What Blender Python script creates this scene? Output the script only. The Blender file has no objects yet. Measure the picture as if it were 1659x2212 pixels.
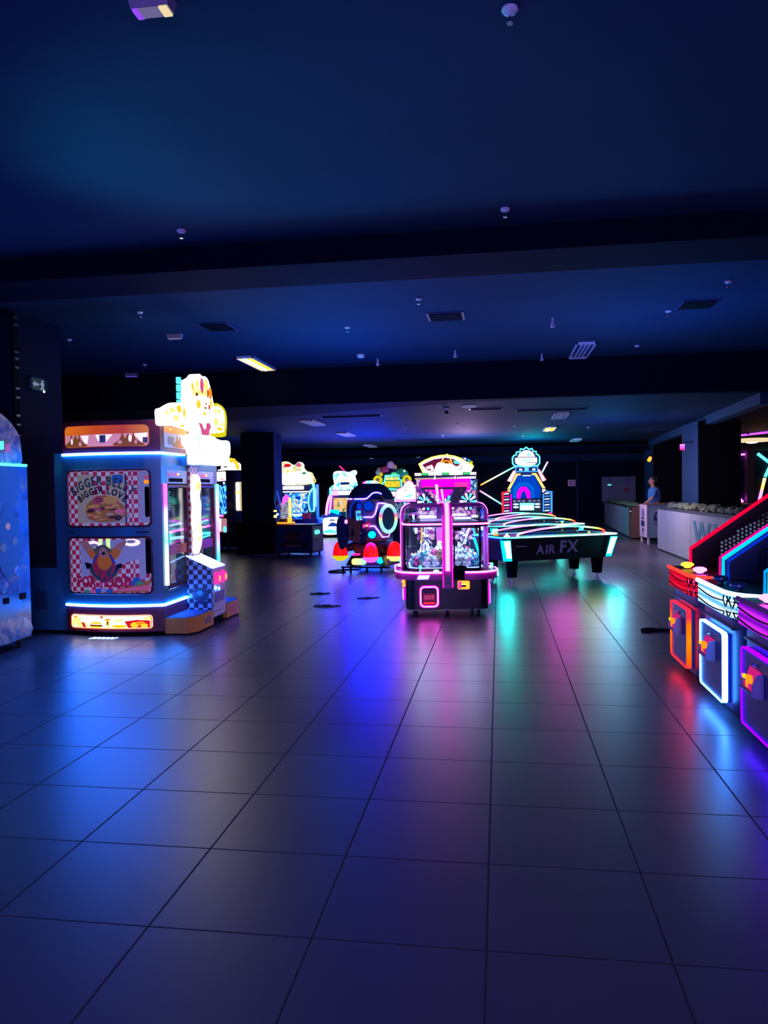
import bpy, bmesh, math, random
from mathutils import Matrix, Vector
random.seed(7)
SC = bpy.context.scene
COL = SC.collection
PI = math.pi

# ---------------------------------------------------------------- camera, world, lights, exposure
cam_data = bpy.data.cameras.new('camera')
cam = bpy.data.objects.new('camera', cam_data)
COL.objects.link(cam)
SC.camera = cam
cam_data.sensor_fit = 'HORIZONTAL'
cam_data.sensor_width = 36.0
cam_data.lens = 36.0 * 1660.0 / 1659.0
cam_data.clip_end = 200
YAW, PITCH, ROLL, EYE = 0.148637, -0.029744, 0.0159308, 1.551
rz = Matrix.Rotation(YAW, 3, 'Z') @ Matrix.Rotation(PITCH, 3, 'X') @ Matrix.Rotation(ROLL, 3, 'Y')
mw = rz @ Matrix(((1, 0, 0), (0, 0, -1), (0, 1, 0)))
cam.matrix_world = Matrix.Translation((0, 0, EYE)) @ mw.to_4x4()

SC.view_settings.view_transform = 'Standard'
SC.view_settings.look = 'None'
SC.view_settings.gamma = 1.0
SC.view_settings.exposure = 0.0
SC.view_settings.use_curve_mapping = False
SC.cycles.use_denoising = True
SC.cycles.max_bounces = 6
SC.cycles.diffuse_bounces = 2
SC.cycles.glossy_bounces = 3
SC.cycles.transparent_max_bounces = 12
SC.cycles.sample_clamp_indirect = 3.0

W = bpy.data.worlds.new('world'); SC.world = W
W.use_nodes = True
W.node_tree.nodes['Background'].inputs[0].default_value = (0.02, 0.05, 0.2, 1)
W.node_tree.nodes['Background'].inputs[1].default_value = 0.25

def lamp(name, kind, loc, color, energy, size=0.3, target=None, spot=None, size_y=None):
    d = bpy.data.lights.new(name, kind)
    d.color = color; d.energy = energy
    if kind == 'AREA':
        d.size = size
        if size_y: d.shape = 'RECTANGLE'; d.size_y = size_y
    else:
        d.shadow_soft_size = size
    if spot: d.spot_size = spot; d.spot_blend = 0.8
    o = bpy.data.objects.new(name, d); COL.objects.link(o)
    o.location = loc
    if target is not None:
        o.rotation_euler = (Vector(target) - Vector(loc)).to_track_quat('-Z', 'Y').to_euler()
    return o

# unseen lights added to colour ceiling, floor and counters; only bar_lamp has a fitting
lamp('violet_hall_fill', 'AREA', (0.5, -4.0, 1.9), (0.4, 0.26, 1.0), 330, 4.0, (0.5, 2.5, -1.6), size_y=1.2)  # added stand-in for lit machines behind the camera
lamp('blue_hall_fill', 'AREA', (-5.0, 1.5, 1.4), (0.0, 0.12, 1.0), 70, 2.5, (-2, 3, -0.5), size_y=1.2)  # added side fill in place of machines left of view
lamp('teal_ceiling_fill', 'SPOT', (-4.0, 4.9, 1.5), (0.0, 0.5, 0.7), 320, 0.3, (-1.5, 4.5, 3.6), spot=0.9)  # added spot for the teal patch on the near ceiling
lamp('blue_ceiling_fill', 'AREA', (-2.2, 10.2, 1.7), (0.0, 0.26, 1.0), 62, 0.8, (-2.2, 9.6, 3.6))  # added upward wash for the middle ceiling, no fitting here
lamp('indigo_ceiling_fill', 'AREA', (1.8, 9.8, 1.7), (0.0, 0.2, 1.0), 50, 0.8, (1.6, 9.5, 3.6))  # second added ceiling wash, right half
lamp('rocket_streak_fill', 'AREA', (-2.35, 13.95, 1.0), (0.0, 0.012, 1.0), 75, 0.8, (-1.2, 8.0, 0.2), size_y=0.9)  # added for the blue floor streak, the rocket's neon being too weak
lamp('food_streak_fill', 'AREA', (-4.15, 7.68, 1.15), (0.0, 0.13, 1.0), 30, 1.0, (-2.9, 2.0, 0.2), size_y=1.5)  # added to strengthen the floor streak of the food machine's strips
lamp('blue_room_fill', 'POINT', (-3.4, 20.5, 2.0), (0.0, 0.02, 1.0), 240, 0.4)  # added floating fill, blue over the far floor
lamp('azure_room_fill', 'POINT', (2.4, 17.5, 2.0), (0.0, 0.3, 1.0), 60, 0.4)  # added floating fill in front of the counters
lamp('teal_room_fill', 'POINT', (1.0, 23.6, 2.4), (0.0, 0.7, 0.85), 110, 0.4)  # added to tint the far ceiling teal
lamp('mauve_room_fill', 'POINT', (-0.9, 21.5, 2.1), (0.8, 0.5, 0.95), 230, 0.4)  # added to brighten the far ceiling in mauve
lamp('blue_streak_fill', 'AREA', (-4.6, 23.4, 1.3), (0.0, 0.06, 1.0), 150, 2.0, (-2.0, 10.0, 0.3), size_y=1.2)  # added blue streak light in front of the back machines
lamp('pink_streak_fill', 'AREA', (1.05, 12.95, 0.98), (1.0, 0.05, 0.75), 5, 0.45, (0.7, 6.0, 0.2), size_y=0.16)  # added above the table for a pink floor streak
lamp('green_streak_fill', 'AREA', (1.55, 13.2, 0.98), (0.5, 0.7, 0.1), 2.5, 0.35, (1.0, 6.0, 0.2), size_y=0.16)  # added likewise for a green floor streak
lamp('teal_streak_fill', 'AREA', (0.1, 12.05, 0.55), (0.0, 0.9, 0.85), 3.5, 0.14, (0.1, 6.0, 0.1), size_y=0.34)  # added floor streak light at the table's left corner
lamp('teal_streak_fill', 'AREA', (1.93, 13.05, 0.55), (0.0, 0.9, 0.85), 3.0, 0.12, (1.4, 6.0, 0.1), size_y=0.34)  # added floor streak light at the right corner
lamp('rose_counter_fill', 'AREA', (2.5, 20.6, 2.1), (1.0, 0.5, 0.7), 34, 0.8, (3.9, 21.0, 0.7))  # added to brighten the far counter and stand
lamp('cream_counter_fill', 'AREA', (2.3, 16.6, 2.0), (1.0, 0.72, 0.85), 40, 0.8, (3.75, 16.4, 0.6))  # added to brighten the near counter front
lamp('bar_lamp', 'POINT', (7.2, 22.5, 2.4), (1.0, 0.5, 0.3), 20, 0.3)

# ---------------------------------------------------------------- materials
MATS = {}
def nodes(name):
    m = bpy.data.materials.new(name); m.use_nodes = True
    nt = m.node_tree
    for n in list(nt.nodes): nt.nodes.remove(n)
    out = nt.nodes.new('ShaderNodeOutputMaterial')
    MATS[name] = m
    return m, nt, out
def pbr(name, col, rough=0.5, metal=0.0, noise=0.0, nscale=8.0, spec=0.5, coat=0.0):
    m, nt, out = nodes(name)
    b = nt.nodes.new('ShaderNodeBsdfPrincipled')
    b.inputs['Base Color'].default_value = (*col, 1)
    b.inputs['Roughness'].default_value = rough
    b.inputs['Metallic'].default_value = metal
    b.inputs['Specular IOR Level'].default_value = spec
    b.inputs['Coat Weight'].default_value = coat
    if noise:
        tc = nt.nodes.new('ShaderNodeTexCoord'); nz = nt.nodes.new('ShaderNodeTexNoise')
        nz.inputs['Scale'].default_value = nscale; nz.inputs['Detail'].default_value = 5
        nt.links.new(tc.outputs['Object'], nz.inputs['Vector'])
        mx = nt.nodes.new('ShaderNodeMix'); mx.data_type = 'RGBA'
        nt.links.new(nz.outputs['Fac'], mx.inputs['Factor'])
        mx.inputs['A'].default_value = (*[c * (1 - noise) for c in col], 1)
        mx.inputs['B'].default_value = (*[min(1, c * (1 + noise)) for c in col], 1)
        nt.links.new(mx.outputs['Result'], b.inputs['Base Color'])
    nt.links.new(b.outputs[0], out.inputs[0])
    return m
def em(name, col, s=1.0):
    m, nt, out = nodes(name)
    e = nt.nodes.new('ShaderNodeEmission')
    e.inputs[0].default_value = (*col, 1); e.inputs[1].default_value = s
    nt.links.new(e.outputs[0], out.inputs[0])
    return m
def ramp(nt, stops, const=False):
    r = nt.nodes.new('ShaderNodeValToRGB')
    r.color_ramp.interpolation = 'CONSTANT' if const else 'LINEAR'
    el = r.color_ramp.elements
    while len(el) < len(stops): el.new(0.5)
    for e, (p, c) in zip(el, stops): e.position = p; e.color = (*c, 1)
    return r
def grad(name, axis, lo, hi, stops, s):
    m, nt, out = nodes(name)
    tc = nt.nodes.new('ShaderNodeTexCoord'); sp = nt.nodes.new('ShaderNodeSeparateXYZ')
    nt.links.new(tc.outputs['Object'], sp.inputs[0])
    mr = nt.nodes.new('ShaderNodeMapRange'); mr.inputs['From Min'].default_value = lo; mr.inputs['From Max'].default_value = hi
    nt.links.new(sp.outputs['XYZ'.index(axis)], mr.inputs[0])
    r = ramp(nt, stops); nt.links.new(mr.outputs[0], r.inputs[0])
    e = nt.nodes.new('ShaderNodeEmission'); e.inputs[1].default_value = s
    nt.links.new(r.outputs[0], e.inputs[0]); nt.links.new(e.outputs[0], out.inputs[0])
    return m
def prn(name, stops, scale, s=None, rough=0.35, distort=1.0, const=True, seed=0.0, stretch=(1, 1, 1), voro=False):
    """a printed or displayed picture: patches of colour; s = brightness when it is backlit"""
    m, nt, out = nodes(name)
    tc = nt.nodes.new('ShaderNodeTexCoord'); mp = nt.nodes.new('ShaderNodeMapping')
    mp.inputs['Location'].default_value = (seed, seed * 1.7, seed * 0.6); mp.inputs['Scale'].default_value = stretch
    nt.links.new(tc.outputs['Object'], mp.inputs[0])
    if voro:
        nz = nt.nodes.new('ShaderNodeTexVoronoi'); nz.inputs['Scale'].default_value = scale
        nt.links.new(mp.outputs[0], nz.inputs['Vector'])
        sep = nt.nodes.new('ShaderNodeSeparateColor'); nt.links.new(nz.outputs['Color'], sep.inputs[0])
        fac = sep.outputs[0]
    else:
        nz = nt.nodes.new('ShaderNodeTexNoise'); nz.inputs['Scale'].default_value = scale
        nz.inputs['Detail'].default_value = 4; nz.inputs['Distortion'].default_value = distort
        nt.links.new(mp.outputs[0], nz.inputs['Vector']); fac = nz.outputs['Fac']
    r = ramp(nt, stops, const); nt.links.new(fac, r.inputs[0])
    if s is None:
        b = nt.nodes.new('ShaderNodeBsdfPrincipled'); b.inputs['Roughness'].default_value = rough
        nt.links.new(r.outputs[0], b.inputs['Base Color'])
    else:
        b = nt.nodes.new('ShaderNodeEmission'); b.inputs[1].default_value = s
        nt.links.new(r.outputs[0], b.inputs[0])
    nt.links.new(b.outputs[0], out.inputs[0])
    return m
def checks(name, c1, c2, size, rough=0.4, s=0.0):
    m, nt, out = nodes(name)
    tc = nt.nodes.new('ShaderNodeTexCoord'); ck = nt.nodes.new('ShaderNodeTexChecker')
    mp = nt.nodes.new('ShaderNodeMapping'); mp.inputs['Location'].default_value = (0.013, 0.013, 0.013)
    nt.links.new(tc.outputs['Object'], mp.inputs[0]); nt.links.new(mp.outputs[0], ck.inputs['Vector'])
    ck.inputs['Scale'].default_value = 1.0 / size
    ck.inputs['Color1'].default_value = (*c1, 1); ck.inputs['Color2'].default_value = (*c2, 1)
    b = nt.nodes.new('ShaderNodeBsdfPrincipled'); b.inputs['Roughness'].default_value = rough
    nt.links.new(ck.outputs['Color'], b.inputs['Base Color'])
    if s:
        nt.links.new(ck.outputs['Color'], b.inputs['Emission Color']); b.inputs['Emission Strength'].default_value = s
    nt.links.new(b.outputs[0], out.inputs[0])
    return m
def lit(name, col, s, rough=0.4):
    """translucent backlit print: a coloured surface with a lamp behind it"""
    m, nt, out = nodes(name)
    b = nt.nodes.new('ShaderNodeBsdfPrincipled'); b.inputs['Base Color'].default_value = (*col, 1)
    b.inputs['Roughness'].default_value = rough
    b.inputs['Emission Color'].default_value = (*col, 1); b.inputs['Emission Strength'].default_value = s
    nt.links.new(b.outputs[0], out.inputs[0])
    return m
def glassy(name, tint, clear=0.9, rough=0.05):
    m, nt, out = nodes(name)
    t = nt.nodes.new('ShaderNodeBsdfTransparent'); t.inputs[0].default_value = (*tint, 1)
    g = nt.nodes.new('ShaderNodeBsdfGlossy'); g.inputs['Roughness'].default_value = rough
    lw = nt.nodes.new('ShaderNodeLayerWeight'); lw.inputs[0].default_value = 0.2
    mr = nt.nodes.new('ShaderNodeMapRange'); mr.inputs['To Min'].default_value = 1 - clear; mr.inputs['To Max'].default_value = 0.7
    nt.links.new(lw.outputs['Fresnel'], mr.inputs[0])
    mx = nt.nodes.new('ShaderNodeMixShader')
    nt.links.new(mr.outputs[0], mx.inputs[0]); nt.links.new(t.outputs[0], mx.inputs[1]); nt.links.new(g.outputs[0], mx.inputs[2])
    nt.links.new(mx.outputs[0], out.inputs[0])
    return m

# floor tiles: 60 cm grey stoneware with dark joints
def floor_material():
    m, nt, out = nodes('floor_tiles')
    tc = nt.nodes.new('ShaderNodeTexCoord'); mp = nt.nodes.new('ShaderNodeMapping')
    mp.inputs['Location'].default_value = (0.0581, -2.5474 + 6, 0)
    nt.links.new(tc.outputs['Object'], mp.inputs[0])
    br = nt.nodes.new('ShaderNodeTexBrick')
    br.offset = 0.0; br.inputs['Scale'].default_value = 1.0
    br.inputs['Brick Width'].default_value = 0.6; br.inputs['Row Height'].default_value = 0.6
    br.inputs['Mortar Size'].default_value = 0.0045; br.inputs['Mortar Smooth'].default_value = 0.15; br.inputs['Bias'].default_value = 0
    br.inputs['Color1'].default_value = (0.078, 0.075, 0.1, 1); br.inputs['Color2'].default_value = (0.1, 0.097, 0.13, 1)
    br.inputs['Mortar'].default_value = (0.012, 0.012, 0.014, 1)
    nt.links.new(mp.outputs[0], br.inputs['Vector'])
    nz = nt.nodes.new('ShaderNodeTexNoise'); nz.inputs['Scale'].default_value = 1.4; nz.inputs['Detail'].default_value = 2
    nt.links.new(tc.outputs['Object'], nz.inputs['Vector'])
    mx = nt.nodes.new('ShaderNodeMix'); mx.data_type = 'RGBA'; mx.blend_type = 'MULTIPLY'; mx.inputs['Factor'].default_value = 0.3
    r = ramp(nt, [(0.0, (0.3, 0.3, 0.3)), (1.0, (1.6, 1.6, 1.6))]); nt.links.new(nz.outputs['Fac'], r.inputs[0])
    nt.links.new(br.outputs['Color'], mx.inputs['A']); nt.links.new(r.outputs[0], mx.inputs['B'])
    b = nt.nodes.new('ShaderNodeBsdfPrincipled')
    nt.links.new(mx.outputs['Result'], b.inputs['Base Color'])
    b.inputs['Specular IOR Level'].default_value = 1.0
    ad = nt.nodes.new('ShaderNodeMath'); ad.operation = 'MAXIMUM'; ad.inputs[0].default_value = 0.33
    nt.links.new(br.outputs['Fac'], ad.inputs[1])
    nt.links.new(ad.outputs[0], b.inputs['Roughness'])
    bp = nt.nodes.new('ShaderNodeBump'); bp.inputs['Strength'].default_value = 0.35; bp.inputs['Distance'].default_value = 0.004
    iv = nt.nodes.new('ShaderNodeMath'); iv.operation = 'SUBTRACT'; iv.inputs[0].default_value = 1.0
    nt.links.new(br.outputs['Fac'], iv.inputs[1]); nt.links.new(iv.outputs[0], bp.inputs['Height'])
    nt.links.new(bp.outputs[0], b.inputs['Normal'])
    nt.links.new(b.outputs[0], out.inputs[0])
floor_material()
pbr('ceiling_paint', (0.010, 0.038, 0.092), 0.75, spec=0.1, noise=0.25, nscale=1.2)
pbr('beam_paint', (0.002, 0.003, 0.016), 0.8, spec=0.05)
pbr('wall_paint', (0.005, 0.008, 0.03), 0.7, spec=0.1, noise=0.3, nscale=2)
pbr('pillar_paint', (0.003, 0.008, 0.035), 0.7, spec=0.08)
pbr('soffit_paint', (0.015, 0.05, 0.12), 0.7, spec=0.1)
pbr('black', (0.008, 0.008, 0.012), 0.35)
pbr('matt_black', (0.003, 0.003, 0.008), 0.8, spec=0.1)
pbr('rubber', (0.012, 0.012, 0.014), 0.7)
pbr('navy', (0.01, 0.022, 0.09), 0.4)
pbr('matt_navy', (0.012, 0.04, 0.15), 0.85, spec=0.1)
pbr('deep_blue', (0.012, 0.03, 0.16), 0.35)
pbr('chrome', (0.75, 0.78, 0.85), 0.15, 1.0)
pbr('steel', (0.4, 0.42, 0.46), 0.35, 1.0)
pbr('white_plastic', (0.75, 0.75, 0.78), 0.4)
pbr('pale_fitting', (0.7, 0.68, 0.85), 0.4)
pbr('machine_blue', (0.04, 0.2, 0.3), 0.32, 0.2, noise=0.12, nscale=3)
pbr('maroon', (0.16, 0.012, 0.035), 0.35)
pbr('orange_wood', (0.85, 0.36, 0.06), 0.55, noise=0.2, nscale=20)
pbr('blue_mat', (0.03, 0.09, 0.35), 0.7)
pbr('grey_purple', (0.25, 0.22, 0.36), 0.4)
pbr('pink_plastic', (0.55, 0.04, 0.4), 0.35)
pbr('purple_shell', (0.4, 0.2, 0.3), 0.5)
pbr('red_plastic', (0.8, 0.01, 0.015), 0.4)
pbr('skin', (0.55, 0.27, 0.2), 0.6)
pbr('hair', (0.012, 0.009, 0.01), 0.6)
pbr('blue_shirt', (0.05, 0.24, 0.62), 0.8)
pbr('dark_trousers', (0.02, 0.02, 0.04), 0.8)
pbr('counter_panel', (0.38, 0.36, 0.42), 0.7, noise=0.22, nscale=5)
pbr('counter_cap', (0.05, 0.05, 0.06), 0.6)
pbr('brown_wood', (0.2, 0.1, 0.08), 0.6, noise=0.3, nscale=9)
pbr('tan_box', (0.4, 0.3, 0.18), 0.7)
pbr('hedge_green', (0.2, 0.24, 0.15), 0.9, noise=0.45, nscale=14)
pbr('teal_letter', (0.06, 0.22, 0.3), 0.6)
pbr('beige_panel', (0.42, 0.32, 0.28), 0.5, noise=0.2, nscale=10)
pbr('dark_print', (0.02, 0.012, 0.03), 0.5)
pbr('letter_grey', (0.3, 0.27, 0.42), 0.5)
pbr('board_white', (0.28, 0.27, 0.42), 0.6, noise=0.1)
pbr('board_red', (0.5, 0.08, 0.14), 0.6)
pbr('violet_print', (0.2, 0.14, 0.4), 0.6)
glassy('clear_glass', (0.92, 0.96, 1.0), 0.95)
glassy('smoke_glass', (0.35, 0.4, 0.5), 0.9)
checks('red_checks', (0.5, 0.02, 0.08), (0.62, 0.6, 0.72), 0.05, s=0.25)
checks('blue_checks', (0.3, 0.42, 0.75), (0.02, 0.012, 0.05), 0.055)
checks('maroon_checks', (0.3, 0.02, 0.06), (0.5, 0.45, 0.55), 0.045, s=0.1)
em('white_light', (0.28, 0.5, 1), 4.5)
em('cool_light', (0.03, 0.2, 1), 45)
em('teal_white', (0.07, 1.0, 0.9), 16)
em('pink_light', (1.0, 0.06, 0.85), 12)
em('pink_glow', (1.0, 0.02, 0.72), 1.3)
em('magenta_glow', (0.9, 0.0, 0.75), 1.6)
em('arch_magenta', (0.9, 0.0, 0.7), 7)
em('cyan_light', (0.12, 0.95, 0.95), 3.2)
em('cyan_glow', (0.0, 0.7, 0.85), 1.6)
em('teal_light', (0.08, 1.0, 0.7), 2.6)
em('green_light', (0.05, 1.0, 0.4), 2.4)
em('red_light', (1.0, 0.012, 0.03), 2.2)
em('orange_light', (1.0, 0.24, 0.02), 3)
em('violet_light', (0.35, 0.05, 1.0), 3)
em('blue_light', (0.03, 0.18, 1.0), 2.5)
em('sky_light', (0.05, 0.6, 1.0), 3)
em('rosy_light', (1.0, 0.02, 0.25), 2)
em('yellow_light', (1.0, 0.75, 0.1), 3.5)
em('warm_white', (1.0, 0.9, 0.66), 4)
em('sign_white', (1.0, 0.88, 0.75), 2.4)
em('sign_cream', (1.0, 0.82, 0.25), 1.15)
em('sign_yellow', (1.0, 0.72, 0.03), 1.0)
em('sign_orange', (1.0, 0.3, 0.02), 1.0)
em('sign_red', (0.8, 0.01, 0.03), 0.9)
em('sign_pink', (0.9, 0.12, 0.35), 0.8)
em('sign_brown', (0.3, 0.09, 0.01), 0.7)
em('sign_green', (0.05, 0.55, 0.2), 0.5)
em('sign_aqua', (0.1, 0.8, 0.75), 1.2)
em('lens_blue', (0.0, 0.05, 0.9), 0.7)
em('led_green', (0.05, 0.8, 0.25), 1.0)
em('yellow_disc', (0.85, 0.75, 0.01), 0.9)
em('lamp_yellow', (1.0, 0.62, 0.04), 2.2)
em('lamp_white', (1.0, 0.9, 0.6), 4)
em('window_amber', (0.8, 0.68, 0.35), 0.8)

# ---------------------------------------------------------------- shape helpers
def rr(x0, x1, z0, z1, r=0.02, n=5):
    """outline of a rounded rectangle"""
    out = []
    for cx, cz, a in ((x1 - r, z0 + r, -90), (x1 - r, z1 - r, 0), (x0 + r, z1 - r, 90), (x0 + r, z0 + r, 180)):
        for k in range(n + 1):
            t = math.radians(a + 90 * k / n); out.append((cx + r * math.cos(t), cz + r * math.sin(t)))
    return out
def ell(cx, cz, rx, rz, n=20, a0=0, a1=360):
    full = abs(a1 - a0) >= 360
    m = n if full else n + 1
    return [(cx + rx * math.cos(math.radians(a0 + (a1 - a0) * k / n)), cz + rz * math.sin(math.radians(a0 + (a1 - a0) * k / n))) for k in range(m)]
def smooth(pts, n=4, closed=True):
    """a flowing outline through the points"""
    L = len(pts); out = []
    for i in range(L if closed else L - 1):
        g = lambda k: pts[(i + k) % L] if closed else pts[max(0, min(L - 1, i + k))]
        p0, p1, p2, p3 = g(-1), g(0), g(1), g(2)
        for k in range(n):
            t = k / n
            out.append(tuple(0.5 * (2 * b + (c - a) * t + (2 * a - 5 * b + 4 * c - d) * t * t + (3 * b - a - 3 * c + d) * t ** 3) for a, b, c, d in zip(p0, p1, p2, p3)))
    if not closed: out.append(tuple(pts[-1]))
    return out
def star(cx, cz, r0, r1, n, a=90):
    return [(cx + (r0 if k % 2 else r1) * math.cos(math.radians(a + 180 * k / n)), cz + (r0 if k % 2 else r1) * math.sin(math.radians(a + 180 * k / n))) for k in range(2 * n)]
def ring(outer, inner):
    return outer + [outer[0], inner[0]] + inner[:0:-1]

def flip_poly(pts):
    a = sum(p[0] * q[1] - q[0] * p[1] for p, q in zip(pts, pts[1:] + pts[:1]))
    return pts[::-1] if a < 0 else pts

GLYPH = {}
def glyph(ch, ext):
    if (ch, ext) not in GLYPH:
        c = bpy.data.curves.new('glyph', 'FONT'); c.body = ch; c.extrude = ext; c.resolution_u = 2; c.offset = 0.03
        o = bpy.data.objects.new('glyph', c); COL.objects.link(o)
        dg = bpy.context.evaluated_depsgraph_get(); dg.update()
        me = bpy.data.meshes.new_from_object(o.evaluated_get(dg))
        w = max([v.co.x for v in me.vertices], default=0.3)
        COL.objects.unlink(o); bpy.data.objects.remove(o)
        GLYPH[(ch, ext)] = (me, w)
    return GLYPH[(ch, ext)]

class Mesh:
    def __init__(self): self.bm = bmesh.new(); self.mats = []; self.cur = 0
    def mat(self, name):
        if name not in self.mats: self.mats.append(name)
        self.cur = self.mats.index(name)
    def face(self, vs):
        try:
            f = self.bm.faces.new(vs); f.material_index = self.cur; return f
        except ValueError:
            return None
    def hexa(self, lo, hi):
        v = [self.bm.verts.new(p) for p in lo + hi]; n = len(lo)
        self.face(v[:n][::-1]); self.face(v[n:])
        for i in range(n): self.face([v[i], v[(i + 1) % n], v[n + (i + 1) % n], v[n + i]])
        return v
    def b(self, x0, x1, y0, y1, z0, z1, bev=0):
        if bev:
            tmp = bmesh.new(); bmesh.ops.create_cube(tmp, size=1)
            for v in tmp.verts: v.co = Vector(((x0 + x1) / 2 + v.co.x * (x1 - x0), (y0 + y1) / 2 + v.co.y * (y1 - y0), (z0 + z1) / 2 + v.co.z * (z1 - z0)))
            bmesh.ops.bevel(tmp, geom=tmp.edges[:], offset=bev, segments=2, affect='EDGES', profile=0.6)
            self.join(tmp); return
        self.hexa([(x0, y0, z0), (x1, y0, z0), (x1, y1, z0), (x0, y1, z0)], [(x0, y0, z1), (x1, y0, z1), (x1, y1, z1), (x0, y1, z1)])
    def join(self, tmp):
        mp = {v: self.bm.verts.new(v.co) for v in tmp.verts}
        for f in tmp.faces: self.face([mp[v] for v in f.verts])
        tmp.free()
    def f(self, xb0, xb1, yb0, yb1, zb, xt0, xt1, yt0, yt1, zt):
        self.hexa([(xb0, yb0, zb), (xb1, yb0, zb), (xb1, yb1, zb), (xb0, yb1, zb)], [(xt0, yt0, zt), (xt1, yt0, zt), (xt1, yt1, zt), (xt0, yt1, zt)])
    def p(self, plane, pts, lo, hi):
        pts = flip_poly([tuple(q) for q in pts])
        if plane == 'xz': g = lambda a, b, h: (a, h, b)
        elif plane == 'yz': g = lambda a, b, h: (h, a, b)
        else: g = lambda a, b, h: (a, b, h)
        self.hexa([g(a, b, lo) for a, b in pts], [g(a, b, hi) for a, b in pts])
    def t(self, pts, r, closed=False, seg=8):
        P = [Vector(q) for q in pts]; n = len(P); rings = []
        prev = None
        for i in range(n):
            a = P[i - 1] if (i > 0 or closed) else P[i]
            c = P[(i + 1) % n] if (i < n - 1 or closed) else P[i]
            d = (c - a).normalized() if (c - a).length > 1e-9 else Vector((0, 0, 1))
            if prev is None: u = d.orthogonal().normalized()
            else:
                u = prev - d * prev.dot(d)
                u = u.normalized() if u.length > 1e-6 else d.orthogonal().normalized()
            prev = u; w = d.cross(u)
            k = 1.0
            if (i > 0 or closed) and (i < n - 1 or closed):
                d1 = (P[i] - a).normalized(); d2 = (c - P[i]).normalized()
                cs = max(0.35, math.sqrt(max(0, (1 + d1.dot(d2)) / 2))); k = 1 / cs
                k = min(k, 1.45)
            rings.append([self.bm.verts.new(P[i] + (u * math.cos(2 * PI * j / seg) + w * math.sin(2 * PI * j / seg)) * r * (k if k < 1.1 else (1 + k) / 2)) for j in range(seg)])
        m = n if closed else n - 1
        for i in range(m):
            A, B = rings[i], rings[(i + 1) % n]
            sh = 0
            if closed and i == n - 1:
                sh = min(range(seg), key=lambda s: (A[0].co - B[s].co).length)
            for j in range(seg): self.face([A[j], A[(j + 1) % seg], B[(j + 1 + sh) % seg], B[(j + sh) % seg]])
        if not closed: self.face(rings[0][::-1]); self.face(rings[-1])
    def c(self, p0, p1, r0, r1=None, seg=16):
        r1 = r0 if r1 is None else r1
        p0, p1 = Vector(p0), Vector(p1); d = (p1 - p0).normalized(); u = d.orthogonal().normalized(); w = d.cross(u)
        g = lambda p, r: [tuple(p + (u * math.cos(2 * PI * j / seg) + w * math.sin(2 * PI * j / seg)) * r) for j in range(seg)]
        self.hexa(g(p0, max(r0, 1e-4)), g(p1, max(r1, 1e-4)))
    def l(self, prof, c=(0, 0, 0), seg=24, sx=1, sy=1):
        rings = [[self.bm.verts.new((c[0] + sx * r * math.cos(2 * PI * j / seg), c[1] + sy * r * math.sin(2 * PI * j / seg), c[2] + z)) for j in range(seg)] for r, z in prof]
        for A, B in zip(rings, rings[1:]):
            for j in range(seg): self.face([A[j], A[(j + 1) % seg], B[(j + 1) % seg], B[j]])
        self.face(rings[0][::-1]); self.face(rings[-1])
    def s(self, cx, cy, cz, rx, ry=None, rz=None, seg=14):
        ry = rx if ry is None else ry; rz = rx if rz is None else rz
        n = max(5, seg // 2)
        prof = [(max(1e-3, math.cos(-PI / 2 + PI * k / n)), math.sin(-PI / 2 + PI * k / n)) for k in range(n + 1)]
        self.l([(a, z * rz) for a, z in prof], (cx, cy, cz), seg, rx, ry)
    def txt(self, body, size, cx, cz, y, arc=0.0, wide=1.0, ext=0.12, face='-y', lean=0.0, fit=None):
        """lettering centred on (cx, cz), standing on a surface that faces -y (or +x, -x); arc > 0 bends it over"""
        gl = [(ch, glyph(ch, ext)) for ch in body]
        if fit: wide = fit / (size * sum(0.3 if ch == ' ' else w + 0.1 for ch, (me, w) in gl))
        adv = []; x = 0
        for ch, (me, w) in gl:
            a = (0.3 if ch == ' ' else w + 0.1) * size * wide
            adv.append((x, a)); x += a
        tot = x
        for (ch, (me, w)), (x0, a) in zip(gl, adv):
            if ch == ' ': continue
            mid = x0 + a / 2 - tot / 2
            if arc: th = -mid / arc; bx, bz = arc * math.sin(-th), arc * (math.cos(th) - 1)
            else: th = lean; bx, bz = mid, 0
            vm = []
            for v in me.vertices:
                u = (v.co.x - w / 2) * size * wide; q = (v.co.y) * size
                U = bx + u * math.cos(th) - q * math.sin(th); Q = bz + u * math.sin(th) + q * math.cos(th)
                h = v.co.z * size * 0.12
                if face == '-y': vm.append((cx + U, y - h, cz + Q))
                elif face == '+x': vm.append((y + h, cx + U, cz + Q))
                else: vm.append((y - h, cx - U, cz + Q))
            vs = [self.bm.verts.new(q) for q in vm]
            for f in me.polygons: self.face([vs[i] for i in f.vertices])
    def perf(self, cells, size, r, h):
        """perforated sheet in the xz plane at y = h: one round hole per cell centre"""
        for cx, cz in cells:
            o = [self.bm.verts.new((cx + size * 0.5 * a, h, cz + size * 0.5 * b)) for a, b in ((1, 0), (1, 1), (0, 1), (-1, 1), (-1, 0), (-1, -1), (0, -1), (1, -1))]
            i = [self.bm.verts.new((cx + r * math.cos(PI * k / 4), h, cz + r * math.sin(PI * k / 4))) for k in range(8)]
            for k in range(8): self.face([o[k], o[(k + 1) % 8], i[(k + 1) % 8], i[k]])

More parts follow.
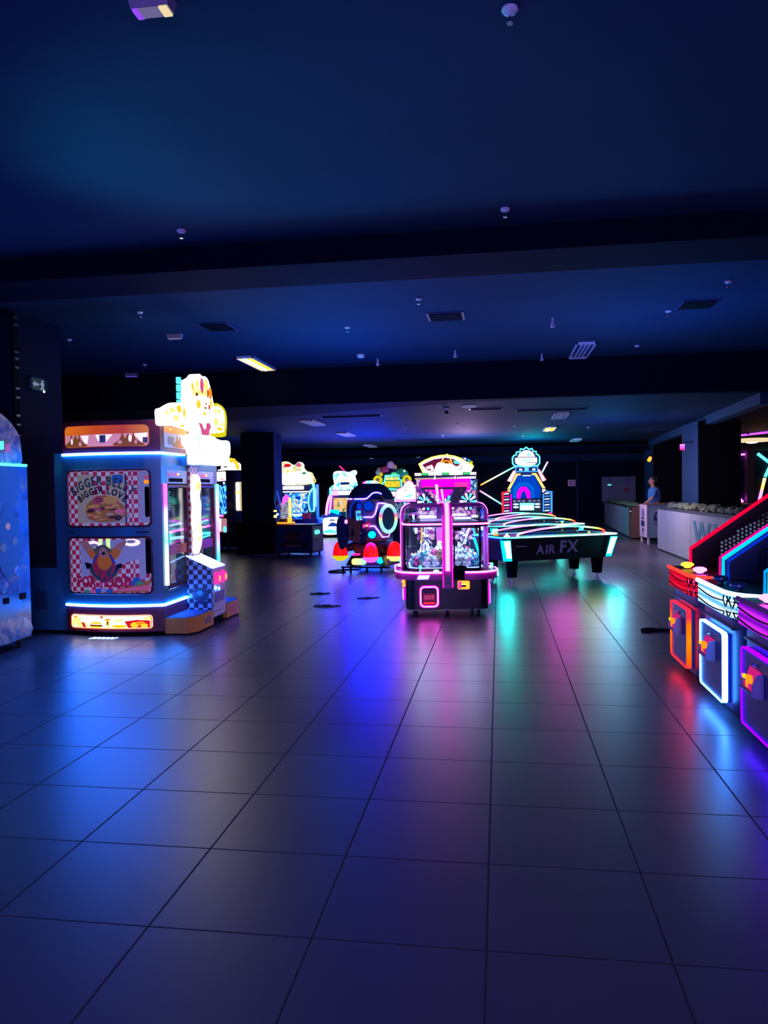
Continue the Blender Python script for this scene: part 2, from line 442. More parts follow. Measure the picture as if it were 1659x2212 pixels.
def mk(name, mat, shapes, parent=None, warp=None, cuts=None, flat=False, **props):
    M = Mesh(); M.mat(mat)
    for s in shapes:
        kw = {}
        s = list(s)
        if isinstance(s[-1], dict):
            kw = dict(s.pop())
        M.mat(kw.pop('m', mat))
        getattr(M, s[0])(*s[1:], **kw)
    bm = M.bm
    if cuts:
        for co, no in cuts:
            bmesh.ops.bisect_plane(bm, geom=bm.verts[:] + bm.edges[:] + bm.faces[:], plane_co=co, plane_no=no)
    if warp:
        for v in bm.verts: v.co = Vector(warp(v.co))
    me = bpy.data.meshes.new(name)
    bmesh.ops.recalc_face_normals(bm, faces=bm.faces[:])
    bm.to_mesh(me); bm.free()
    for k in M.mats: me.materials.append(MATS[k])
    if not flat:
        me.polygons.foreach_set('use_smooth', [True] * len(me.polygons))
        me.set_sharp_from_angle(angle=math.radians(35))
    o = bpy.data.objects.new(name, me); COL.objects.link(o)
    if parent is not None: o.parent = parent
    for k, v in props.items(): o[k] = v
    return o
def thing(name, label, cat, loc=(0, 0, 0), rz=0.0, group=None):
    o = bpy.data.objects.new(name, None); COL.objects.link(o)
    o.empty_display_size = 0.2
    o.location = loc; o.rotation_euler = (0, 0, math.radians(rz))
    o['label'] = label; o['category'] = cat
    if group: o['group'] = group
    return o
def tag(o, label, cat, group=None, loc=None, rz=None):
    o['label'] = label; o['category'] = cat
    if group: o['group'] = group
    if loc is not None: o.location = loc
    if rz is not None: o.rotation_euler = (0, 0, math.radians(rz))
    return o
def clone(root, loc, rz=None, label=None):
    r = root.copy(); COL.objects.link(r); r.location = loc
    if rz is not None: r.rotation_euler = (0, 0, math.radians(rz))
    if label: r['label'] = label
    for ch in list(root.children):
        c = ch.copy(); COL.objects.link(c); c.parent = r
        for g in list(ch.children):
            d = g.copy(); COL.objects.link(d); d.parent = c
    return r
def struct(name, mat, shapes):
    o = mk(name, mat, shapes); o['kind'] = 'structure'; return o

# ---------------------------------------------------------------- the hall
ZN, ZF = 3.6, 3.0            # ceiling near and far
struct('floor', 'floor_tiles', [('b', -16, 12, -6, 34.2, -0.1, 0)])
struct('ceiling_near', 'ceiling_paint', [('b', -16, 12, -6, 6.4, ZN, ZN + 0.1)])
struct('ceiling_middle', 'ceiling_paint', [('b', -16, 12, 6.4, 12.8, ZN, ZN + 0.1)])
struct('ceiling_far', 'ceiling_paint', [('p', 'xy', [(-16, 12.9), (12, 12.9), (12, 26.3), (-16, 26.3)], ZF, ZF + 0.1)])
struct('ceiling_back', 'ceiling_paint', [('b', -16, 12, 26.3, 34.2, 2.93, ZF + 0.1)])
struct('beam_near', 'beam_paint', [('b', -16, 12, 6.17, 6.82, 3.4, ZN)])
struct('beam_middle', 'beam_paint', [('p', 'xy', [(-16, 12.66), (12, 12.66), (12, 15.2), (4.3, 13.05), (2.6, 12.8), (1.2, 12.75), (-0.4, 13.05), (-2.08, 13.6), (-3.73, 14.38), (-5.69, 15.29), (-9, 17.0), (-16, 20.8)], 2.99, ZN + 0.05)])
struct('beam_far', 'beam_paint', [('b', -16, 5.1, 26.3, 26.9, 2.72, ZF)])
struct('trim_back', 'soffit_paint', [('b', -16, 6.2, 33.7, 33.99, 2.62, 2.93)])
struct('wall_back', 'wall_paint', [('b', -16, 12, 34, 34.2, 0, 3.1)])
struct('wall_left', 'wall_paint', [('b', -16.2, -16, -6, 34.2, 0, 3.7)])
struct('wall_right', 'wall_paint', [('b', 12, 12.2, -6, 34.2, 0, 3.7)])
struct('soffit_beam', 'soffit_paint', [('p', 'xy', [(4.15, 13.1), (4.35, 13.1), (5.2, 28.5), (5.0, 28.5)], 2.82, ZF)])
struct('ceiling_right', 'beam_paint', [('p', 'xy', [(4.36, 13.2), (12, 13.2), (12, 33.55), (5.5, 33.55), (5.21, 28.5)], 2.88, 2.98)])
# columns
struct('column_left', 'pillar_paint', [('b', -6.4, -5.3, 7.78, 8.8, 0, ZN)])
struct('column_middle', 'pillar_paint', [('b', -6.35, -5.5, 18.45, 19.15, 0, ZF), ('b', -6.45, -5.4, 18.35, 19.25, 0, 0.78, {'m': 'matt_black'})])
struct('column_right', 'matt_black', [('b', 4.24, 5.1, 17.3, 18.75, 0, 2.9), ('b', 4.225, 4.24, 17.3, 18.75, 0, 2.9, {'m': 'soffit_paint'})])  # lighter sheet on the left face paints in the light falling there
struct('column_counter', 'matt_black', [('b', 4.96, 6.0, 26, 27.4, 0, 2.9), ('b', 4.945, 4.96, 26, 27.4, 0, 2.9, {'m': 'soffit_paint'})])  # left face again painted lighter, as the lit side
struct('column_bar', 'brown_wood', [('b', 10.05, 10.35, 33.3, 33.6, 0, 2.9)])
struct('door_back', 'pillar_paint', [('b', 3.4, 4.25, 33.93, 34, 0, 2.2), ('b', 3.3, 3.38, 33.9, 34, 0, 2.6, {'m': 'soffit_paint'})])

# trunking and chain strip on the left column's edge
cd = thing('cable_trunking', 'black cable trunking running up the near edge of the left column', 'trunking', (-5.285, 7.86, 0))
mk('channel', 'matt_black', [('b', 0, 0.02, -0.05, 0.05, 2.0, 3.55)], cd)
for z in (2.2, 2.32, 2.42, 2.62, 2.72, 2.95, 3.05, 3.12, 3.42, 3.5): mk('clip', 'steel', [('b', 0.02, 0.03, -0.035, 0.035, z, z + 0.02)], cd)
# exit sign on the left column
ex = thing('exit_sign', 'small green exit sign with running man and arrow on left column', 'sign', (-5.3, 8.29, 2.83), 90)
lit('exit_green', (0.01, 0.06, 0.05), 0.3); lit('exit_white', (0.5, 0.62, 0.7), 0.25)
mk('plate', 'exit_green', [('p', 'xz', rr(-0.16, 0.16, -0.075, 0.075, 0.005), -0.02, 0)], ex)
mk('frame', 'soffit_paint', [('b', -0.165, 0.165, -0.028, -0.005, 0.066, 0.08), ('b', -0.165, 0.165, -0.028, -0.005, -0.08, -0.066), ('b', -0.165, -0.14, -0.028, -0.005, -0.08, 0.08), ('b', 0.14, 0.165, -0.028, -0.005, -0.08, 0.08)], ex)
mk('arrow', 'exit_white', [('p', 'xz', [(-0.115, 0), (-0.07, 0.035), (-0.07, 0.013), (0.0, 0.013), (0.0, -0.013), (-0.07, -0.013), (-0.07, -0.035)], -0.026, -0.02)], ex)
mk('pictogram', 'exit_white', [('p', 'xz', ell(0.075, 0.047, 0.014, 0.014, 12), -0.026, -0.02), ('p', 'xz', [(0.05, 0.03), (0.09, 0.03), (0.105, -0.005), (0.095, -0.01), (0.082, 0.015), (0.082, -0.02), (0.11, -0.055), (0.095, -0.062), (0.065, -0.028), (0.05, -0.058), (0.03, -0.055), (0.03, -0.045), (0.045, -0.045), (0.055, -0.015), (0.055, 0.015), (0.04, 0.0), (0.03, 0.008)], -0.026, -0.02)], ex)
mk('indicator_lamp', 'warm_white', [('s', 0.09, -0.03, -0.073, 0.012)], ex)

# ---------------------------------------------------------------- ceiling fittings
em('violet_panel', (0.35, 0.08, 1.0), 0.9); em('lilac_panel', (0.4, 0.36, 0.8), 0.35); em('amber_panel', (1.0, 0.8, 0.45), 0.9)
em('faint_lilac', (0.45, 0.4, 0.9), 0.3); em('faint_blue', (0.12, 0.1, 0.9), 0.6)
def emergency(name, label, loc, rz, w, dim):
    t = thing(name, label, 'lamp', loc, rz)
    mk('housing', 'grey_purple', [('f', -w / 2 * 0.9, w / 2 * 0.9, -0.035, 0.035, -0.05, -w / 2, w / 2, -0.045, 0.045, 0)], t)
    k = 'faint_blue' if dim == 'blue' else 'faint_lilac' if dim else 'lilac_panel'
    mk('diffuser', k, [('b', -w * 0.42, w * 0.42, -0.03, 0.03, -0.058, -0.05)] + ([] if dim else [('b', -w * 0.42, -w * 0.27, -0.031, 0.031, -0.06, -0.05, {'m': 'violet_panel'}), ('b', w * 0.22, w * 0.42, -0.031, 0.031, -0.06, -0.05, {'m': 'amber_panel'})]), t)
    return t
emergency('emergency_light', 'lit emergency light on the near ceiling, nearest of the ceiling lamps', (-1.4, 3.08, ZN), 0, 0.18, 0)
emergency('emergency_light', 'pale lilac emergency light under the middle ceiling, beside a dark vent', (-4.14, 9.54, ZN), 0, 0.2, 1)
emergency('emergency_light', 'dim blue emergency light on middle ceiling, left of the topper', (-6.2, 12.45, ZN), 0, 0.22, 'blue')
def fixture(label, loc, state, ln=1.28, w=0.28):
    t = thing('ceiling_light', label, 'ceiling light', loc, 0)
    em_m = {'yellow': 'lamp_yellow', 'off': 'pale_fitting'}[state]
    mk('housing', 'pale_fitting', [('b', -w / 2, -w / 2 + 0.02, -ln / 2, ln / 2, -0.035, 0), ('b', w / 2 - 0.02, w / 2, -ln / 2, ln / 2, -0.035, 0), ('b', -w / 2, w / 2, -ln / 2, -ln / 2 + 0.02, -0.035, 0), ('b', -w / 2, w / 2, ln / 2 - 0.02, ln / 2, -0.035, 0)], t)
    if state == 'yellow':
        mk('reflector', 'lamp_yellow', [('b', -w / 2 + 0.02, w / 2 - 0.02, -ln / 2 + 0.02, ln / 2 - 0.02, -0.012, 0)], t)
        mk('tube', 'lamp_white', [('c', (-0.03, -ln / 2 + 0.06, -0.025), (-0.03, ln / 2 - 0.06, -0.025), 0.022)], t)
    else:
        mk('reflector', 'deep_blue', [('b', -w / 2 + 0.02, w / 2 - 0.02, -ln / 2 + 0.02, ln / 2 - 0.02, -0.008, 0)], t)
        for k in (-0.055, 0.0, 0.055):
            mk('louvre', 'pale_fitting', [('b', k - 0.009, k + 0.009, -ln / 2 + 0.02, ln / 2 - 0.02, -0.034, -0.008)], t)
    return t
fixture('yellow-lit fluorescent light on the middle ceiling, above the food machine', (-3.8, 11.92, ZN), 'yellow')
fixture('unlit white louvred fluorescent light on the middle ceiling', (1.26, 11.95, ZN), 'off')
fixture('unlit louvred light on far ceiling right behind the middle beam, left row', (-3.9, 16.0, ZF), 'off')
fixture('unlit louvred light on far ceiling, second in the left row behind the middle beam', (-3.9, 19.6, ZF), 'off')
fixture('unlit louvred light on far ceiling in front of the small yellow-lit one', (1.25, 15.98, ZF), 'off')
fixture('small yellow-lit light on the far ceiling above the space game', (1.27, 19.57, ZF), 'yellow')
fixture('unlit louvred light close to the far beam, above the space game', (2.4, 24.7, ZF), 'off')
fixture('unlit louvred light close to the far beam, above the blue racing game', (-4.2, 25.2, ZF), 'off')
def vent(name, label, loc, w, d, m='matt_black'):
    t = thing(name, label, 'vent', loc)
    mk('frame', 'deep_blue', [('b', -w / 2 - 0.03, w / 2 + 0.03, -d / 2 - 0.03, d / 2 + 0.03, -0.012, 0)], t)
    mk('grille', m, [('b', -w / 2, w / 2, -d / 2 + d * k / 6 + 0.006, -d / 2 + d * (k + 1) / 6 - 0.006, -0.022, -0.012) for k in range(6)], t)
vent('ceiling_vent', 'dark square ceiling vent above the food machine', (-3.42, 9.18, ZN), 0.32, 0.38)
vent('ceiling_vent', 'dark square ceiling vent in the centre of the middle ceiling', (-0.6, 9.23, ZN), 0.38, 0.36)
vent('ceiling_vent', 'dark square ceiling vent near the right edge of the middle ceiling', (2.26, 9.23, ZN), 0.36, 0.36)
vent('slot_vent', 'long dark slot vent on far ceiling above the columns at left', (-2.85, 14.9, ZF), 1.15, 0.1)
vent('slot_vent', 'long dark slot vent on far ceiling, right of the dome camera', (1.0, 14.75, ZF), 1.3, 0.1)
vent('slot_vent', 'short dark slot vent on far ceiling beside the dome camera', (-0.22, 14.25, ZF), 0.55, 0.08)
vent('slot_vent', 'long dark slot vent on the far ceiling, farther above the pink wheel game', (-2.0, 22.5, ZF), 2.0, 0.12)
vent('slot_vent', 'long dark slot vent on the middle ceiling behind the food machine topper', (-5.95, 13.0 - 0.5, ZN), 1.3, 0.08)
spr = None
spots = [(0.07, 3.4, ZN), (-2.43, 5.77, ZN), (0.07, 5.79, ZN), (-3.99, 8.25, ZN), (-0.83, 8.31, ZN), (-1.86, 9.57, ZN), (2.0, 9.52, ZN), (2.32, 8.27, ZN), (2.03, 11.77, ZN), (-5.6, 9.51, ZN), (-5.56, 11.62, ZN), (-0.9, 17.5, ZF), (0.4, 18.5, ZF), (-2.2, 18.2, ZF), (2.2, 19.5, ZF), (-1.5, 21, ZF), (0.7, 22, ZF)]
for q in spots:
    if spr is None:
        spr = thing('ceiling_sprinkler', 'small pale sprinkler head dotted over the dark ceiling', 'sprinkler', q, 0, 'sprinkler heads on the ceiling')
        mk('rosette', 'pale_fitting', [('l', [(0.034, 0), (0.036, -0.01), (0.026, -0.022), (0.014, -0.026)])], spr)
        mk('nozzle', 'chrome', [('c', (0, 0, -0.02), (0, 0, -0.06), 0.006), ('l', [(0.014, -0.066), (0.017, -0.062), (0.004, -0.058)])], spr)
    else: clone(spr, q)
drop = None
for q in [(0.67, 9.6, ZN), (-0.62, 11.55, ZN), (0.68, 12.15, ZN), (-1.86, 12.0, ZN)]:
    if drop is None:
        drop = thing('pendent_sprinkler', 'long pendent sprinkler hanging like a small spike from middle ceiling', 'sprinkler', q, 0, 'pendent sprinklers on the middle ceiling')
        mk('drop_pipe', 'pale_fitting', [('l', [(0.012, 0), (0.014, -0.05), (0.024, -0.075), (0.03, -0.1), (0.012, -0.11)])], drop)
        mk('deflector', 'chrome', [('l', [(0.03, -0.118), (0.032, -0.112), (0.006, -0.108)])], drop)
    else: clone(drop, q)
sm = thing('smoke_detector', 'round white smoke detector on middle ceiling near the middle beam', 'smoke detector', (-2.05, 11.57, ZN))
mk('dome', 'white_plastic', [('l', [(0.06, 0), (0.062, -0.025), (0.04, -0.05), (0.012, -0.055)])], sm)
cm = thing('dome_camera', 'white dome security camera on the far ceiling behind the middle beam', 'camera', (-0.92, 14.02, ZF))
mk('base', 'white_plastic', [('l', [(0.055, 0), (0.058, -0.04), (0.045, -0.05)])], cm)
mk('eye', 'black', [('s', 0, -0.02, -0.07, 0.042)], cm)
dl = thing('round_ceiling_lamp', 'flat round pale lamp on the far ceiling beside the dome camera', 'lamp', (-0.5, 13.7, ZF))
mk('disc', 'faint_lilac', [('l', [(0.13, 0), (0.14, -0.02), (0.1, -0.035), (0.02, -0.038)])], dl)
for x, lab in ((-5.55, 'small dim downlight strip over the left half of back wall'), (-3.47, 'small dim downlight under the back wall trim, near the wheel game')):
    tag(mk('downlight', 'faint_lilac', [('l', [(0.09, 0), (0.1, -0.02), (0.05, -0.03)])]), lab, 'lamp', loc=(x, 33.6, 2.93))

# ---------------------------------------------------------------- neon tubes on the back wall
def neon(label, p0, p1, mat, r=0.03, y=33.9, name='neon_tube'):
    t = thing(name, label, 'neon tube', ((p0[0] + p1[0]) / 2, y, (p0[1] + p1[1]) / 2))
    c = t.location; a = (p0[0] - c.x, 0, p0[1] - c.z); b = (p1[0] - c.x, 0, p1[1] - c.z)
    mk('tube', mat, [('c', a, b, r)], t)
    mk('bracket', 'black', [('b', -0.02, 0.02, 0, 33.985 - y, -0.02, 0.02)], t)
    mk('cap', 'black', [('c', Vector(a) * 1.0, Vector(a) * 1.04, r * 1.2)], t); mk('cap', 'black', [('c', Vector(b) * 1.0, Vector(b) * 1.04, r * 1.2)], t)
    return t
grad('neon_orange_green', 'X', -0.75, 0.75, [(0, (1, 0.25, 0.02)), (0.25, (1, 0.7, 0.3)), (0.55, (0.8, 0.9, 0.7)), (0.8, (0.2, 0.95, 0.7)), (1, (0.15, 0.9, 0.75))], 2.2)
grad('neon_pink_cyan', 'X', -0.5, 0.5, [(0, (1, 0.2, 0.75)), (0.35, (0.9, 0.6, 0.9)), (0.65, (0.3, 0.9, 0.9)), (1, (0.1, 0.8, 0.9))], 2.4)
grad('neon_cyan_pink', 'Z', -0.36, 0.36, [(0, (0.1, 0.85, 0.95)), (0.4, (0.5, 0.9, 0.95)), (0.7, (0.95, 0.5, 0.9)), (1, (0.9, 0.3, 0.9))], 2.4)
neon('neon tube on back wall rising from orange to green towards the space game', (-0.79, 1.66), (0.7, 2.44), 'neon_orange_green')
neon('neon tube on back wall falling from pink to cyan towards the space game', (-0.83, 1.42), (0.14, 0.8), 'neon_pink_cyan')
neon('neon tube on back wall, cyan below and pink above, right of the space game', (2.18, 2.77), (1.8, 2.06), 'neon_cyan_pink')
neon('pink neon tube on back wall above the blue racing game', (-7.2, 2.76), (-6.8, 2.36), 'rosy_light')
neon('red and pink neon tube on back wall left of the dark middle column', (-11.5, 2.86), (-11.75, 2.5), 'rosy_light')
neon('short green neon tube beside the right hand blue column', (7.81, 1.31), (7.68, 1.0), 'teal_light', 0.055)
neon('short pink neon tube above the counter at far right', (9.88, 1.0), (10.06, 0.78), 'pink_light', 0.045)
neon('teal neon tube at the right edge, upper arm of the large zigzag', (10.63, 2.79), (11.15, 2.36), 'teal_light', 0.06)
neon('green to white neon tube at the right edge, under the teal arm', (11.15, 2.3), (10.93, 1.80), 'teal_light', 0.06)
grad('neon_yellow_pink', 'Z', -0.46, 0.46, [(0, (1, 0.2, 0.85)), (0.35, (1, 0.25, 0.5)), (0.55, (1, 0.35, 0.05)), (1, (1, 0.8, 0.3))], 2.6)
neon('yellow to pink neon tube at the right edge, lowest of the zigzag', (10.92, 1.76), (10.71, 0.84), 'neon_yellow_pink', 0.06)
tag(mk('neon_tube', 'violet_light', [('c', (-0.3, 1.0, 0), (0.35, -1.0, 0), 0.025), ('b', -0.03, 0.03, -0.03, 0.03, 0.0, 0.034, {'m': 'black'})]), 'violet neon tube under the right hand ceiling, beside the warm lamp', 'neon tube', loc=(6.55, 21.6, 2.845))
neon('pink neon tube under the right hand ceiling, above the zigzag', (9.6, 2.74), (10.5, 2.77), 'pink_light', 0.035)
wl = thing('bar_lamp_shade', 'warm glowing round ceiling lamp over the bar at far right', 'lamp', (7.5, 24.4, 2.88))
mk('shade', 'amber_panel', [('l', [(0.5, 0), (0.55, -0.05), (0.48, -0.09), (0.3, -0.1)])], wl)
mk('bulb', 'warm_white', [('s', 0, 0, -0.11, 0.16, 0.16, 0.03)], wl)
pl = thing('wall_lamp', 'small banded pink and violet lantern hanging by the right hand blue column', 'lamp', (4.02, 17.8, 2.37))
mk('hook', 'black', [('c', (0.2, 0, 0.11), (0, 0, 0.11), 0.01), ('c', (0, 0, 0.11), (0, 0, 0.06), 0.008), ('c', (0.195, 0, 0.16), (0.195, 0, 0.06), 0.02)], pl)
mk('shade', 'pink_light', [('l', [(0.05, 0.04), (0.05, 0.06)]), ('l', [(0.05, -0.02), (0.05, 0.03)], {'m': 'violet_light'}), ('l', [(0.05, -0.06), (0.05, -0.025)], {'m': 'rosy_light'})], pl)
ol = thing('spot_lamp', 'small orange spotlight on the blue column behind the person', 'lamp', (4.86, 25.9, 2.43))
mk('bracket', 'black', [('b', -0.02, 0.08, 0, 0.1, 0.0, 0.09)], ol)
mk('lens', 'orange_light', [('c', (0, 0, 0), (-0.06, -0.1, -0.09), 0.05, 0.06)], ol)

# notices and boards on the walls
def board(name, label, cat, x0, x1, z0, z1, mats, extra=(), y=33.9):
    t = thing(name, label, cat, ((x0 + x1) / 2, y, z0))
    w = (x1 - x0) / 2; h = z1 - z0
    mk('panel', mats, [('p', 'xz', rr(-w, w, 0, h, 0.01), -0.03, 0.06)], t)
    for nm, m, x, z, dx, dz in extra:
        mk(nm, m, [('b', x - dx, x + dx, -0.04, -0.03, z - dz, z + dz)], t)
    return t
em('exit_lamp_green', (0.1, 1.0, 0.6), 2.0)
board('notice_board', 'large pale violet notice board behind the far counter', 'board', 4.36, 5.75, 0.85, 1.92, 'board_white', [('poster', 'board_red', 0.33, 0.5, 0.11, 0.11), ('notice', 'violet_print', -0.35, 0.93, 0.08, 0.1), ('notice', 'violet_print', 0.35, 0.93, 0.09, 0.1), ('notice', 'counter_panel', 0.1, 0.62, 0.1, 0.03), ('notice', 'grey_purple', 0.32, 0.75, 0.12, 0.05), ('indicator_lamp', 'exit_lamp_green', -0.38, 0.73, 0.07, 0.02)])
lit('notice_lit', (0.35, 0.16, 0.42), 0.25); lit('notice_line', (0.6, 0.05, 0.15), 0.3); lit('screen_pale', (0.8, 0.5, 0.6), 0.55)
board('wall_notice', 'small violet notice with stripes on the back wall right of space game', 'notice', 2.95, 3.26, 1.55, 1.82, 'notice_lit', [('print', 'violet_print', 0, 0.2, 0.13, 0.02), ('print', 'violet_print', 0, 0.12, 0.13, 0.015), ('print', 'violet_print', 0.02, 0.05, 0.11, 0.015)])
board('wall_screen', 'small lit screen with red lettering on dark wall behind the person', 'screen', 6.85, 7.35, 1.42, 1.76, 'screen_pale', [('print', 'notice_line', -0.04, 0.2, 0.13, 0.025), ('print', 'notice_line', 0.06, 0.235, 0.06, 0.015), ('print', 'board_red', 0, 0.04, 0.22, 0.03), ('print', 'violet_print', 0, 0.12, 0.17, 0.012), ('print', 'notice_line', 0, 0.3, 0.2, 0.012)])

# ---------------------------------------------------------------- the food ring-toss machine
HW, HD = 0.57, 0.83
def bulge(v):
    k = 0.10 * max(0.0, 1 - (v.x / HW) ** 2) * min(1.0, abs(v.y) / HD) ** 3
    return (v.x, v.y + (k if v.y > 0 else -k), v.z)
CUT = [((x, 0, 0), (1, 0, 0)) for x in [-0.5 + 0.1 * k for k in range(11)]]
def side(name, mat, shapes, parent, **kw): return mk(name, mat, shapes, parent, warp=bulge, cuts=CUT, **kw)
Y0 = -HD
food = thing('food_arcade_machine', 'large blue food themed arcade machine with red checked panels and glowing topper', 'arcade machine', (-4.17, 8.68, 0))
side('plinth', 'matt_black', [('b', -0.52, 0.52, -0.78, 0.78, 0.0, 0.06)], food)
side('base_band', 'maroon', [('b', -HW, HW, -HD, HD, 0.05, 0.325)], food)
side('body', 'machine_blue', [('b', -HW, 0.40, -HD, HD, 0.325, 1.97), ('b', 0.40, HW, -HD, -0.71, 0.325, 1.97), ('b', 0.40, HW, 0.71, HD, 0.325, 1.97), ('b', 0.40, HW, -0.71, 0.71, 0.325, 0.47), ('b', 0.40, HW, -0.71, 0.71, 1.80, 1.97), ('b', 0.40, HW, -0.13, 0.13, 0.47, 1.80)], food)
side('top_band', 'maroon', [('b', -HW, HW, -HD, HD, 1.99, 2.335)], food)
ry = lambda x0, x1: [(x0 + (x1 - x0) * k / 16, Y0 - 0.008) for k in range(17)]
def strip(z, yend):
    return [('t', [(x, y, z) for x, y in ry(-HW, HW)] + [(HW + 0.01, Y0 + 0.01, z), (HW + 0.012, yend, z)], 0.014)]
side('light_strip', 'cool_light', strip(0.335, -0.22), food)
side('light_strip', 'cool_light', strip(1.98, -0.22), food)
side('light_strip', 'cool_light', [('t', [(HW + 0.012, 0.22, 0.335), (HW + 0.012, HD, 0.335)], 0.014)], food)
# lower light box with food pictures
lb = side('light_box', 'lamp_white', [('p', 'xz', rr(-0.5, 0.45, 0.085, 0.232, 0.035), Y0 - 0.012, Y0)], food)
side('picture', 'sign_cream', [
    ('p', 'xz', rr(-0.5, 0.45, 0.085, 0.232, 0.035), Y0 - 0.0125, Y0 - 0.012, {'m': 'sign_orange'}),
    ('p', 'xz', rr(-0.488, 0.436, 0.094, 0.224, 0.03), Y0 - 0.013, Y0 - 0.0125, {'m': 'sign_white'}),
    ('p', 'xz', [(-0.44, 0.15), (-0.30, 0.165), (-0.27, 0.096), (-0.40, 0.096)], Y0 - 0.014, Y0 - 0.013, {'m': 'sign_cream'}),
    ('p', 'xz', [(-0.36, 0.157), (-0.325, 0.16), (-0.295, 0.096), (-0.33, 0.096)], Y0 - 0.015, Y0 - 0.014, {'m': 'sign_red'}),
    ('p', 'xz', ell(-0.40, 0.18, 0.045, 0.03, 14), Y0 - 0.015, Y0 - 0.014), ('p', 'xz', ell(-0.33, 0.172, 0.04, 0.022, 14), Y0 - 0.0155, Y0 - 0.015, {'m': 'sign_white'}),
    ('p', 'xz', ell(-0.46, 0.15, 0.025, 0.05, 14), Y0 - 0.014, Y0 - 0.013), ('p', 'xz', ell(-0.43, 0.205, 0.03, 0.014, 12), Y0 - 0.014, Y0 - 0.013, {'m': 'sign_orange'}),
    ('p', 'xz', ell(-0.17, 0.135, 0.07, 0.028, 16, 0, 180), Y0 - 0.014, Y0 - 0.013, {'m': 'sign_yellow'}), ('p', 'xz', rr(-0.25, -0.09, 0.112, 0.13, 0.008), Y0 - 0.015, Y0 - 0.013, {'m': 'sign_brown'}), ('p', 'xz', rr(-0.24, -0.10, 0.096, 0.112, 0.008), Y0 - 0.014, Y0 - 0.013, {'m': 'sign_yellow'}),
    ('p', 'xz', [(-0.06, 0.185), (0.0, 0.185), (-0.012, 0.1), (-0.05, 0.1)], Y0 - 0.014, Y0 - 0.013, {'m': 'sign_cream'}), ('p', 'xz', ell(-0.03, 0.187, 0.034, 0.01, 12), Y0 - 0.0145, Y0 - 0.013, {'m': 'sign_orange'}), ('p', 'xz', rr(-0.04, -0.02, 0.13, 0.17, 0.008), Y0 - 0.015, Y0 - 0.013, {'m': 'sign_brown'}),
    ('p', 'xz', ell(-0.1, 0.212, 0.016, 0.012, 10), Y0 - 0.014, Y0 - 0.013, {'m': 'sign_red'}),
    ('p', 'xz', ell(0.1, 0.115, 0.09, 0.018, 16), Y0 - 0.014, Y0 - 0.013, {'m': 'sign_yellow'}), ('p', 'xz', ell(0.09, 0.178, 0.055, 0.013, 14), Y0 - 0.014, Y0 - 0.013, {'m': 'sign_cream'}),
    ('p', 'xz', [(0.16, 0.17), (0.30, 0.185), (0.43, 0.175), (0.43, 0.1), (0.2, 0.098)], Y0 - 0.014, Y0 - 0.013, {'m': 'sign_red'}),
    ('p', 'xz', ell(0.27, 0.13, 0.045, 0.03, 14), Y0 - 0.015, Y0 - 0.014, {'m': 'sign_yellow'}), ('p', 'xz', ell(0.33, 0.15, 0.05, 0.02, 14), Y0 - 0.0155, Y0 - 0.015, {'m': 'sign_orange'}), ('p', 'xz', ell(0.37, 0.122, 0.04, 0.022, 14), Y0 - 0.016, Y0 - 0.015, {'m': 'sign_yellow'}), ('p', 'xz', ell(0.4, 0.198, 0.04, 0.018, 12), Y0 - 0.014, Y0 - 0.013)], lb)
# upper window with tent picture
lit('tent_orange', (0.9, 0.2, 0.03), 0.75); lit('tent_pink', (0.9, 0.35, 0.45), 0.55); lit('tent_white', (1, 0.9, 0.95), 0.9); lit('splash_brown', (0.3, 0.09, 0.02), 0.5)
grad('tent_grad', 'X', -0.5, 0.5, [(0, (1.0, 0.22, 0.02)), (0.4, (0.75, 0.09, 0.03)), (0.7, (0.6, 0.07, 0.08)), (1, (0.9, 0.3, 0.12))], 0.7)
uw = side('upper_window', 'tent_grad', [('p', 'xz', rr(-0.52, 0.46, 2.055, 2.285, 0.05), Y0 - 0.008, Y0)], food)
splash = lambda cx, s: smooth([(cx - 0.14 * s, 2.065), (cx - 0.08 * s, 2.13), (cx - 0.055 * s, 2.2), (cx - 0.03 * s, 2.14), (cx, 2.19), (cx + 0.03 * s, 2.14), (cx + 0.05 * s, 2.21), (cx + 0.07 * s, 2.13), (cx + 0.15 * s, 2.065)], 3)
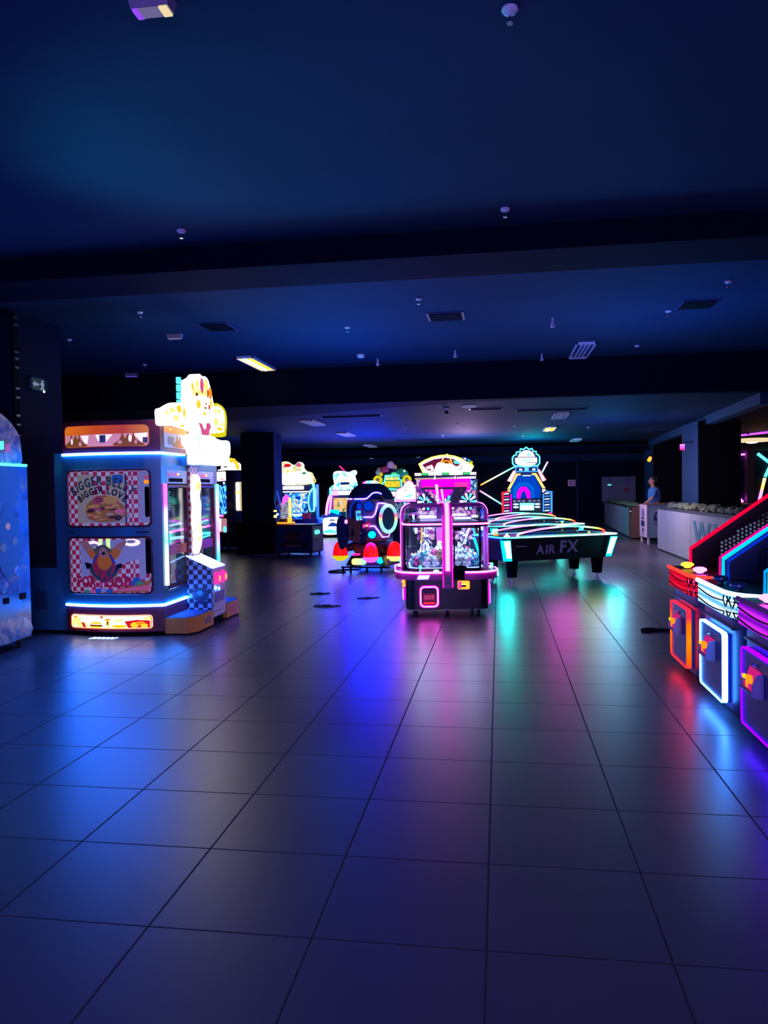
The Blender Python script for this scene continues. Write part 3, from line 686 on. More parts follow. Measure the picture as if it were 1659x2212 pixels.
side('picture', 'tent_pink', [('p', 'xz', [(-0.51, 2.09), (-0.51, 2.185), (0.455, 2.195), (0.455, 2.09), (0.42, 2.062), (-0.48, 2.062)], Y0 - 0.009, Y0 - 0.008),
    ('p', 'xz', [(-0.30, 2.18), (-0.2, 2.18), (-0.22, 2.09), (-0.25, 2.09)], Y0 - 0.010, Y0 - 0.009, {'m': 'tent_white'}), ('p', 'xz', [(-0.12, 2.185), (0.08, 2.185), (0.0, 2.1), (-0.09, 2.12)], Y0 - 0.010, Y0 - 0.009, {'m': 'tent_white'}), ('p', 'xz', [(0.3, 2.19), (0.45, 2.2), (0.44, 2.1), (0.4, 2.08)], Y0 - 0.010, Y0 - 0.009, {'m': 'tent_white'}),
    ('p', 'xz', [(-0.07, 2.18), (0.0, 2.18), (0.0, 2.1), (-0.07, 2.1)], Y0 - 0.0105, Y0 - 0.0095, {'m': 'grey_purple'}), ('p', 'xz', [(0.40, 2.15), (0.45, 2.15), (0.45, 2.09), (0.40, 2.09)], Y0 - 0.0105, Y0 - 0.0095, {'m': 'grey_purple'}),
    ('p', 'xz', splash(-0.37, 1), Y0 - 0.012, Y0 - 0.011, {'m': 'splash_brown'}), ('p', 'xz', splash(0.25, 1.15), Y0 - 0.012, Y0 - 0.011, {'m': 'splash_brown'}),
    ('p', 'xz', ell(-0.42, 2.12, 0.014, 0.035, 10), Y0 - 0.013, Y0 - 0.012, {'m': 'tent_white'}), ('p', 'xz', ell(-0.31, 2.09, 0.02, 0.025, 10), Y0 - 0.013, Y0 - 0.012), ('p', 'xz', ell(0.16, 2.1, 0.024, 0.018, 10), Y0 - 0.013, Y0 - 0.012), ('p', 'xz', ell(0.27, 2.14, 0.018, 0.04, 10), Y0 - 0.013, Y0 - 0.012, {'m': 'tent_white'}), ('p', 'xz', ell(0.33, 2.1, 0.014, 0.022, 10), Y0 - 0.013, Y0 - 0.012)], uw)
# two checked picture panels on the side
lit('cream_print', (0.62, 0.52, 0.36), 0.16); lit('text_green', (0.05, 0.12, 0.12), 0.05); lit('text_black', (0.008, 0.008, 0.02), 0)
lit('food_brown', (0.5, 0.2, 0.05), 0.16); lit('food_dark', (0.12, 0.03, 0.03), 0.1); lit('food_pink', (0.55, 0.08, 0.16), 0.2); lit('food_gold', (0.72, 0.38, 0.1), 0.2); lit('plate_grey', (0.5, 0.48, 0.55), 0.15)
lit('print_white', (0.5, 0.52, 0.75), 0.14); lit('skin_print', (0.65, 0.3, 0.25), 0.12); lit('shirt_orange', (0.75, 0.2, 0.02), 0.18); lit('shirt_red', (0.5, 0.03, 0.08), 0.15); lit('shorts_green', (0.02, 0.12, 0.13), 0.08); lit('hair_print', (0.2, 0.2, 0.12), 0.08); lit('strap_blue', (0.05, 0.06, 0.4), 0.15); lit('letter_red', (0.42, 0.01, 0.09), 0.2); lit('ball_green', (0.05, 0.4, 0.25), 0.2); lit('ball_blue', (0.02, 0.12, 0.5), 0.25); lit('ball_pink', (0.85, 0.15, 0.3), 0.25); lit('lime_lamp', (0.7, 0.95, 0.3), 0.9)
def art(name, z0, z1, shapes):
    t = side(name, 'red_checks', [('p', 'xz', rr(-0.5, 0.46, z0, z1, 0.05), Y0 - 0.006, Y0)], food)
    o = rr(-0.5, 0.46, z0, z1, 0.05); P = []
    for (ax, az), (bx, bz) in zip(o, o[1:] + o[:1]):
        n = max(1, int(math.hypot(bx - ax, bz - az) / 0.08))
        P += [(ax + (bx - ax) * k / n, Y0 - 0.006, az + (bz - az) * k / n) for k in range(n)]
    mk('frame', 'maroon', [('t', [bulge(Vector(q)) for q in P], 0.011, True)], t)
    side('picture', 'cream_print', shapes, t)
y1, y2, y3, y4 = Y0 - 0.007, Y0 - 0.009, Y0 - 0.011, Y0 - 0.013
pile = [('p', 'xz', ell(-0.02, 1.31, 0.27, 0.085, 24), y2, y1, {'m': 'plate_grey'}), ('p', 'xz', smooth([(-0.25, 1.30), (-0.25, 1.42), (-0.2, 1.47), (-0.12, 1.52), (0.0, 1.53), (0.1, 1.5), (0.14, 1.45), (0.2, 1.4), (0.2, 1.32), (0.12, 1.26), (-0.1, 1.245)], 4), y2 - 0.001, y1, {'m': 'food_brown'})]
random.seed(3)
for k in range(34):
    a = random.uniform(-0.23, 0.19); b_ = random.uniform(1.27, 1.5 - abs(a + 0.02) * 0.45)
    pile.append(('p', 'xz', ell(a, b_, random.uniform(0.02, 0.07), random.uniform(0.008, 0.02), 10), y3 - 0.0001 * k, y2, {'m': random.choice(['food_gold', 'food_brown', 'food_dark', 'food_pink', 'food_gold', 'cream_print'])}))
pile += [('p', 'xz', ell(-0.1, 1.485, 0.06, 0.042, 16), y4 - 0.002, y2, {'m': 'food_pink'}), ('p', 'xz', ell(-0.1, 1.485, 0.035, 0.024, 14), y4 - 0.003, y2, {'m': 'food_dark'}), ('p', 'xz', ell(-0.1, 1.485, 0.022, 0.015, 12), y4 - 0.004, y2, {'m': 'food_pink'}), ('p', 'xz', ell(0.04, 1.48, 0.08, 0.045, 16), y4 - 0.002, y2, {'m': 'food_gold'}), ('p', 'xz', ell(0.12, 1.29, 0.04, 0.033, 14), y4 - 0.003, y2, {'m': 'food_dark'}), ('p', 'xz', ell(0.14, 1.36, 0.06, 0.022, 14), y4 - 0.003, y2, {'m': 'ball_pink'})]
art('picture_panel', 1.195, 1.805, [('p', 'xz', rr(-0.37, 0.20, 1.23, 1.76, 0.01), y1, Y0 - 0.006), ('p', 'xz', rr(0.345, 0.452, 1.24, 1.79, 0.03), y1, Y0 - 0.006, {'m': 'print_white'}), ('p', 'xz', rr(0.405, 0.45, 1.29, 1.62, 0.02), y2, y1, {'m': 'matt_black'}), ('p', 'xz', rr(0.40, 0.452, 1.70, 1.74, 0.01), y2, y1, {'m': 'ball_pink'}), ('p', 'xz', rr(0.40, 0.452, 1.65, 1.69, 0.01), y2, y1, {'m': 'sign_orange'}), ('p', 'xz', rr(0.20, 0.215, 1.23, 1.76, 0.003), y2, y1, {'m': 'deep_blue'}),
    ('p', 'xz', rr(-0.17, 0.02, 1.54, 1.76, 0.005), y2, y1, {'m': 'red_checks'}), ('p', 'xz', rr(0.06, 0.18, 1.66, 1.75, 0.02), y2, y1, {'m': 'ball_blue'})] + pile +
    [('txt', 'BIGGER BELLY', 0.135, -0.065, 1.645, y4, {'arc': 0.55, 'fit': 0.76, 'm': 'text_green'}), ('txt', 'BIGGER LOVE', 0.1, -0.065, 1.555, y4 - 0.002, {'arc': 0.39, 'fit': 0.58, 'm': 'text_black'})])
man = [('p', 'xz', smooth([(-0.2, 0.99), (-0.26, 1.035), (-0.31, 1.04), (-0.33, 1.01), (-0.24, 0.88), (-0.17, 0.84), (-0.13, 0.92)], 3), y3, y2, {'m': 'skin_print'}), ('p', 'xz', smooth([(0.08, 0.99), (0.16, 1.035), (0.19, 1.05), (0.2, 1.02), (0.16, 0.96), (0.09, 0.87), (0.02, 0.92)], 3), y3, y2, {'m': 'skin_print'}),
    ('p', 'xz', smooth([(-0.25, 0.93), (-0.19, 0.95), (-0.1, 0.9), (-0.16, 0.82), (-0.22, 0.87)], 3), y3 - 0.001, y2, {'m': 'shirt_orange'}), ('p', 'xz', smooth([(0.13, 0.93), (0.06, 0.96), (-0.02, 0.9), (0.05, 0.83), (0.12, 0.88)], 3), y3 - 0.001, y2, {'m': 'shirt_orange'}),
    ('p', 'xz', [(-0.24, 0.72), (-0.18, 0.75), (-0.12, 0.62), (-0.18, 0.58)], y3, y2, {'m': 'skin_print'}), ('p', 'xz', [(0.12, 0.72), (0.06, 0.75), (0.0, 0.62), (0.06, 0.58)], y3, y2, {'m': 'skin_print'}),
    ('p', 'xz', smooth([(-0.21, 0.76), (-0.2, 0.68), (-0.1, 0.6), (-0.02, 0.6), (0.08, 0.68), (0.09, 0.76)], 4), y3 - 0.002, y2, {'m': 'shorts_green'}), ('p', 'xz', [(-0.29, 0.81), (-0.2, 0.79), (-0.2, 0.74), (-0.27, 0.735)], y3 - 0.002, y2, {'m': 'text_black'}), ('p', 'xz', [(0.14, 0.8), (0.08, 0.78), (0.08, 0.73), (0.15, 0.75)], y3 - 0.002, y2, {'m': 'text_black'}),
    ('p', 'xz', ell(-0.06, 0.765, 0.135, 0.125, 24), y4, y2, {'m': 'shirt_red'}), ('p', 'xz', ell(-0.05, 0.81, 0.085, 0.085, 20), y4 - 0.001, y2, {'m': 'shirt_orange'}),
    ('p', 'xz', [(-0.2, 0.8), (-0.17, 0.8), (-0.12, 0.89), (-0.15, 0.9)], y4 - 0.001, y2, {'m': 'strap_blue'}), ('p', 'xz', [(0.08, 0.8), (0.05, 0.8), (0.0, 0.89), (0.03, 0.9)], y4 - 0.001, y2, {'m': 'strap_blue'}),
    ('p', 'xz', smooth([(-0.18, 0.94), (-0.13, 0.98), (-0.06, 1.0), (0.0, 0.97), (0.04, 0.93), (-0.02, 0.9), (-0.12, 0.89)], 3), y4 - 0.002, y2, {'m': 'hair_print'}), ('p', 'xz', ell(-0.06, 0.915, 0.05, 0.055, 18), y4 - 0.003, y2, {'m': 'skin_print'}), ('p', 'xz', ell(-0.055, 0.905, 0.02, 0.018, 12), y4 - 0.004, y2, {'m': 'text_black'}), ('p', 'xz', ell(-0.08, 0.935, 0.006, 0.004, 8), y4 - 0.004, y2, {'m': 'text_black'}), ('p', 'xz', ell(-0.035, 0.937, 0.006, 0.004, 8), y4 - 0.004, y2, {'m': 'text_black'})]
balls = []
for k, (bx, bz, c) in enumerate([(-0.27, 0.485, 'ball_green'), (-0.2, 0.49, 'ball_pink'), (-0.13, 0.5, 'ball_blue'), (-0.06, 0.51, 'print_white'), (0.0, 0.495, 'ball_blue'), (0.2, 0.56, 'ball_pink'), (0.26, 0.58, 'ball_blue'), (0.33, 0.585, 'ball_green'), (0.3, 0.62, 'ball_blue')]):
    balls.append(('p', 'xz', ell(bx, bz, 0.04, 0.026, 12), y4 - 0.0002 * k, y2, {'m': c}))
art('picture_panel', 0.466, 1.075, [('p', 'xz', [(-0.35, 0.62), (-0.35, 1.02), (0.02, 1.05), (0.4, 1.06), (0.4, 0.86), (-0.1, 0.72)], y1, Y0 - 0.006, {'m': 'print_white'}), ('p', 'xz', rr(0.40, 0.455, 0.68, 1.06, 0.02), y2, y1, {'m': 'matt_black'}), ('p', 'xz', rr(0.33, 0.4, 0.62, 1.06, 0.01), y2, y1, {'m': 'print_white'}), ('p', 'xz', [(-0.12, 0.478), (0.42, 0.485), (0.45, 0.62), (0.3, 0.56)], y2, y1, {'m': 'food_brown'}), ('p', 'xz', [(-0.1, 0.49), (0.42, 0.5), (0.44, 0.56)], y2 - 0.001, y1, {'m': 'ball_pink'}),
    ('p', 'xz', [(-0.12, 1.06), (-0.07, 1.06), (-0.07, 0.99), (-0.1, 0.97)], y2, y1, {'m': 'lime_lamp'}), ('p', 'xz', [(-0.03, 1.065), (0.02, 1.065), (0.02, 0.96), (-0.02, 0.95)], y2, y1, {'m': 'lime_lamp'}),
    ('p', 'xz', ell(-0.18, 0.99, 0.09, 0.05, 16), y2 - 0.001, y1, {'m': 'tent_white'}), ('p', 'xz', ell(-0.17, 0.99, 0.05, 0.02, 16), y2 - 0.002, y1, {'m': 'plate_grey'}), ('p', 'xz', ell(0.26, 1.02, 0.09, 0.04, 16), y2 - 0.001, y1, {'m': 'tent_white'}), ('p', 'xz', ell(0.25, 1.03, 0.05, 0.018, 16), y2 - 0.002, y1, {'m': 'plate_grey'})] + man + balls +
    [('txt', 'FOR FOOD', 0.165, -0.07, 0.54, y4 - 0.005, {'fit': 0.66, 'm': 'letter_red'})])
side('vent_mark', 'matt_black', [('b', -0.5, -0.42, Y0 - 0.003, Y0, 1.125, 1.135), ('b', 0.3, 0.44, Y0 - 0.003, Y0, 1.125, 1.135)], food)
# rear cabinet with louvres
rc = mk('rear_cabinet', 'machine_blue', [('b', -0.69, -HW, -0.80, 0.7, 0.04, 2.0), ('b', -1.03, -0.69, -0.80, 0.5, 0.04, 0.735), ('b', -0.95, -0.6, -0.7, 0.4, 0, 0.04, {'m': 'matt_black'})], food)
mk('louvre', 'matt_black', [('b', -0.97, -0.82, -0.806, -0.795, 0.28 + 0.026 * k, 0.288 + 0.026 * k) for k in range(8)], rc)
# glowing bars laid on the floor in place of light cast through louvres
mk('floor_light_bars', 'white_light', [('p', 'xy', [(-0.19 + 0.05 * k, -1.06), (-0.17 + 0.05 * k, -1.06), (-0.145 + 0.05 * k, -0.97), (-0.165 + 0.05 * k, -0.97)], 0.001, 0.004) for k in range(6)], food)
# front: windows, post, neon
def fx(name, mat, shapes, parent=food): return mk(name, mat, shapes, parent)
prn('fan_print', [(0, (0.02, 0.03, 0.08)), (0.42, (0.1, 0.12, 0.2)), (0.52, (0.4, 0.42, 0.55)), (0.62, (0.25, 0.05, 0.06))], 4, 0.9, seed=2)
prn('lower_print', [(0, (0.3, 0.02, 0.06)), (0.45, (0.5, 0.48, 0.6)), (0.6, (0.35, 0.2, 0.1)), (0.66, (0.1, 0.1, 0.3))], 5, 0.9, seed=5)
for sgn, tint in ((-1, 'print_white'), (1, 'strap_blue')):
    ya, yb = (-0.69, -0.15) if sgn < 0 else (0.15, 0.69)
    ym = (ya + yb) / 2
    w = fx('window', 'clear_glass', [('b', 0.548, 0.556, ya, yb, 0.5, 1.6)])
    q = rr(ya, yb, 0.5, 1.62, 0.03); fx('frame', 'maroon', [('t', [(0.565, a, b_) for a, b_ in q], 0.018, True)], w)
    fx('playfield', 'lower_print', [('b', 0.405, 0.42, ya, yb, 0.5, 0.92), ('b', 0.405, 0.42, ya, yb, 0.92, 1.6, {'m': 'fan_print'}), ('p', 'yz', ell(ym, 1.22, 0.22, 0.2, 20, 0, 180), 0.42, 0.435, {'m': tint}), ('p', 'yz', ell(ym, 1.22, 0.17, 0.13, 20, 0, 180), 0.435, 0.445, {'m': 'matt_black'}), ('p', 'yz', [(ym - 0.2, 1.22), (ym + 0.2, 1.22), (ym + 0.14, 1.48), (ym - 0.14, 1.48)], 0.42, 0.43, {'m': tint})] +
        [('p', 'yz', [(ym + 0.02 * c, 1.22), (ym + 0.17 * math.cos(a) - 0.01, 1.22 + 0.13 * math.sin(a)), (ym + 0.17 * math.cos(a) + 0.01, 1.22 + 0.13 * math.sin(a))], 0.445, 0.448, {'m': tint}) for c, a in ((1, 0.6), (0, 1.2), (0, 1.6), (0, 2.0), (-1, 2.6))], w)
    fx('shelf_light', 'white_light', [('t', [(0.5, ya + 0.02, 1.17), (0.5, yb - 0.02, 1.19)], 0.012)], w)
    fx('shelf_light', 'pink_light', [('t', [(0.52, ya + 0.02, 1.10), (0.52, yb - 0.02, 1.12)], 0.012)], w)
    fx('shelf_light', 'cyan_light' if sgn > 0 else 'white_light', [('t', [(0.53, ya + 0.02, 1.04), (0.53, yb - 0.05, 1.03)], 0.018)], w)
    fx('shelf_light', 'pink_glow' if sgn < 0 else 'cyan_light', [('t', [(0.53, ya + 0.02, 0.97), (0.53, yb - 0.05, 1.0)], 0.012)], w)
    fx('chain_light', 'green_light' if sgn < 0 else 'cool_light', [('s', 0.47, ym + 0.02 * (k % 2) , 1.36 + 0.028 * k, 0.008) for k in range(8)], w)
    fx('slat_band', 'shirt_red', [('b', 0.556, 0.566, ya, yb, 0.86 + 0.022 * k, 0.876 + 0.022 * k) for k in range(5)], w)
    fx('score_panel', 'print_white', [('b', 0.556, 0.572, ya - 0.01, yb + 0.01, 1.65, 1.80), ('b', 0.572, 0.576, ya + 0.03, yb - 0.2, 1.73, 1.77, {'m': 'ball_pink'}), ('b', 0.572, 0.576, ya + 0.05, yb - 0.12, 1.67, 1.71, {'m': 'matt_black'}), ('b', 0.572, 0.578, ym, ym + 0.05, 1.745, 1.765, {'m': 'yellow_light'})], food)
    fw = fx('upper_window', 'print_white', [('p', 'yz', rr(ya - 0.05, yb + 0.02, 2.05, 2.28, 0.03), 0.565, 0.575)])
    fx('picture', 'splash_brown', [('p', 'yz', rr(ya - 0.05, yb + 0.02, 2.21, 2.28, 0.02), 0.575, 0.578, {'m': 'tent_orange'}), ('p', 'yz', smooth([(ym - 0.1, 2.06), (ym, 2.13), (ym + 0.02, 2.2), (ym + 0.05, 2.12), (ym + 0.1, 2.19), (ym + 0.13, 2.1), (ym + 0.2, 2.06)], 3), 0.575, 0.578), ('p', 'yz', rr(ya + 0.05, ya + 0.2, 2.08, 2.17, 0.01), 0.575, 0.578, {'m': 'grey_purple'}), ('s', 0.578, ya + 0.1, 2.25, 0.012, {'m': 'yellow_light'})], fw)
grad('neon_tube_left', 'Z', 0.5, 1.66, [(0, (1, 0.95, 1)), (0.25, (0.75, 0.95, 1)), (0.45, (0.15, 0.9, 0.85)), (0.68, (0.5, 0.6, 1)), (0.8, (0.9, 0.1, 0.9)), (1, (1, 0.1, 0.8))], 3.0)
grad('neon_tube_right', 'Z', 0.4, 1.66, [(0, (0.05, 0.7, 1)), (0.25, (0.05, 0.5, 1)), (0.5, (0.6, 0.2, 1)), (0.7, (1, 0.4, 0.9)), (0.85, (0.4, 0.9, 0.8)), (1, (0.15, 0.9, 0.5))], 2.6)
fx('neon_tube', 'neon_tube_left', [('t', [(0.585, -0.765, 0.54), (0.585, -0.765, 1.65)], 0.022)])
fx('neon_tube', 'neon_tube_right', [('t', [(0.585, 0.79, 0.36), (0.585, 0.79, 1.65)], 0.022)])
fx('centre_post', 'maroon_checks', [('b', 0.57, 0.60, -0.125, 0.125, 0.75, 1.86)])
fx('glow_strip', 'sign_white', [('p', 'yz', smooth([(-0.10, 1.70), (-0.05, 1.76), (0.05, 1.75), (0.10, 1.69), (0.11, 1.6), (0.07, 1.5), (0.11, 1.4), (0.09, 1.22), (0.12, 1.02), (0.07, 0.89), (-0.02, 0.82), (-0.09, 0.86), (-0.07, 1.04), (-0.11, 1.22), (-0.08, 1.4), (-0.12, 1.5), (-0.1, 1.62)], 4), 0.60, 0.64), ('p', 'yz', ell(0.03, 1.62, 0.06, 0.05), 0.64, 0.645, {'m': 'sign_cream'}), ('p', 'yz', ell(0.05, 1.12, 0.02, 0.06), 0.64, 0.645, {'m': 'sign_cream'}), ('p', 'yz', ell(0.03, 1.0, 0.03, 0.03), 0.64, 0.645, {'m': 'sign_cream'})])
# control console and steps
co = fx('console', 'blue_checks', [('p', 'xz', [(0.57, 0.09), (0.88, 0.09), (0.88, 0.66), (0.57, 0.80)], -0.2, 0.2), ('b', 0.86, 0.885, -0.195, 0.195, 0.10, 0.655, {'m': 'white_plastic'}), ('b', 0.6, 0.85, -0.17, 0.17, 0, 0.09, {'m': 'matt_black'})])
mk('crest', 'navy', [('p', 'xz', ell(0.73, 0.36, 0.1, 0.08, 20), -0.205, -0.2), ('p', 'xz', star(0.73, 0.38, 0.05, 0.025, 6), -0.21, -0.2, {'m': 'machine_blue'}), ('p', 'xz', rr(0.66, 0.81, 0.25, 0.285, 0.01), -0.208, -0.2)], co)
mk('control_top', 'white_light', [('p', 'xz', [(0.565, 0.803), (0.885, 0.663), (0.885, 0.673), (0.565, 0.815)], -0.205, 0.205)], co)
for yy in (-0.1, 0.1):
    cu = mk('coin_slot', 'rosy_light', [('p', 'xz', [(0.885, 0.47), (0.93, 0.50), (0.93, 0.58), (0.885, 0.61)], yy - 0.055, yy + 0.055), ('b', 0.93, 0.934, yy - 0.02, yy + 0.02, 0.51, 0.57, {'m': 'orange_light'})], co)
mk('coin_button', 'cool_light', [('c', (0.885, -0.13, 0.43), (0.895, -0.13, 0.43), 0.02), ('c', (0.885, -0.02, 0.41), (0.895, -0.02, 0.41), 0.016)], co)
mk('lower_door', 'grey_purple', [('b', 0.885, 0.892, -0.15, 0.15, 0.26, 0.38), ('b', 0.885, 0.889, -0.18, 0.18, 0.155, 0.16)], co)
for sgn in (-1, 1):
    pts = [(0.57, 0.22 * sgn), (0.89, 0.22 * sgn), (0.89, 0.66 * sgn), (0.82, 0.80 * sgn), (0.57, 0.82 * sgn)]
    st = fx('step', 'orange_wood', [('p', 'xy', pts, 0.02, 0.185)])
    mk('mat', 'blue_mat', [('p', 'xy', [(0.58, 0.24 * sgn), (0.87, 0.24 * sgn), (0.87, 0.65 * sgn), (0.81, 0.78 * sgn), (0.58, 0.80 * sgn)], 0.185, 0.192)], st)
    mk('lettering', 'machine_blue' if sgn < 0 else 'shirt_red', [('txt', 'US', 0.1, 0.40 * sgn, 0.07, 0.891, {'face': '+x', 'fit': 0.2})], st)
    mk('foot', 'rubber', [('c', (0.85, 0.26 * sgn, 0), (0.85, 0.26 * sgn, 0.02), 0.02), ('c', (0.8, 0.7 * sgn, 0), (0.8, 0.7 * sgn, 0.02), 0.02), ('c', (0.6, 0.5 * sgn, 0), (0.6, 0.5 * sgn, 0.02), 0.02)], st)
# glowing topper
tp = fx('topper', 'sign_white', [
    ('p', 'yz', smooth([(-1.05, 2.42), (-0.94, 2.45), (-0.83, 2.49), (-0.69, 2.53), (-0.56, 2.54), (-0.46, 2.51), (-0.38, 2.5), (-0.2, 2.48), (-0.22, 2.27), (-0.33, 2.27), (-0.63, 2.28), (-0.82, 2.27), (-1.02, 2.26), (-1.05, 2.33)], 3), 0.62, 0.70),
    ('p', 'yz', smooth([(0.28, 2.6), (0.49, 2.61), (0.59, 2.63), (0.73, 2.61), (0.80, 2.55), (0.82, 2.46), (0.80, 2.36), (0.74, 2.31), (0.28, 2.29)], 3), 0.62, 0.70),
    ('p', 'yz', smooth([(-0.42, 2.53), (-0.40, 2.67), (-0.38, 2.80), (-0.30, 2.84), (-0.22, 2.87), (-0.16, 2.91), (-0.07, 2.93), (0.0, 2.915), (0.1, 2.925), (0.19, 2.90), (0.22, 2.86), (0.27, 2.80), (0.31, 2.72), (0.35, 2.63), (0.37, 2.55), (0.36, 2.47), (0.28, 2.40), (0.2, 2.21), (-0.15, 2.21), (-0.25, 2.32), (-0.40, 2.42)], 3), 0.63, 0.73),
    ('p', 'yz', smooth([(-0.34, 2.2), (-0.12, 2.215), (0.2, 2.225), (0.36, 2.2), (0.53, 2.19), (0.72, 2.2), (0.82, 2.17), (0.83, 2.05), (0.79, 1.99), (0.76, 1.89), (0.42, 1.88), (0.15, 1.88), (-0.25, 1.875), (-0.27, 1.97), (-0.31, 2.0)], 3), 0.64, 0.76)])
mk('edge_light', 'sky_light', [('b', 0.60, 0.64, -0.45, -0.40, 2.52 + 0.085 * k, 2.59 + 0.085 * k) for k in range(4)], tp)
mk('side_return', 'yellow_disc', [('p', 'yz', ring(smooth([(0.5, 2.62), (0.62, 2.65), (0.78, 2.62), (0.86, 2.55), (0.88, 2.45), (0.85, 2.33), (0.8, 2.26), (0.5, 2.27)], 3), smooth([(0.5, 2.61), (0.6, 2.63), (0.74, 2.6), (0.8, 2.54), (0.81, 2.45), (0.79, 2.36), (0.74, 2.3), (0.5, 2.29)], 3)), 0.60, 0.705)], tp)
mk('picture', 'sign_cream', [('p', 'yz', ell(-0.02, 2.80, 0.05, 0.09), 0.73, 0.735, {'m': 'sign_pink'}), ('p', 'yz', ell(0.11, 2.82, 0.07, 0.07), 0.73, 0.734, {'m': 'sign_cream'}), ('p', 'yz', ell(-0.16, 2.8, 0.05, 0.05), 0.73, 0.735), ('p', 'yz', ell(0.24, 2.74, 0.05, 0.07), 0.73, 0.736, {'m': 'sign_orange'}), ('p', 'yz', ell(0.0, 2.72, 0.2, 0.035), 0.73, 0.7345), ('p', 'yz', ell(0.16, 2.73, 0.02, 0.05), 0.73, 0.7365, {'m': 'sign_red'}), ('p', 'yz', ell(-0.13, 2.57, 0.06, 0.05), 0.73, 0.735, {'m': 'sign_yellow'}), ('p', 'yz', ell(0.1, 2.6, 0.02, 0.012), 0.73, 0.735, {'m': 'sign_brown'}), ('p', 'yz', ell(0.08, 2.55, 0.04, 0.01), 0.73, 0.735, {'m': 'sign_brown'}), ('p', 'yz', ell(0.2, 2.57, 0.02, 0.03), 0.73, 0.735, {'m': 'sign_red'}), ('p', 'yz', [(-0.14, 2.36), (-0.05, 2.35), (0.0, 2.3), (0.1, 2.37), (0.2, 2.38), (0.24, 2.33), (0.18, 2.29), (0.17, 2.23), (-0.05, 2.22), (-0.08, 2.29)], 0.73, 0.736, {'m': 'sign_pink'}), ('p', 'yz', ell(0.03, 2.36, 0.05, 0.07), 0.736, 0.738, {'m': 'sign_white'}),
    ('p', 'yz', ell(-0.8, 2.44, 0.06, 0.03), 0.70, 0.704), ('p', 'yz', ell(-0.62, 2.47, 0.06, 0.04), 0.70, 0.704, {'m': 'sign_yellow'}), ('p', 'yz', ell(-0.55, 2.29, 0.05, 0.012), 0.70, 0.704, {'m': 'sign_yellow'}), ('p', 'yz', ell(0.6, 2.56, 0.06, 0.03), 0.70, 0.704), ('p', 'yz', ell(0.7, 2.4, 0.05, 0.03), 0.70, 0.704),
    ('p', 'yz', ell(-0.93, 2.40, 0.05, 0.02), 0.70, 0.704), ('p', 'yz', ell(-0.7, 2.36, 0.07, 0.03), 0.70, 0.704), ('p', 'yz', ell(-0.48, 2.44, 0.03, 0.05), 0.70, 0.704, {'m': 'sign_yellow'}), ('p', 'yz', ell(0.5, 2.42, 0.07, 0.05), 0.70, 0.704), ('p', 'yz', ell(0.62, 2.34, 0.1, 0.02), 0.70, 0.704, {'m': 'sign_yellow'}), ('p', 'yz', ell(0.44, 2.55, 0.05, 0.03), 0.70, 0.704), ('p', 'yz', ell(-0.25, 2.7, 0.05, 0.05), 0.73, 0.734), ('p', 'yz', ell(-0.3, 2.76, 0.03, 0.04), 0.73, 0.734, {'m': 'sign_yellow'}), ('p', 'yz', ell(0.26, 2.62, 0.03, 0.05), 0.73, 0.734, {'m': 'sign_yellow'}), ('p', 'yz', ell(-0.18, 2.68, 0.04, 0.02), 0.73, 0.735, {'m': 'sign_brown'}), ('p', 'yz', ell(0.05, 2.48, 0.04, 0.02), 0.73, 0.735, {'m': 'sign_yellow'}),
    ('p', 'yz', ell(-0.24, 2.17, 0.015, 0.01), 0.76, 0.764, {'m': 'sign_aqua'}), ('p', 'yz', ell(-0.22, 2.09, 0.015, 0.008), 0.76, 0.764, {'m': 'sign_aqua'}), ('p', 'yz', ell(-0.2, 2.01, 0.015, 0.008), 0.76, 0.764, {'m': 'sign_aqua'})], tp)
mk('bracket', 'machine_blue', [('b', 0.56, 0.64, -0.3, 0.3, 1.86, 1.97), ('b', 0.3, 0.63, -0.7, 0.7, 2.33, 2.36), ('b', 0.56, 0.62, -0.4, 0.4, 2.33, 2.5)], tp)

# ---------------------------------------------------------------- ocean print cabinet at the left edge
prn('ocean_print', [(0, (0.004, 0.008, 0.05)), (0.4, (0.005, 0.02, 0.12)), (0.47, (0.01, 0.08, 0.3)), (0.54, (0.03, 0.13, 0.26)), (0.6, (0.24, 0.17, 0.15)), (0.68, (0.4, 0.34, 0.3))], 3.2, None, 0.3, 1.4, False, 4)
prn('reef_print', [(0, (0.01, 0.03, 0.1)), (0.35, (0.02, 0.1, 0.3)), (0.45, (0.06, 0.3, 0.45)), (0.52, (0.4, 0.4, 0.38)), (0.62, (0.65, 0.6, 0.5)), (0.7, (0.4, 0.25, 0.14))], 7, None, 0.3, 1.0, False, 9)
pbr('ocean_sky', (0.06, 0.15, 0.2), 0.4, noise=0.4, nscale=3)
oc = thing('ocean_arcade_cabinet', 'blue cabinet printed with an undersea scene at the left edge of view', 'arcade machine', (-5.25, 6.7, 0))
mk('body', 'ocean_print', [('b', -0.48, 0.48, -0.55, 0.545, 0.1, 1.84)], oc)
mk('foot', 'rubber', [('c', (x, y, 0), (x, y, 0.1), 0.025) for x in (-0.4, 0.4) for y in (-0.45, 0.45)], oc)
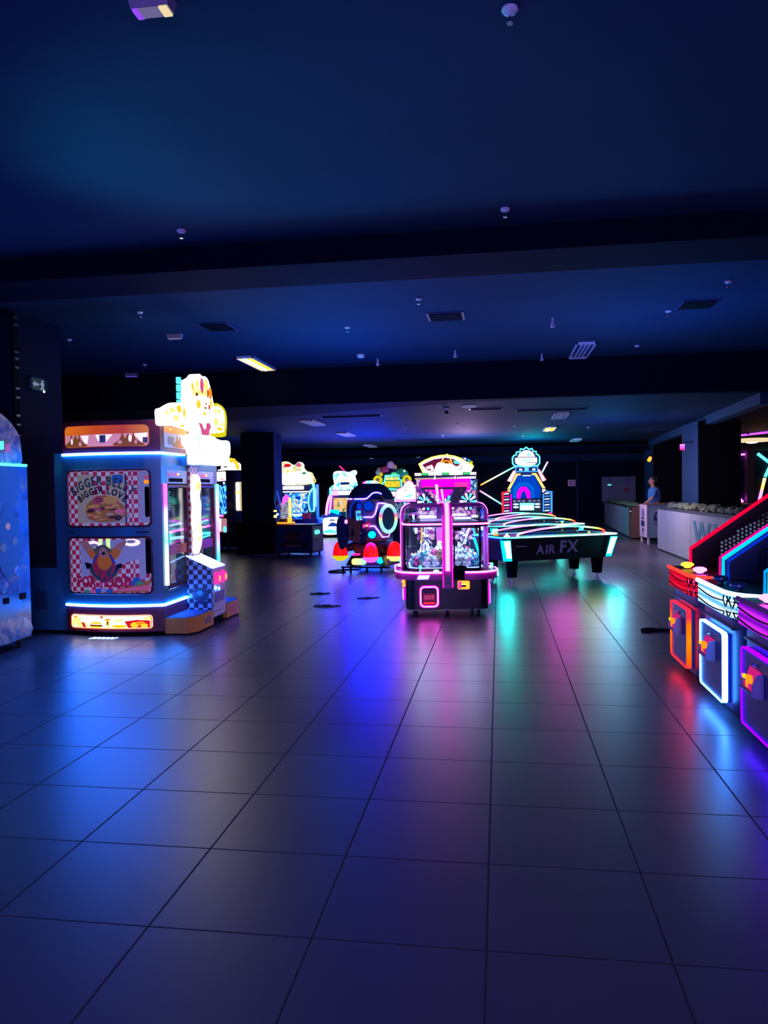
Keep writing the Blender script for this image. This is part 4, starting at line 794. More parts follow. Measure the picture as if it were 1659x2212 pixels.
mk('side_picture', 'ocean_sky', [('p', 'yz', smooth([(-0.5, 1.8), (0.38, 1.8), (0.3, 1.4), (0.1, 1.1), (-0.2, 0.95), (-0.5, 1.0)], 3), 0.48, 0.482), ('p', 'yz', smooth([(0.15, 1.45), (0.3, 1.42), (0.4, 1.2), (0.42, 0.9), (0.25, 0.75), (0.1, 0.8), (0.02, 1.1)], 3), 0.482, 0.484, {'m': 'teal_letter'}),
    ('p', 'yz', ell(-0.1, 0.45, 0.5, 0.14, 24), 0.482, 0.484, {'m': 'machine_blue'}), ('p', 'yz', smooth([(-0.5, 0.36), (-0.2, 0.3), (0.2, 0.34), (0.46, 0.3), (0.5, 0.12), (-0.5, 0.12)], 3), 0.482, 0.485, {'m': 'reef_print'})] +
    [('p', 'yz', smooth([(a - w, b_), (a, b_ + w * 0.8), (a + w, b_), (a + w * 0.3, b_ - w), (a - w * 0.6, b_ - w * 0.7)], 3), 0.484, 0.487, {'m': m}) for a, b_, w, m in [(0.0, 1.3, 0.05, 'deep_blue'), (0.2, 1.25, 0.04, 'food_gold'), (0.3, 1.1, 0.045, 'hair_print'), (0.12, 1.05, 0.05, 'hair_print'), (0.35, 1.35, 0.03, 'navy'), (-0.05, 0.8, 0.1, 'reef_print'), (0.1, 0.68, 0.08, 'reef_print'), (0.33, 0.8, 0.06, 'reef_print'), (-0.3, 1.5, 0.1, 'plate_grey'), (-0.15, 0.62, 0.07, 'reef_print')]], oc)
mk('slot', 'matt_black', [('b', 0.48, 0.492, 0.37, 0.45, 0.50, 0.56), ('b', 0.48, 0.492, 0.10, 0.18, 0.49, 0.55)], oc)
mk('edge_light', 'teal_light', [('t', [(-0.4, 0.5, 1.85), (0.48, 0.53, 1.85), (0.48, -0.5, 1.85)], 0.012)], oc)
hd = mk('header', 'reef_print', [('p', 'yz', smooth([(-0.5, 1.86), (0.2, 1.86), (0.48, 1.86), (0.49, 2.0), (0.47, 2.12), (0.42, 2.2), (0.3, 2.29), (0.14, 2.36), (-0.1, 2.42), (-0.5, 2.42)], 3), -0.4, 0.46)], oc)
mk('picture', 'food_gold', [('p', 'yz', [(-0.2, 2.06), (0.3, 2.1), (0.3, 1.98), (-0.2, 1.93)], 0.46, 0.466, {'m': 'hair_print'}), ('p', 'yz', [(0.0, 2.06), (0.1, 2.07), (0.1, 1.99), (0.0, 1.98)], 0.466, 0.469), ('p', 'yz', [(0.12, 2.07), (0.2, 2.08), (0.2, 2.0), (0.12, 1.99)], 0.466, 0.469, {'m': 'sky_light'}), ('p', 'yz', [(0.22, 2.05), (0.3, 2.06), (0.3, 1.98), (0.22, 1.97)], 0.466, 0.469, {'m': 'ball_pink'}), ('p', 'yz', [(-0.12, 2.05), (-0.03, 2.06), (-0.03, 1.98), (-0.12, 1.96)], 0.466, 0.469, {'m': 'cream_print'})], hd)

# ---------------------------------------------------------------- four-player claw machine
def R4(k): return Matrix.Rotation(k * PI / 2, 3, 'Z')
def rsq(a, r, n=6): return rr(-a, a, -a, a, r, n)
A = 0.51
claw = thing('claw_machine', 'four player claw machine with pink neon and rounded glass full of plush toys', 'claw machine', (-0.69, 9.72, 0), 8)
mk('base', 'black', [('p', 'xy', rsq(A - 0.01, 0.12), 0.09, 0.5), ('p', 'xy', rsq(A - 0.03, 0.15), 0.5, 0.585)], claw)
mk('deck', 'white_light', [('p', 'xy', rsq(A - 0.06, 0.18), 0.585, 0.59), ('p', 'xy', rsq(A - 0.075, 0.17), 0.59, 0.594, {'m': 'deep_blue'})], claw)
for x, y in ((-0.38, -0.38), (0.38, -0.38), (-0.38, 0.38), (0.38, 0.38), (0.0, -0.4)):
    mk('castor', 'rubber', [('c', (x - 0.018, y, 0.035), (x + 0.018, y, 0.035), 0.035), ('b', x - 0.03, x + 0.03, y - 0.02, y + 0.02, 0.07, 0.09, {'m': 'steel'})], claw)
def shell(zs):
    """rounded-square glass wall: list of (half width, z)"""
    M = Mesh(); M.mat('clear_glass'); rings = []
    for a, z in zs: rings.append([M.bm.verts.new((x, y, z)) for x, y in rsq(a, 0.2 * a / A)])
    for P, Q in zip(rings, rings[1:]):
        for j in range(len(P)): M.face([P[j], P[(j + 1) % len(P)], Q[(j + 1) % len(Q)], Q[j]])
    me = bpy.data.meshes.new('glass'); M.bm.to_mesh(me); M.bm.free(); me.materials.append(MATS['clear_glass'])
    me.polygons.foreach_set('use_smooth', [True] * len(me.polygons))
    o = bpy.data.objects.new('glass', me); COL.objects.link(o); o.parent = claw
shell([(A, 0.585), (A, 1.12)])
shell([(A, 1.14), (A, 1.23), (A - 0.012, 1.275), (A - 0.04, 1.31), (A - 0.09, 1.33)])
mk('band', 'black', [('p', 'xy', ring(rsq(A + 0.012, 0.2), rsq(A - 0.02, 0.19)), 1.085, 1.15)], claw)
mk('band_light', 'pink_light', [('t', [(x, y, 1.12) for x, y in rsq(A + 0.02, 0.21)], 0.011, True)], claw)
mk('roof', 'black', [('p', 'xy', rsq(A - 0.085, 0.12), 1.325, 1.345)], claw)
mk('roof_edge', 'pink_plastic', [('t', [(x, y, 1.335) for x, y in rsq(A - 0.08, 0.13)], 0.018, True)], claw)
for k in range(4): mk('roof_lamp', 'white_light', [('c', (0.1, -A + 0.12, 1.185), (0.3, -A + 0.12, 1.185), 0.012), ('c', (-0.32, -A + 0.13, 1.2), (-0.12, -A + 0.13, 1.2), 0.014)], claw, warp=lambda v, R=R4(k): R @ v)
mk('roof_tray', 'deep_blue', [('p', 'xy', rsq(A - 0.1, 0.15), 1.135, 1.145)], claw)
for k in range(4):
    R = R4(k); rot = lambda P: [tuple(R @ Vector(q)) for q in P]
    c1 = mk('corner_post', 'pink_plastic', [('b', -0.062, 0.062, -A - 0.035, -A + 0.01, 0.35, 1.22), ('p', 'yz', [(-A - 0.035, 1.22), (-A - 0.03, 1.27), (-A - 0.008, 1.315), (-A + 0.03, 1.35), (-A + 0.09, 1.365), (-A + 0.09, 1.33), (-A + 0.05, 1.32), (-A + 0.02, 1.29), (-A + 0.01, 1.22)], -0.062, 0.062), ('b', -0.055, 0.055, -A + 0.06, -0.05, 1.335, 1.365)], claw, warp=lambda v, R=R: R @ v)
    mk('post_light', 'pink_light', [('b', -0.024, 0.024, -A - 0.045, -A - 0.035, 0.56, 1.22), ('p', 'yz', [(-A - 0.045, 1.22), (-A - 0.04, 1.275), (-A - 0.016, 1.322), (-A + 0.02, 1.358), (-A + 0.08, 1.375), (-A + 0.08, 1.362), (-A + 0.03, 1.347), (-A - 0.005, 1.313), (-A - 0.028, 1.27), (-A - 0.034, 1.22)], -0.024, 0.024)], c1, warp=lambda v, R=R: R @ v)
    mk('post_edge', 'pink_glow', [('b', -0.064, -0.05, -A - 0.04, -A - 0.035, 0.36, 1.22), ('b', 0.05, 0.064, -A - 0.04, -A - 0.035, 0.36, 1.22)], c1, warp=lambda v, R=R: R @ v)
    mk('label_plate', 'grey_purple', [('p', 'xz', rr(-0.03, 0.03, 0.39, 0.5, 0.02), -A - 0.04, -A - 0.035)] + [('b', -0.012, 0.012, -A - 0.043, -A - 0.04, 0.41 + 0.018 * j, 0.418 + 0.018 * j, {'m': 'black'}) for j in range(4)], c1, warp=lambda v, R=R: R @ v)
    # console round the corner to the left of each post
    r_ = 0.22
    def path(off):
        a = A + off; rad = r_ + off; c = A - r_
        P = [(-0.075, -a), (-0.2, -a)]
        P += [(-c + rad * math.cos(math.radians(t)), -c + rad * math.sin(math.radians(t))) for t in range(270, 179, -9)]
        return P + [(-a, -0.2)]
    o_, i_ = path(0.115), path(-0.01)
    cs = mk('control_console', 'pink_plastic', [('p', 'xy', o_ + i_[::-1], 0.46, 0.545)], claw, warp=lambda v, R=R: R @ v)
    mk('console_light', 'pink_light', [('t', [(x, y, 0.55) for x, y in o_], 0.012)], cs, warp=lambda v, R=R: R @ v)
    mk('console_deck', 'black', [('p', 'xy', path(0.1) + i_[::-1], 0.545, 0.556)], cs, warp=lambda v, R=R: R @ v)
    mk('button', 'white_light', [('s', -0.14, -A - 0.06, 0.565, 0.035, 0.03, 0.016)], cs, warp=lambda v, R=R: R @ v)
    mk('joystick', 'teal_light', [('c', (-0.33, -A - 0.045, 0.55), (-0.33, -A - 0.045, 0.6), 0.008), ('s', -0.33, -A - 0.045, 0.615, 0.02)], cs, warp=lambda v, R=R: R @ v)
    mk('name_light', 'white_light', [('p', 'xz', [(-0.37, 0.475), (-0.24, 0.475), (-0.22, 0.52), (-0.35, 0.52)], -A - 0.122, -A - 0.112)], cs, warp=lambda v, R=R: R @ v)
    # prize hatch, coin slot and service door below and beside the console
    ph = mk('prize_hatch', 'magenta_glow', [('p', 'xz', ring(rr(-0.345, -0.105, 0.115, 0.385, 0.055), rr(-0.315, -0.135, 0.145, 0.355, 0.04)), -A - 0.012, -A + 0.01)], claw, warp=lambda v, R=R: R @ v)
    mk('hatch_light', 'pink_light', [('t', [(x, -A - 0.014, z) for x, z in rr(-0.328, -0.122, 0.132, 0.368, 0.045)], 0.009, True)], ph, warp=lambda v, R=R: R @ v)
    mk('flap', 'dark_print', [('p', 'xz', rr(-0.30, -0.15, 0.15, 0.35, 0.01), -A - 0.004, -A + 0.01), ('p', 'xz', rr(-0.295, -0.155, 0.16, 0.185, 0.004), -A - 0.008, -A - 0.004, {'m': 'red_light'}), ('p', 'xz', rr(-0.295, -0.155, 0.2, 0.285, 0.004), -A - 0.007, -A - 0.004, {'m': 'letter_red'}), ('txt', 'OUT', 0.06, -0.225, 0.22, -A - 0.009, {'wide': 0.8, 'm': 'sign_pink'})], ph, warp=lambda v, R=R: R @ v)
    mk('coin_unit', 'orange_light', [('p', 'xz', rr(0.12, 0.26, 0.34, 0.435, 0.015), -A - 0.03, -A), ('p', 'xz', rr(0.125, 0.165, 0.345, 0.43, 0.015), -A - 0.033, -A - 0.03, {'m': 'rosy_light'}), ('b', 0.16, 0.215, -A - 0.036, -A - 0.03, 0.365, 0.39, {'m': 'dark_print'}), ('b', 0.16, 0.215, -A - 0.038, -A - 0.03, 0.392, 0.402, {'m': 'yellow_light'}), ('b', 0.125, 0.255, -A - 0.03, -A, 0.325, 0.335, {'m': 'grey_purple'})], claw, warp=lambda v, R=R: R @ v)
    mk('service_door', 'matt_black', [('b', 0.075, 0.09, -A - 0.01, -A + 0.01, 0.58, 1.1), ('b', 0.38, 0.405, -A - 0.01, -A + 0.01, 0.58, 1.1), ('b', 0.075, 0.4, -A - 0.01, -A + 0.01, 1.07, 1.1), ('p', 'xz', [(0.06, 0.45), (0.4, 0.45), (0.4, 0.585), (0.24, 0.59), (0.2, 0.62), (0.075, 0.62)], -A - 0.01, -A + 0.01), ('b', 0.08, 0.17, -A - 0.008, -A + 0.008, 1.04, 1.07)], claw, warp=lambda v, R=R: R @ v)
    # hanging claw of this station
    cx, cy = R @ Vector((-0.24, -0.24, 0)) , 0
    q = R @ Vector((-0.24, -0.24, 0))
    hc = mk('claw', 'chrome', [('c', (q.x, q.y, 1.13), (q.x, q.y, 0.98), 0.012), ('l', [(0.02, 0.0), (0.035, -0.02), (0.035, -0.06), (0.015, -0.075)], (q.x, q.y, 0.98))] + [('t', [(q.x + 0.03 * math.cos(t), q.y + 0.03 * math.sin(t), 0.91), (q.x + 0.07 * math.cos(t), q.y + 0.07 * math.sin(t), 0.87), (q.x + 0.055 * math.cos(t), q.y + 0.055 * math.sin(t), 0.81), (q.x + 0.02 * math.cos(t), q.y + 0.02 * math.sin(t), 0.785)], 0.007) for t in (0.3, 2.4, 4.5)], claw)
    mk('guide_rail', 'steel', [('b', q.x - 0.2, q.x + 0.2, q.y - 0.012, q.y + 0.012, 1.08, 1.1)], hc)
mk('measuring_strip', 'sign_yellow', [('b', -0.29, -0.27, 0.1, 0.11, 0.85, 1.06)], claw)
mk('lamp_bar', 'white_light', [('b', -0.38, -0.35, -0.3, -0.28, 1.0, 1.07), ('b', -0.26, -0.17, -0.2, -0.19, 1.05, 1.08), ('b', 0.42, 0.48, -0.1, -0.08, 1.02, 1.07)], claw)
mk('hose', 'pale_fitting', [('t', smooth([(0.06, -0.3, 0.86), (0.12, -0.3, 0.82), (0.18, -0.3, 0.83), (0.24, -0.3, 0.92), (0.28, -0.3, 1.04), (0.3, -0.3, 1.1)], 4, False), 0.01)], claw)
tpc = mk('topper_frame', 'black', [('b', -0.29, 0.29, -0.05, 0.05, 1.535, 1.565), ('p', 'xz', [(-0.29, 1.54), (-0.25, 1.54), (-0.06, 1.35), (-0.13, 1.35)], -0.04, 0.04), ('p', 'xz', [(0.29, 1.54), (0.24, 1.54), (0.06, 1.35), (0.16, 1.35)], -0.04, 0.04), ('p', 'xz', [(0.12, 1.535), (0.22, 1.535), (0.12, 1.35), (0.08, 1.40)], -0.035, 0.035)], claw)
mk('topper_sign', 'magenta_glow', [('p', 'xz', [(-0.17, 1.535), (0.13, 1.535), (-0.02, 1.38)], -0.03, 0.03)], tpc)
mk('topper_light', 'pink_light', [('p', 'xz', [(-0.11, 1.60), (-0.075, 1.60), (-0.06, 1.36), (-0.085, 1.36)], -0.06, -0.04), ('p', 'xz', [(-0.04, 1.54), (-0.015, 1.54), (0.0, 1.40), (-0.02, 1.40)], -0.05, -0.03)], tpc)
lamp('claw_case_lamp', 'POINT', (-0.69, 9.72, 1.06), (0.4, 0.65, 1.0), 6, 0.12)
for ang in (53, 143, 233, 323):
    lamp('claw_station_lamp', 'AREA', (-0.69 + 0.40 * math.cos(math.radians(ang)), 9.72 + 0.40 * math.sin(math.radians(ang)), 1.08), (0.42, 0.66, 1.0), 7, 0.3, (-0.69 + 0.36 * math.cos(math.radians(ang)), 9.72 + 0.36 * math.sin(math.radians(ang)), 0.5))
# plush toys heaped in the case
pbr('plush_white', (0.8, 0.8, 0.82), 0.9, noise=0.15, nscale=40); pbr('plush_pink', (0.75, 0.1, 0.3), 0.9); pbr('plush_brown', (0.3, 0.14, 0.07), 0.9); pbr('plush_teal', (0.05, 0.4, 0.45), 0.9); pbr('plush_blue', (0.08, 0.2, 0.65), 0.9); pbr('plush_red', (0.6, 0.03, 0.05), 0.9)
def plush(mat):
    return mk('plush_toy', mat, [('s', 0, 0, 0.035, 0.042, 0.038, 0.038), ('s', 0, -0.012, 0.088, 0.032, 0.03, 0.03), ('s', -0.026, -0.01, 0.115, 0.013, 0.01, 0.015), ('s', 0.026, -0.01, 0.115, 0.013, 0.01, 0.015), ('s', -0.045, -0.012, 0.04, 0.014, 0.014, 0.022), ('s', 0.045, -0.012, 0.04, 0.014, 0.014, 0.022), ('s', -0.024, -0.035, 0.012, 0.017, 0.022, 0.014), ('s', 0.024, -0.035, 0.012, 0.017, 0.022, 0.014), ('s', -0.011, -0.04, 0.093, 0.004, {'m': 'black'}), ('s', 0.011, -0.04, 0.093, 0.004, {'m': 'black'}), ('s', 0, -0.042, 0.083, 0.007, 0.006, 0.005, {'m': 'black'})])
protos = {}
random.seed(11)
RZ = math.radians(8)
cand = []
for ly, (n, zz) in enumerate(((7, 0.594), (6, 0.672), (4, 0.748))):
    e = 0.38 - 0.085 * ly
    for ix in range(n):
        for iy in range(n):
            x = -e + 2 * e * (ix / (n - 1)) + random.uniform(-0.012, 0.012); y = -e + 2 * e * (iy / (n - 1)) + random.uniform(-0.012, 0.012)
            if ly == 0 and max(abs(x), abs(y)) < 0.2: continue
            if ly == 2 and random.random() < 0.45: continue
            if abs(x) > 0.33 and abs(y) > 0.33: continue
            cand.append((x, y, zz))
for x, y, zz in cand:
    c = random.choices(['white', 'pink', 'brown', 'teal', 'blue', 'red'], [76, 5, 4, 6, 5, 4])[0]
    wx = -0.69 + x * math.cos(RZ) - y * math.sin(RZ); wy = 9.72 + x * math.sin(RZ) + y * math.cos(RZ)
    ang = random.uniform(-60, 60)
    if c not in protos:
        protos[c] = tag(plush('plush_' + c), c + ' plush toy heaped among others inside the glass of the pink claw machine', 'plush toy', c + ' plush toys in the claw machine', (wx, wy, zz), ang)
        o = protos[c]
    else:
        o = protos[c].copy(); COL.objects.link(o); o.location = (wx, wy, zz); o.rotation_euler = (0, 0, math.radians(ang))
    if zz > 0.6: o.rotation_euler = (random.uniform(-0.5, 0.5), random.uniform(-0.5, 0.5), math.radians(ang))

# ---------------------------------------------------------------- air hockey tables
grad('rail_rainbow', 'X', -0.95, 0.95, [(0, (1, 0.4, 0.35)), (0.2, (1, 0.1, 0.65)), (0.42, (0.5, 0.1, 1)), (0.55, (0.1, 0.45, 0.8)), (0.72, (0.04, 0.8, 0.3)), (0.88, (0.35, 0.6, 0.05)), (0.94, (1, 0.04, 0.02)), (1, (1, 0.01, 0.01))], 6.5)
grad('rim_light', 'X', -1.1, 1.1, [(0, (0.03, 0.7, 0.7)), (0.15, (0.1, 0.95, 0.85)), (0.35, (0.3, 1, 0.95)), (0.6, (0.15, 1, 0.85)), (0.75, (0.35, 1, 0.95)), (1, (0.4, 1, 1))], 4)
HLm, WDm = 1.07, 0.55
def hockey(label, loc, rz):
    t = thing('air_hockey_table', label, 'air hockey table', loc, rz, 'air hockey tables')
    bd = mk('body', 'black', [('f', -HLm + 0.09, HLm - 0.09, -WDm + 0.07, WDm - 0.07, 0.37, -HLm + 0.01, HLm - 0.01, -WDm + 0.01, WDm - 0.01, 0.73), ('b', -HLm, HLm, -WDm, WDm, 0.715, 0.745)], t)
    mk('panel_line', 'deep_blue', [('t', [(x, -WDm + 0.072 - (z - 0.37) * 0.167 - 0.004, z) for x, z in rr(a, b_, c, d, 0.02)], 0.0025, True, 5) for a, b_, c, d in ((-0.28, 0.28, 0.44, 0.69), (-0.2, 0.22, 0.48, 0.655))], bd)
    lean = lambda v: (v.x, -WDm + 0.07 - (v.z - 0.37) * 0.167 - 0.003 + (v.y + WDm), v.z)
    mk('lettering', 'letter_grey', [('txt', 'AIR', 0.2, -0.27, 0.475, -WDm, {'fit': 0.36}), ('txt', 'FX', 0.27, 0.15, 0.485, -WDm, {'fit': 0.38}), ('p', 'xz', star(-0.80, 0.61, 0.022, 0.01, 5), -WDm - 0.003, -WDm, {'m': 'board_red'}), ('b', -0.77, -0.62, -WDm - 0.003, -WDm, 0.60, 0.615)], bd, warp=lean)
    mk('rim_light', 'rim_light', [('t', [(x, y, 0.752) for x, y in rr(-HLm, HLm, -WDm, WDm, 0.06)], 0.012, True)], t)
    pf = mk('playfield', 'white_plastic', [('b', -HLm + 0.1, HLm - 0.1, -WDm + 0.1, WDm - 0.1, 0.745, 0.75)], t)
    mk('marking', 'blue_light', [('b', -0.01, 0.01, -WDm + 0.1, WDm - 0.1, 0.75, 0.7515), ('p', 'xy', ring(ell(0, 0, 0.16, 0.16, 24), ell(0, 0, 0.145, 0.145, 24)), 0.75, 0.7515)], pf)
    for sx in (-1, 1):
        for sy in (-1, 1):
            mk('corner_light', 'cyan_glow', [('f', *sorted((sx * (HLm - 0.20), sx * (HLm - 0.087))), *sorted((sy * (WDm - 0.16), sy * (WDm - 0.067))), 0.375, *sorted((sx * (HLm - 0.14), sx * (HLm - 0.003))), *sorted((sy * (WDm - 0.10), sy * (WDm - 0.003))), 0.715),
                ('f', *sorted((sx * (HLm - 0.185), sx * (HLm - 0.1))), *sorted((sy * (WDm - 0.14), sy * (WDm - 0.055))), 0.42, *sorted((sx * (HLm - 0.13), sx * (HLm - 0.02))), *sorted((sy * (WDm - 0.09), sy * (WDm + 0.001))), 0.70, {'m': 'teal_white'})], t)
            x, y = sx * 0.80, sy * 0.34
            lg = mk('leg', 'matt_black', [('f', x - 0.055, x + 0.055, y - 0.055, y + 0.055, 0.1, x - 0.075, x + 0.075, y - 0.075, y + 0.075, 0.38)], t)
            mk('foot', 'chrome', [('c', (x, y, 0.02), (x, y, 0.1), 0.016), ('c', (x, y, 0), (x, y, 0.02), 0.035)], lg)
    for sy in (-1, 1):
        P = smooth([(-0.72, sy * 0.42, 0.75), (-0.71, sy * 0.42, 0.80), (-0.3, sy * 0.4, 0.865), (0.2, sy * 0.4, 0.895), (0.6, sy * 0.4, 0.87), (0.87, sy * 0.42, 0.82), (0.88, sy * 0.42, 0.75)], 4, False)
        ar = mk('rail_arch', 'rail_rainbow', [('t', P, 0.014)], t)
        mk('rail_screen', 'smoke_glass', [('p', 'xz', [(p[0], p[2]) for p in P], sy * 0.4 - 0.003, sy * 0.4 + 0.003)], ar)
        for x in (-0.5, -0.1, 0.25, 0.6): mk('rail_button', 'lens_blue' if x < 0.5 else 'yellow_light', [('s', x, sy * 0.41 - 0.01, 0.785, 0.015)], ar)
    for sx in (-1, 1):
        mk('goal_panel', 'deep_blue', [('p', 'xy', ell(sx * (HLm - 0.16), 0, 0.09, 0.32, 20), 0.75, 0.765)], t)
    return t
hockey('nearest black air hockey table with white neon rim, fully in view', (0.745, 13.15, 0), 27.7)
h2 = hockey('second air hockey table, behind the nearest one, cyan corner light at its right', (0.60, 16.75, 0), 24)
clone(h2, (0.4, 19.4, 0), 26, 'farthest air hockey table, in front of the space game')
ml = mk('mallet', 'white_light', [('l', [(0.05, 0), (0.05, 0.02), (0.022, 0.028), (0.018, 0.06), (0.005, 0.065)])])
tag(ml, 'glowing white mallet lying on left end of the nearest air hockey table', 'mallet', loc=(0.12, 12.42, 0.752))
pk = mk('mallet', 'orange_light', [('l', [(0.045, 0), (0.045, 0.018), (0.02, 0.025), (0.016, 0.055), (0.005, 0.06)])])
tag(pk, 'orange mallet on left end of the nearest air hockey table', 'mallet', loc=(-0.05, 12.75, 0.751))
lamp('hockey_fill', 'POINT', (1.0, 14.6, 0.5), (0.0, 0.8, 0.9), 4, 0.3)  # added unseen light, tints the floor around the tables teal

# ---------------------------------------------------------------- rocket pod ride
em('rocket_neon', (0.13, 0.075, 1.0), 12)
lit('thruster_red', (0.9, 0.005, 0.005), 1.0)
rk = thing('rocket_ride', 'round rocket pod ride with neon lines and red booster cones', 'kiddie ride', (-2.43, 14.55, 0), -8)
def RZr(z):
    t = (z - 1.09) / 0.60
    return 0.475 * max(0.0, 1 - abs(t) ** 2.4) ** (1 / 2.4)
def onr(x, z, off=0.012): return (x, -math.sqrt(max(0.0, RZr(z) ** 2 - x * x)) - off, z)
zs = [0.5 + 1.18 * k / 24 for k in range(25)]
mk('hull', 'purple_shell', [('l', [(max(0.02, RZr(z)), z) for z in zs if z <= 1.36] + [(RZr(1.36) , 1.36)], (0, 0, 0), 36)], rk)
mk('canopy', 'matt_navy', [('l', [(RZr(1.36) + 0.004, 1.36)] + [(max(0.16, RZr(z)) + 0.004, z) for z in zs if 1.36 < z < 1.66] + [(0.15, 1.665)], (0, 0, 0), 36)], rk)
grad('canopy_glow', 'X', -0.18, 0.18, [(0, (0.6, 0.1, 1)), (0.25, (0.9, 0.1, 0.9)), (0.5, (0.05, 0.6, 1)), (0.8, (0.7, 0.9, 1)), (1, (0.2, 0.8, 0.9))], 2)
mk('beacon', 'canopy_glow', [('l', [(0.16, 1.66), (0.15, 1.69), (0.09, 1.715), (0.02, 1.72)], (0, 0, 0), 24)], rk)
mk('doorway', 'deep_blue', [('p', 'xz', smooth([(-0.28, 0.95), (-0.27, 1.2), (-0.2, 1.32), (-0.1, 1.36), (0.0, 1.3), (0.03, 1.15), (0.03, 0.7), (-0.02, 0.56), (-0.2, 0.56), (-0.28, 0.75)], 3), -0.47, -0.36)], rk)
mk('arch_trim', 'lens_blue', [('t', [(x, -0.475, z) for x, z in smooth([(-0.26, 1.0), (-0.25, 1.2), (-0.19, 1.31), (-0.1, 1.345), (-0.01, 1.29), (0.015, 1.15), (0.02, 0.95)], 3, False)], 0.014), ('p', 'xz', ell(-0.08, 1.22, 0.05, 0.08, 16), -0.476, -0.47)], rk)
mk('door_panel', 'brown_wood', [('p', 'xz', [(-0.28, 0.60), (-0.08, 0.56), (-0.06, 1.0), (-0.29, 1.02)], -0.49, -0.47), ('b', -0.24, -0.19, -0.495, -0.48, 0.68, 0.82, {'m': 'black'}), ('p', 'xz', [(-0.09, 0.73), (-0.085, 0.86), (-0.075, 0.86), (-0.075, 0.745), (-0.05, 0.745), (-0.05, 0.73)], -0.482, -0.472, {'m': 'plate_grey'})], rk)
sc = mk('screen_frame', 'rosy_light', [('p', 'xz', [(-0.16, 1.17), (-0.13, 0.95), (0.01, 0.97), (-0.03, 1.19)], -0.52, -0.48, {'m': 'pink_plastic'})], rk)
prn('ride_screen', [(0, (0.02, 0.1, 0.4)), (0.45, (0.05, 0.5, 0.8)), (0.55, (0.2, 0.8, 0.95)), (0.65, (0.02, 0.02, 0.05))], 9, 1.2, seed=3)
mk('screen', 'ride_screen', [('p', 'xz', [(-0.145, 1.15), (-0.12, 0.975), (-0.005, 0.99), (-0.04, 1.165)], -0.525, -0.52)], sc)
mk('neon_line', 'rocket_neon', [('t', [onr(x, z) for x, z in [(-0.39, 1.375), (-0.34, 1.375), (-0.25, 1.375)]], 0.012)], rk)
mk('neon_line', 'rocket_neon', [('t', [onr(x, z) for x, z in smooth([(-0.20, 1.375), (-0.05, 1.375), (0.05, 1.38), (0.10, 1.42), (0.16, 1.48), (0.24, 1.49), (0.30, 1.46)], 3, False)], 0.012)], rk)
mk('neon_line', 'rocket_neon', [('t', [onr(x, z) for x, z in [(-0.02, 1.035), (0.08, 1.035), (0.17, 1.035), (0.22, 1.10), (0.26, 1.29), (0.33, 1.29), (0.40, 1.27)]], 0.012)], rk)
mk('neon_line', 'rocket_neon', [('t', [onr(x, z) for x, z in [(0.10, 0.865), (0.20, 0.865), (0.25, 0.77), (0.29, 0.65), (0.36, 0.65), (0.42, 0.78), (0.46, 0.95)]], 0.012)], rk)
def disc_on(x, z, r, m, off, parent=rk, name='porthole', inner=None):
    c = Vector(onr(x, z, off)); n = Vector((c.x, c.y, (z - 1.09) * 0.35)).normalized(); 
    sh = [('c', tuple(c), tuple(c + n * 0.02), r, r * 0.94, 28)]
    if inner: sh.append(('c', tuple(c + n * 0.018), tuple(c + n * 0.024), r * 0.78, r * 0.7, 28, {'m': inner}))
    return mk(name, m, sh, parent)
disc_on(0.10, 1.24, 0.118, 'deep_blue', 0.0, inner='lens_blue')
disc_on(0.13, 0.71, 0.10, 'deep_blue', 0.0, inner='cyan_glow')
# round side window with a rainbow ring
rc_ = Vector((0.405, -0.30, 1.0)); nn = Vector((0.86, -0.5, 0)).normalized(); uu = Vector((0, 0, 1)); ww = nn.cross(uu)
grad('ring_rainbow', 'Z', 0.72, 1.28, [(0, (0.5, 0.95, 1)), (0.2, (0.3, 0.95, 0.9)), (0.4, (0.5, 0.95, 0.7)), (0.52, (1, 0.7, 0.4)), (0.6, (1, 0.1, 0.5)), (0.75, (0.2, 0.8, 0.9)), (1, (0.8, 0.9, 1))], 1.1)
wd = mk('side_window', 'deep_blue', [('c', tuple(rc_ - nn * 0.05), tuple(rc_ + nn * 0.03), 0.24, 0.22, 28)], rk)
mk('window_ring', 'ring_rainbow', [('t', [tuple(rc_ + nn * 0.035 + (uu * math.sin(t) * 0.245 + ww * math.cos(t) * 0.2)) for t in [2 * PI * k / 28 for k in range(28)]], 0.035, True)], wd)
mk('vent_flap', 'black', [('p', 'xz', [(0.25, 1.44), (0.33, 1.42), (0.37, 1.32), (0.28, 1.33)], -0.37, -0.30)], rk)
mk('coin_slot', 'rosy_light', [('b', -0.01, 0.12, -0.495, -0.46, 0.86, 0.905), ('b', -0.01, 0.02, -0.495, -0.46, 0.83, 0.86), ('b', 0.045, 0.085, -0.498, -0.47, 0.865, 0.885, {'m': 'yellow_light'})], rk)
fn = mk('fin', 'matt_navy', [('p', 'xz', smooth([(-0.50, 1.04), (-0.44, 1.06), (-0.37, 1.0), (-0.36, 0.85), (-0.34, 0.6), (-0.38, 0.5), (-0.47, 0.42), (-0.53, 0.55), (-0.56, 0.8), (-0.54, 0.98)], 3), -0.42, -0.36), ('b', -0.5, -0.3, -0.36, -0.15, 0.7, 0.9)], rk)
mk('fin_light', 'pink_light', [('s', -0.36, -0.43, 0.95, 0.03, 0.015, 0.04)], fn)
mk('hull_skirt', 'dark_print', [('l', [(0.30, 0.30), (0.36, 0.40), (0.40, 0.52), (0.30, 0.56)], (0, 0, 0), 28)], rk)
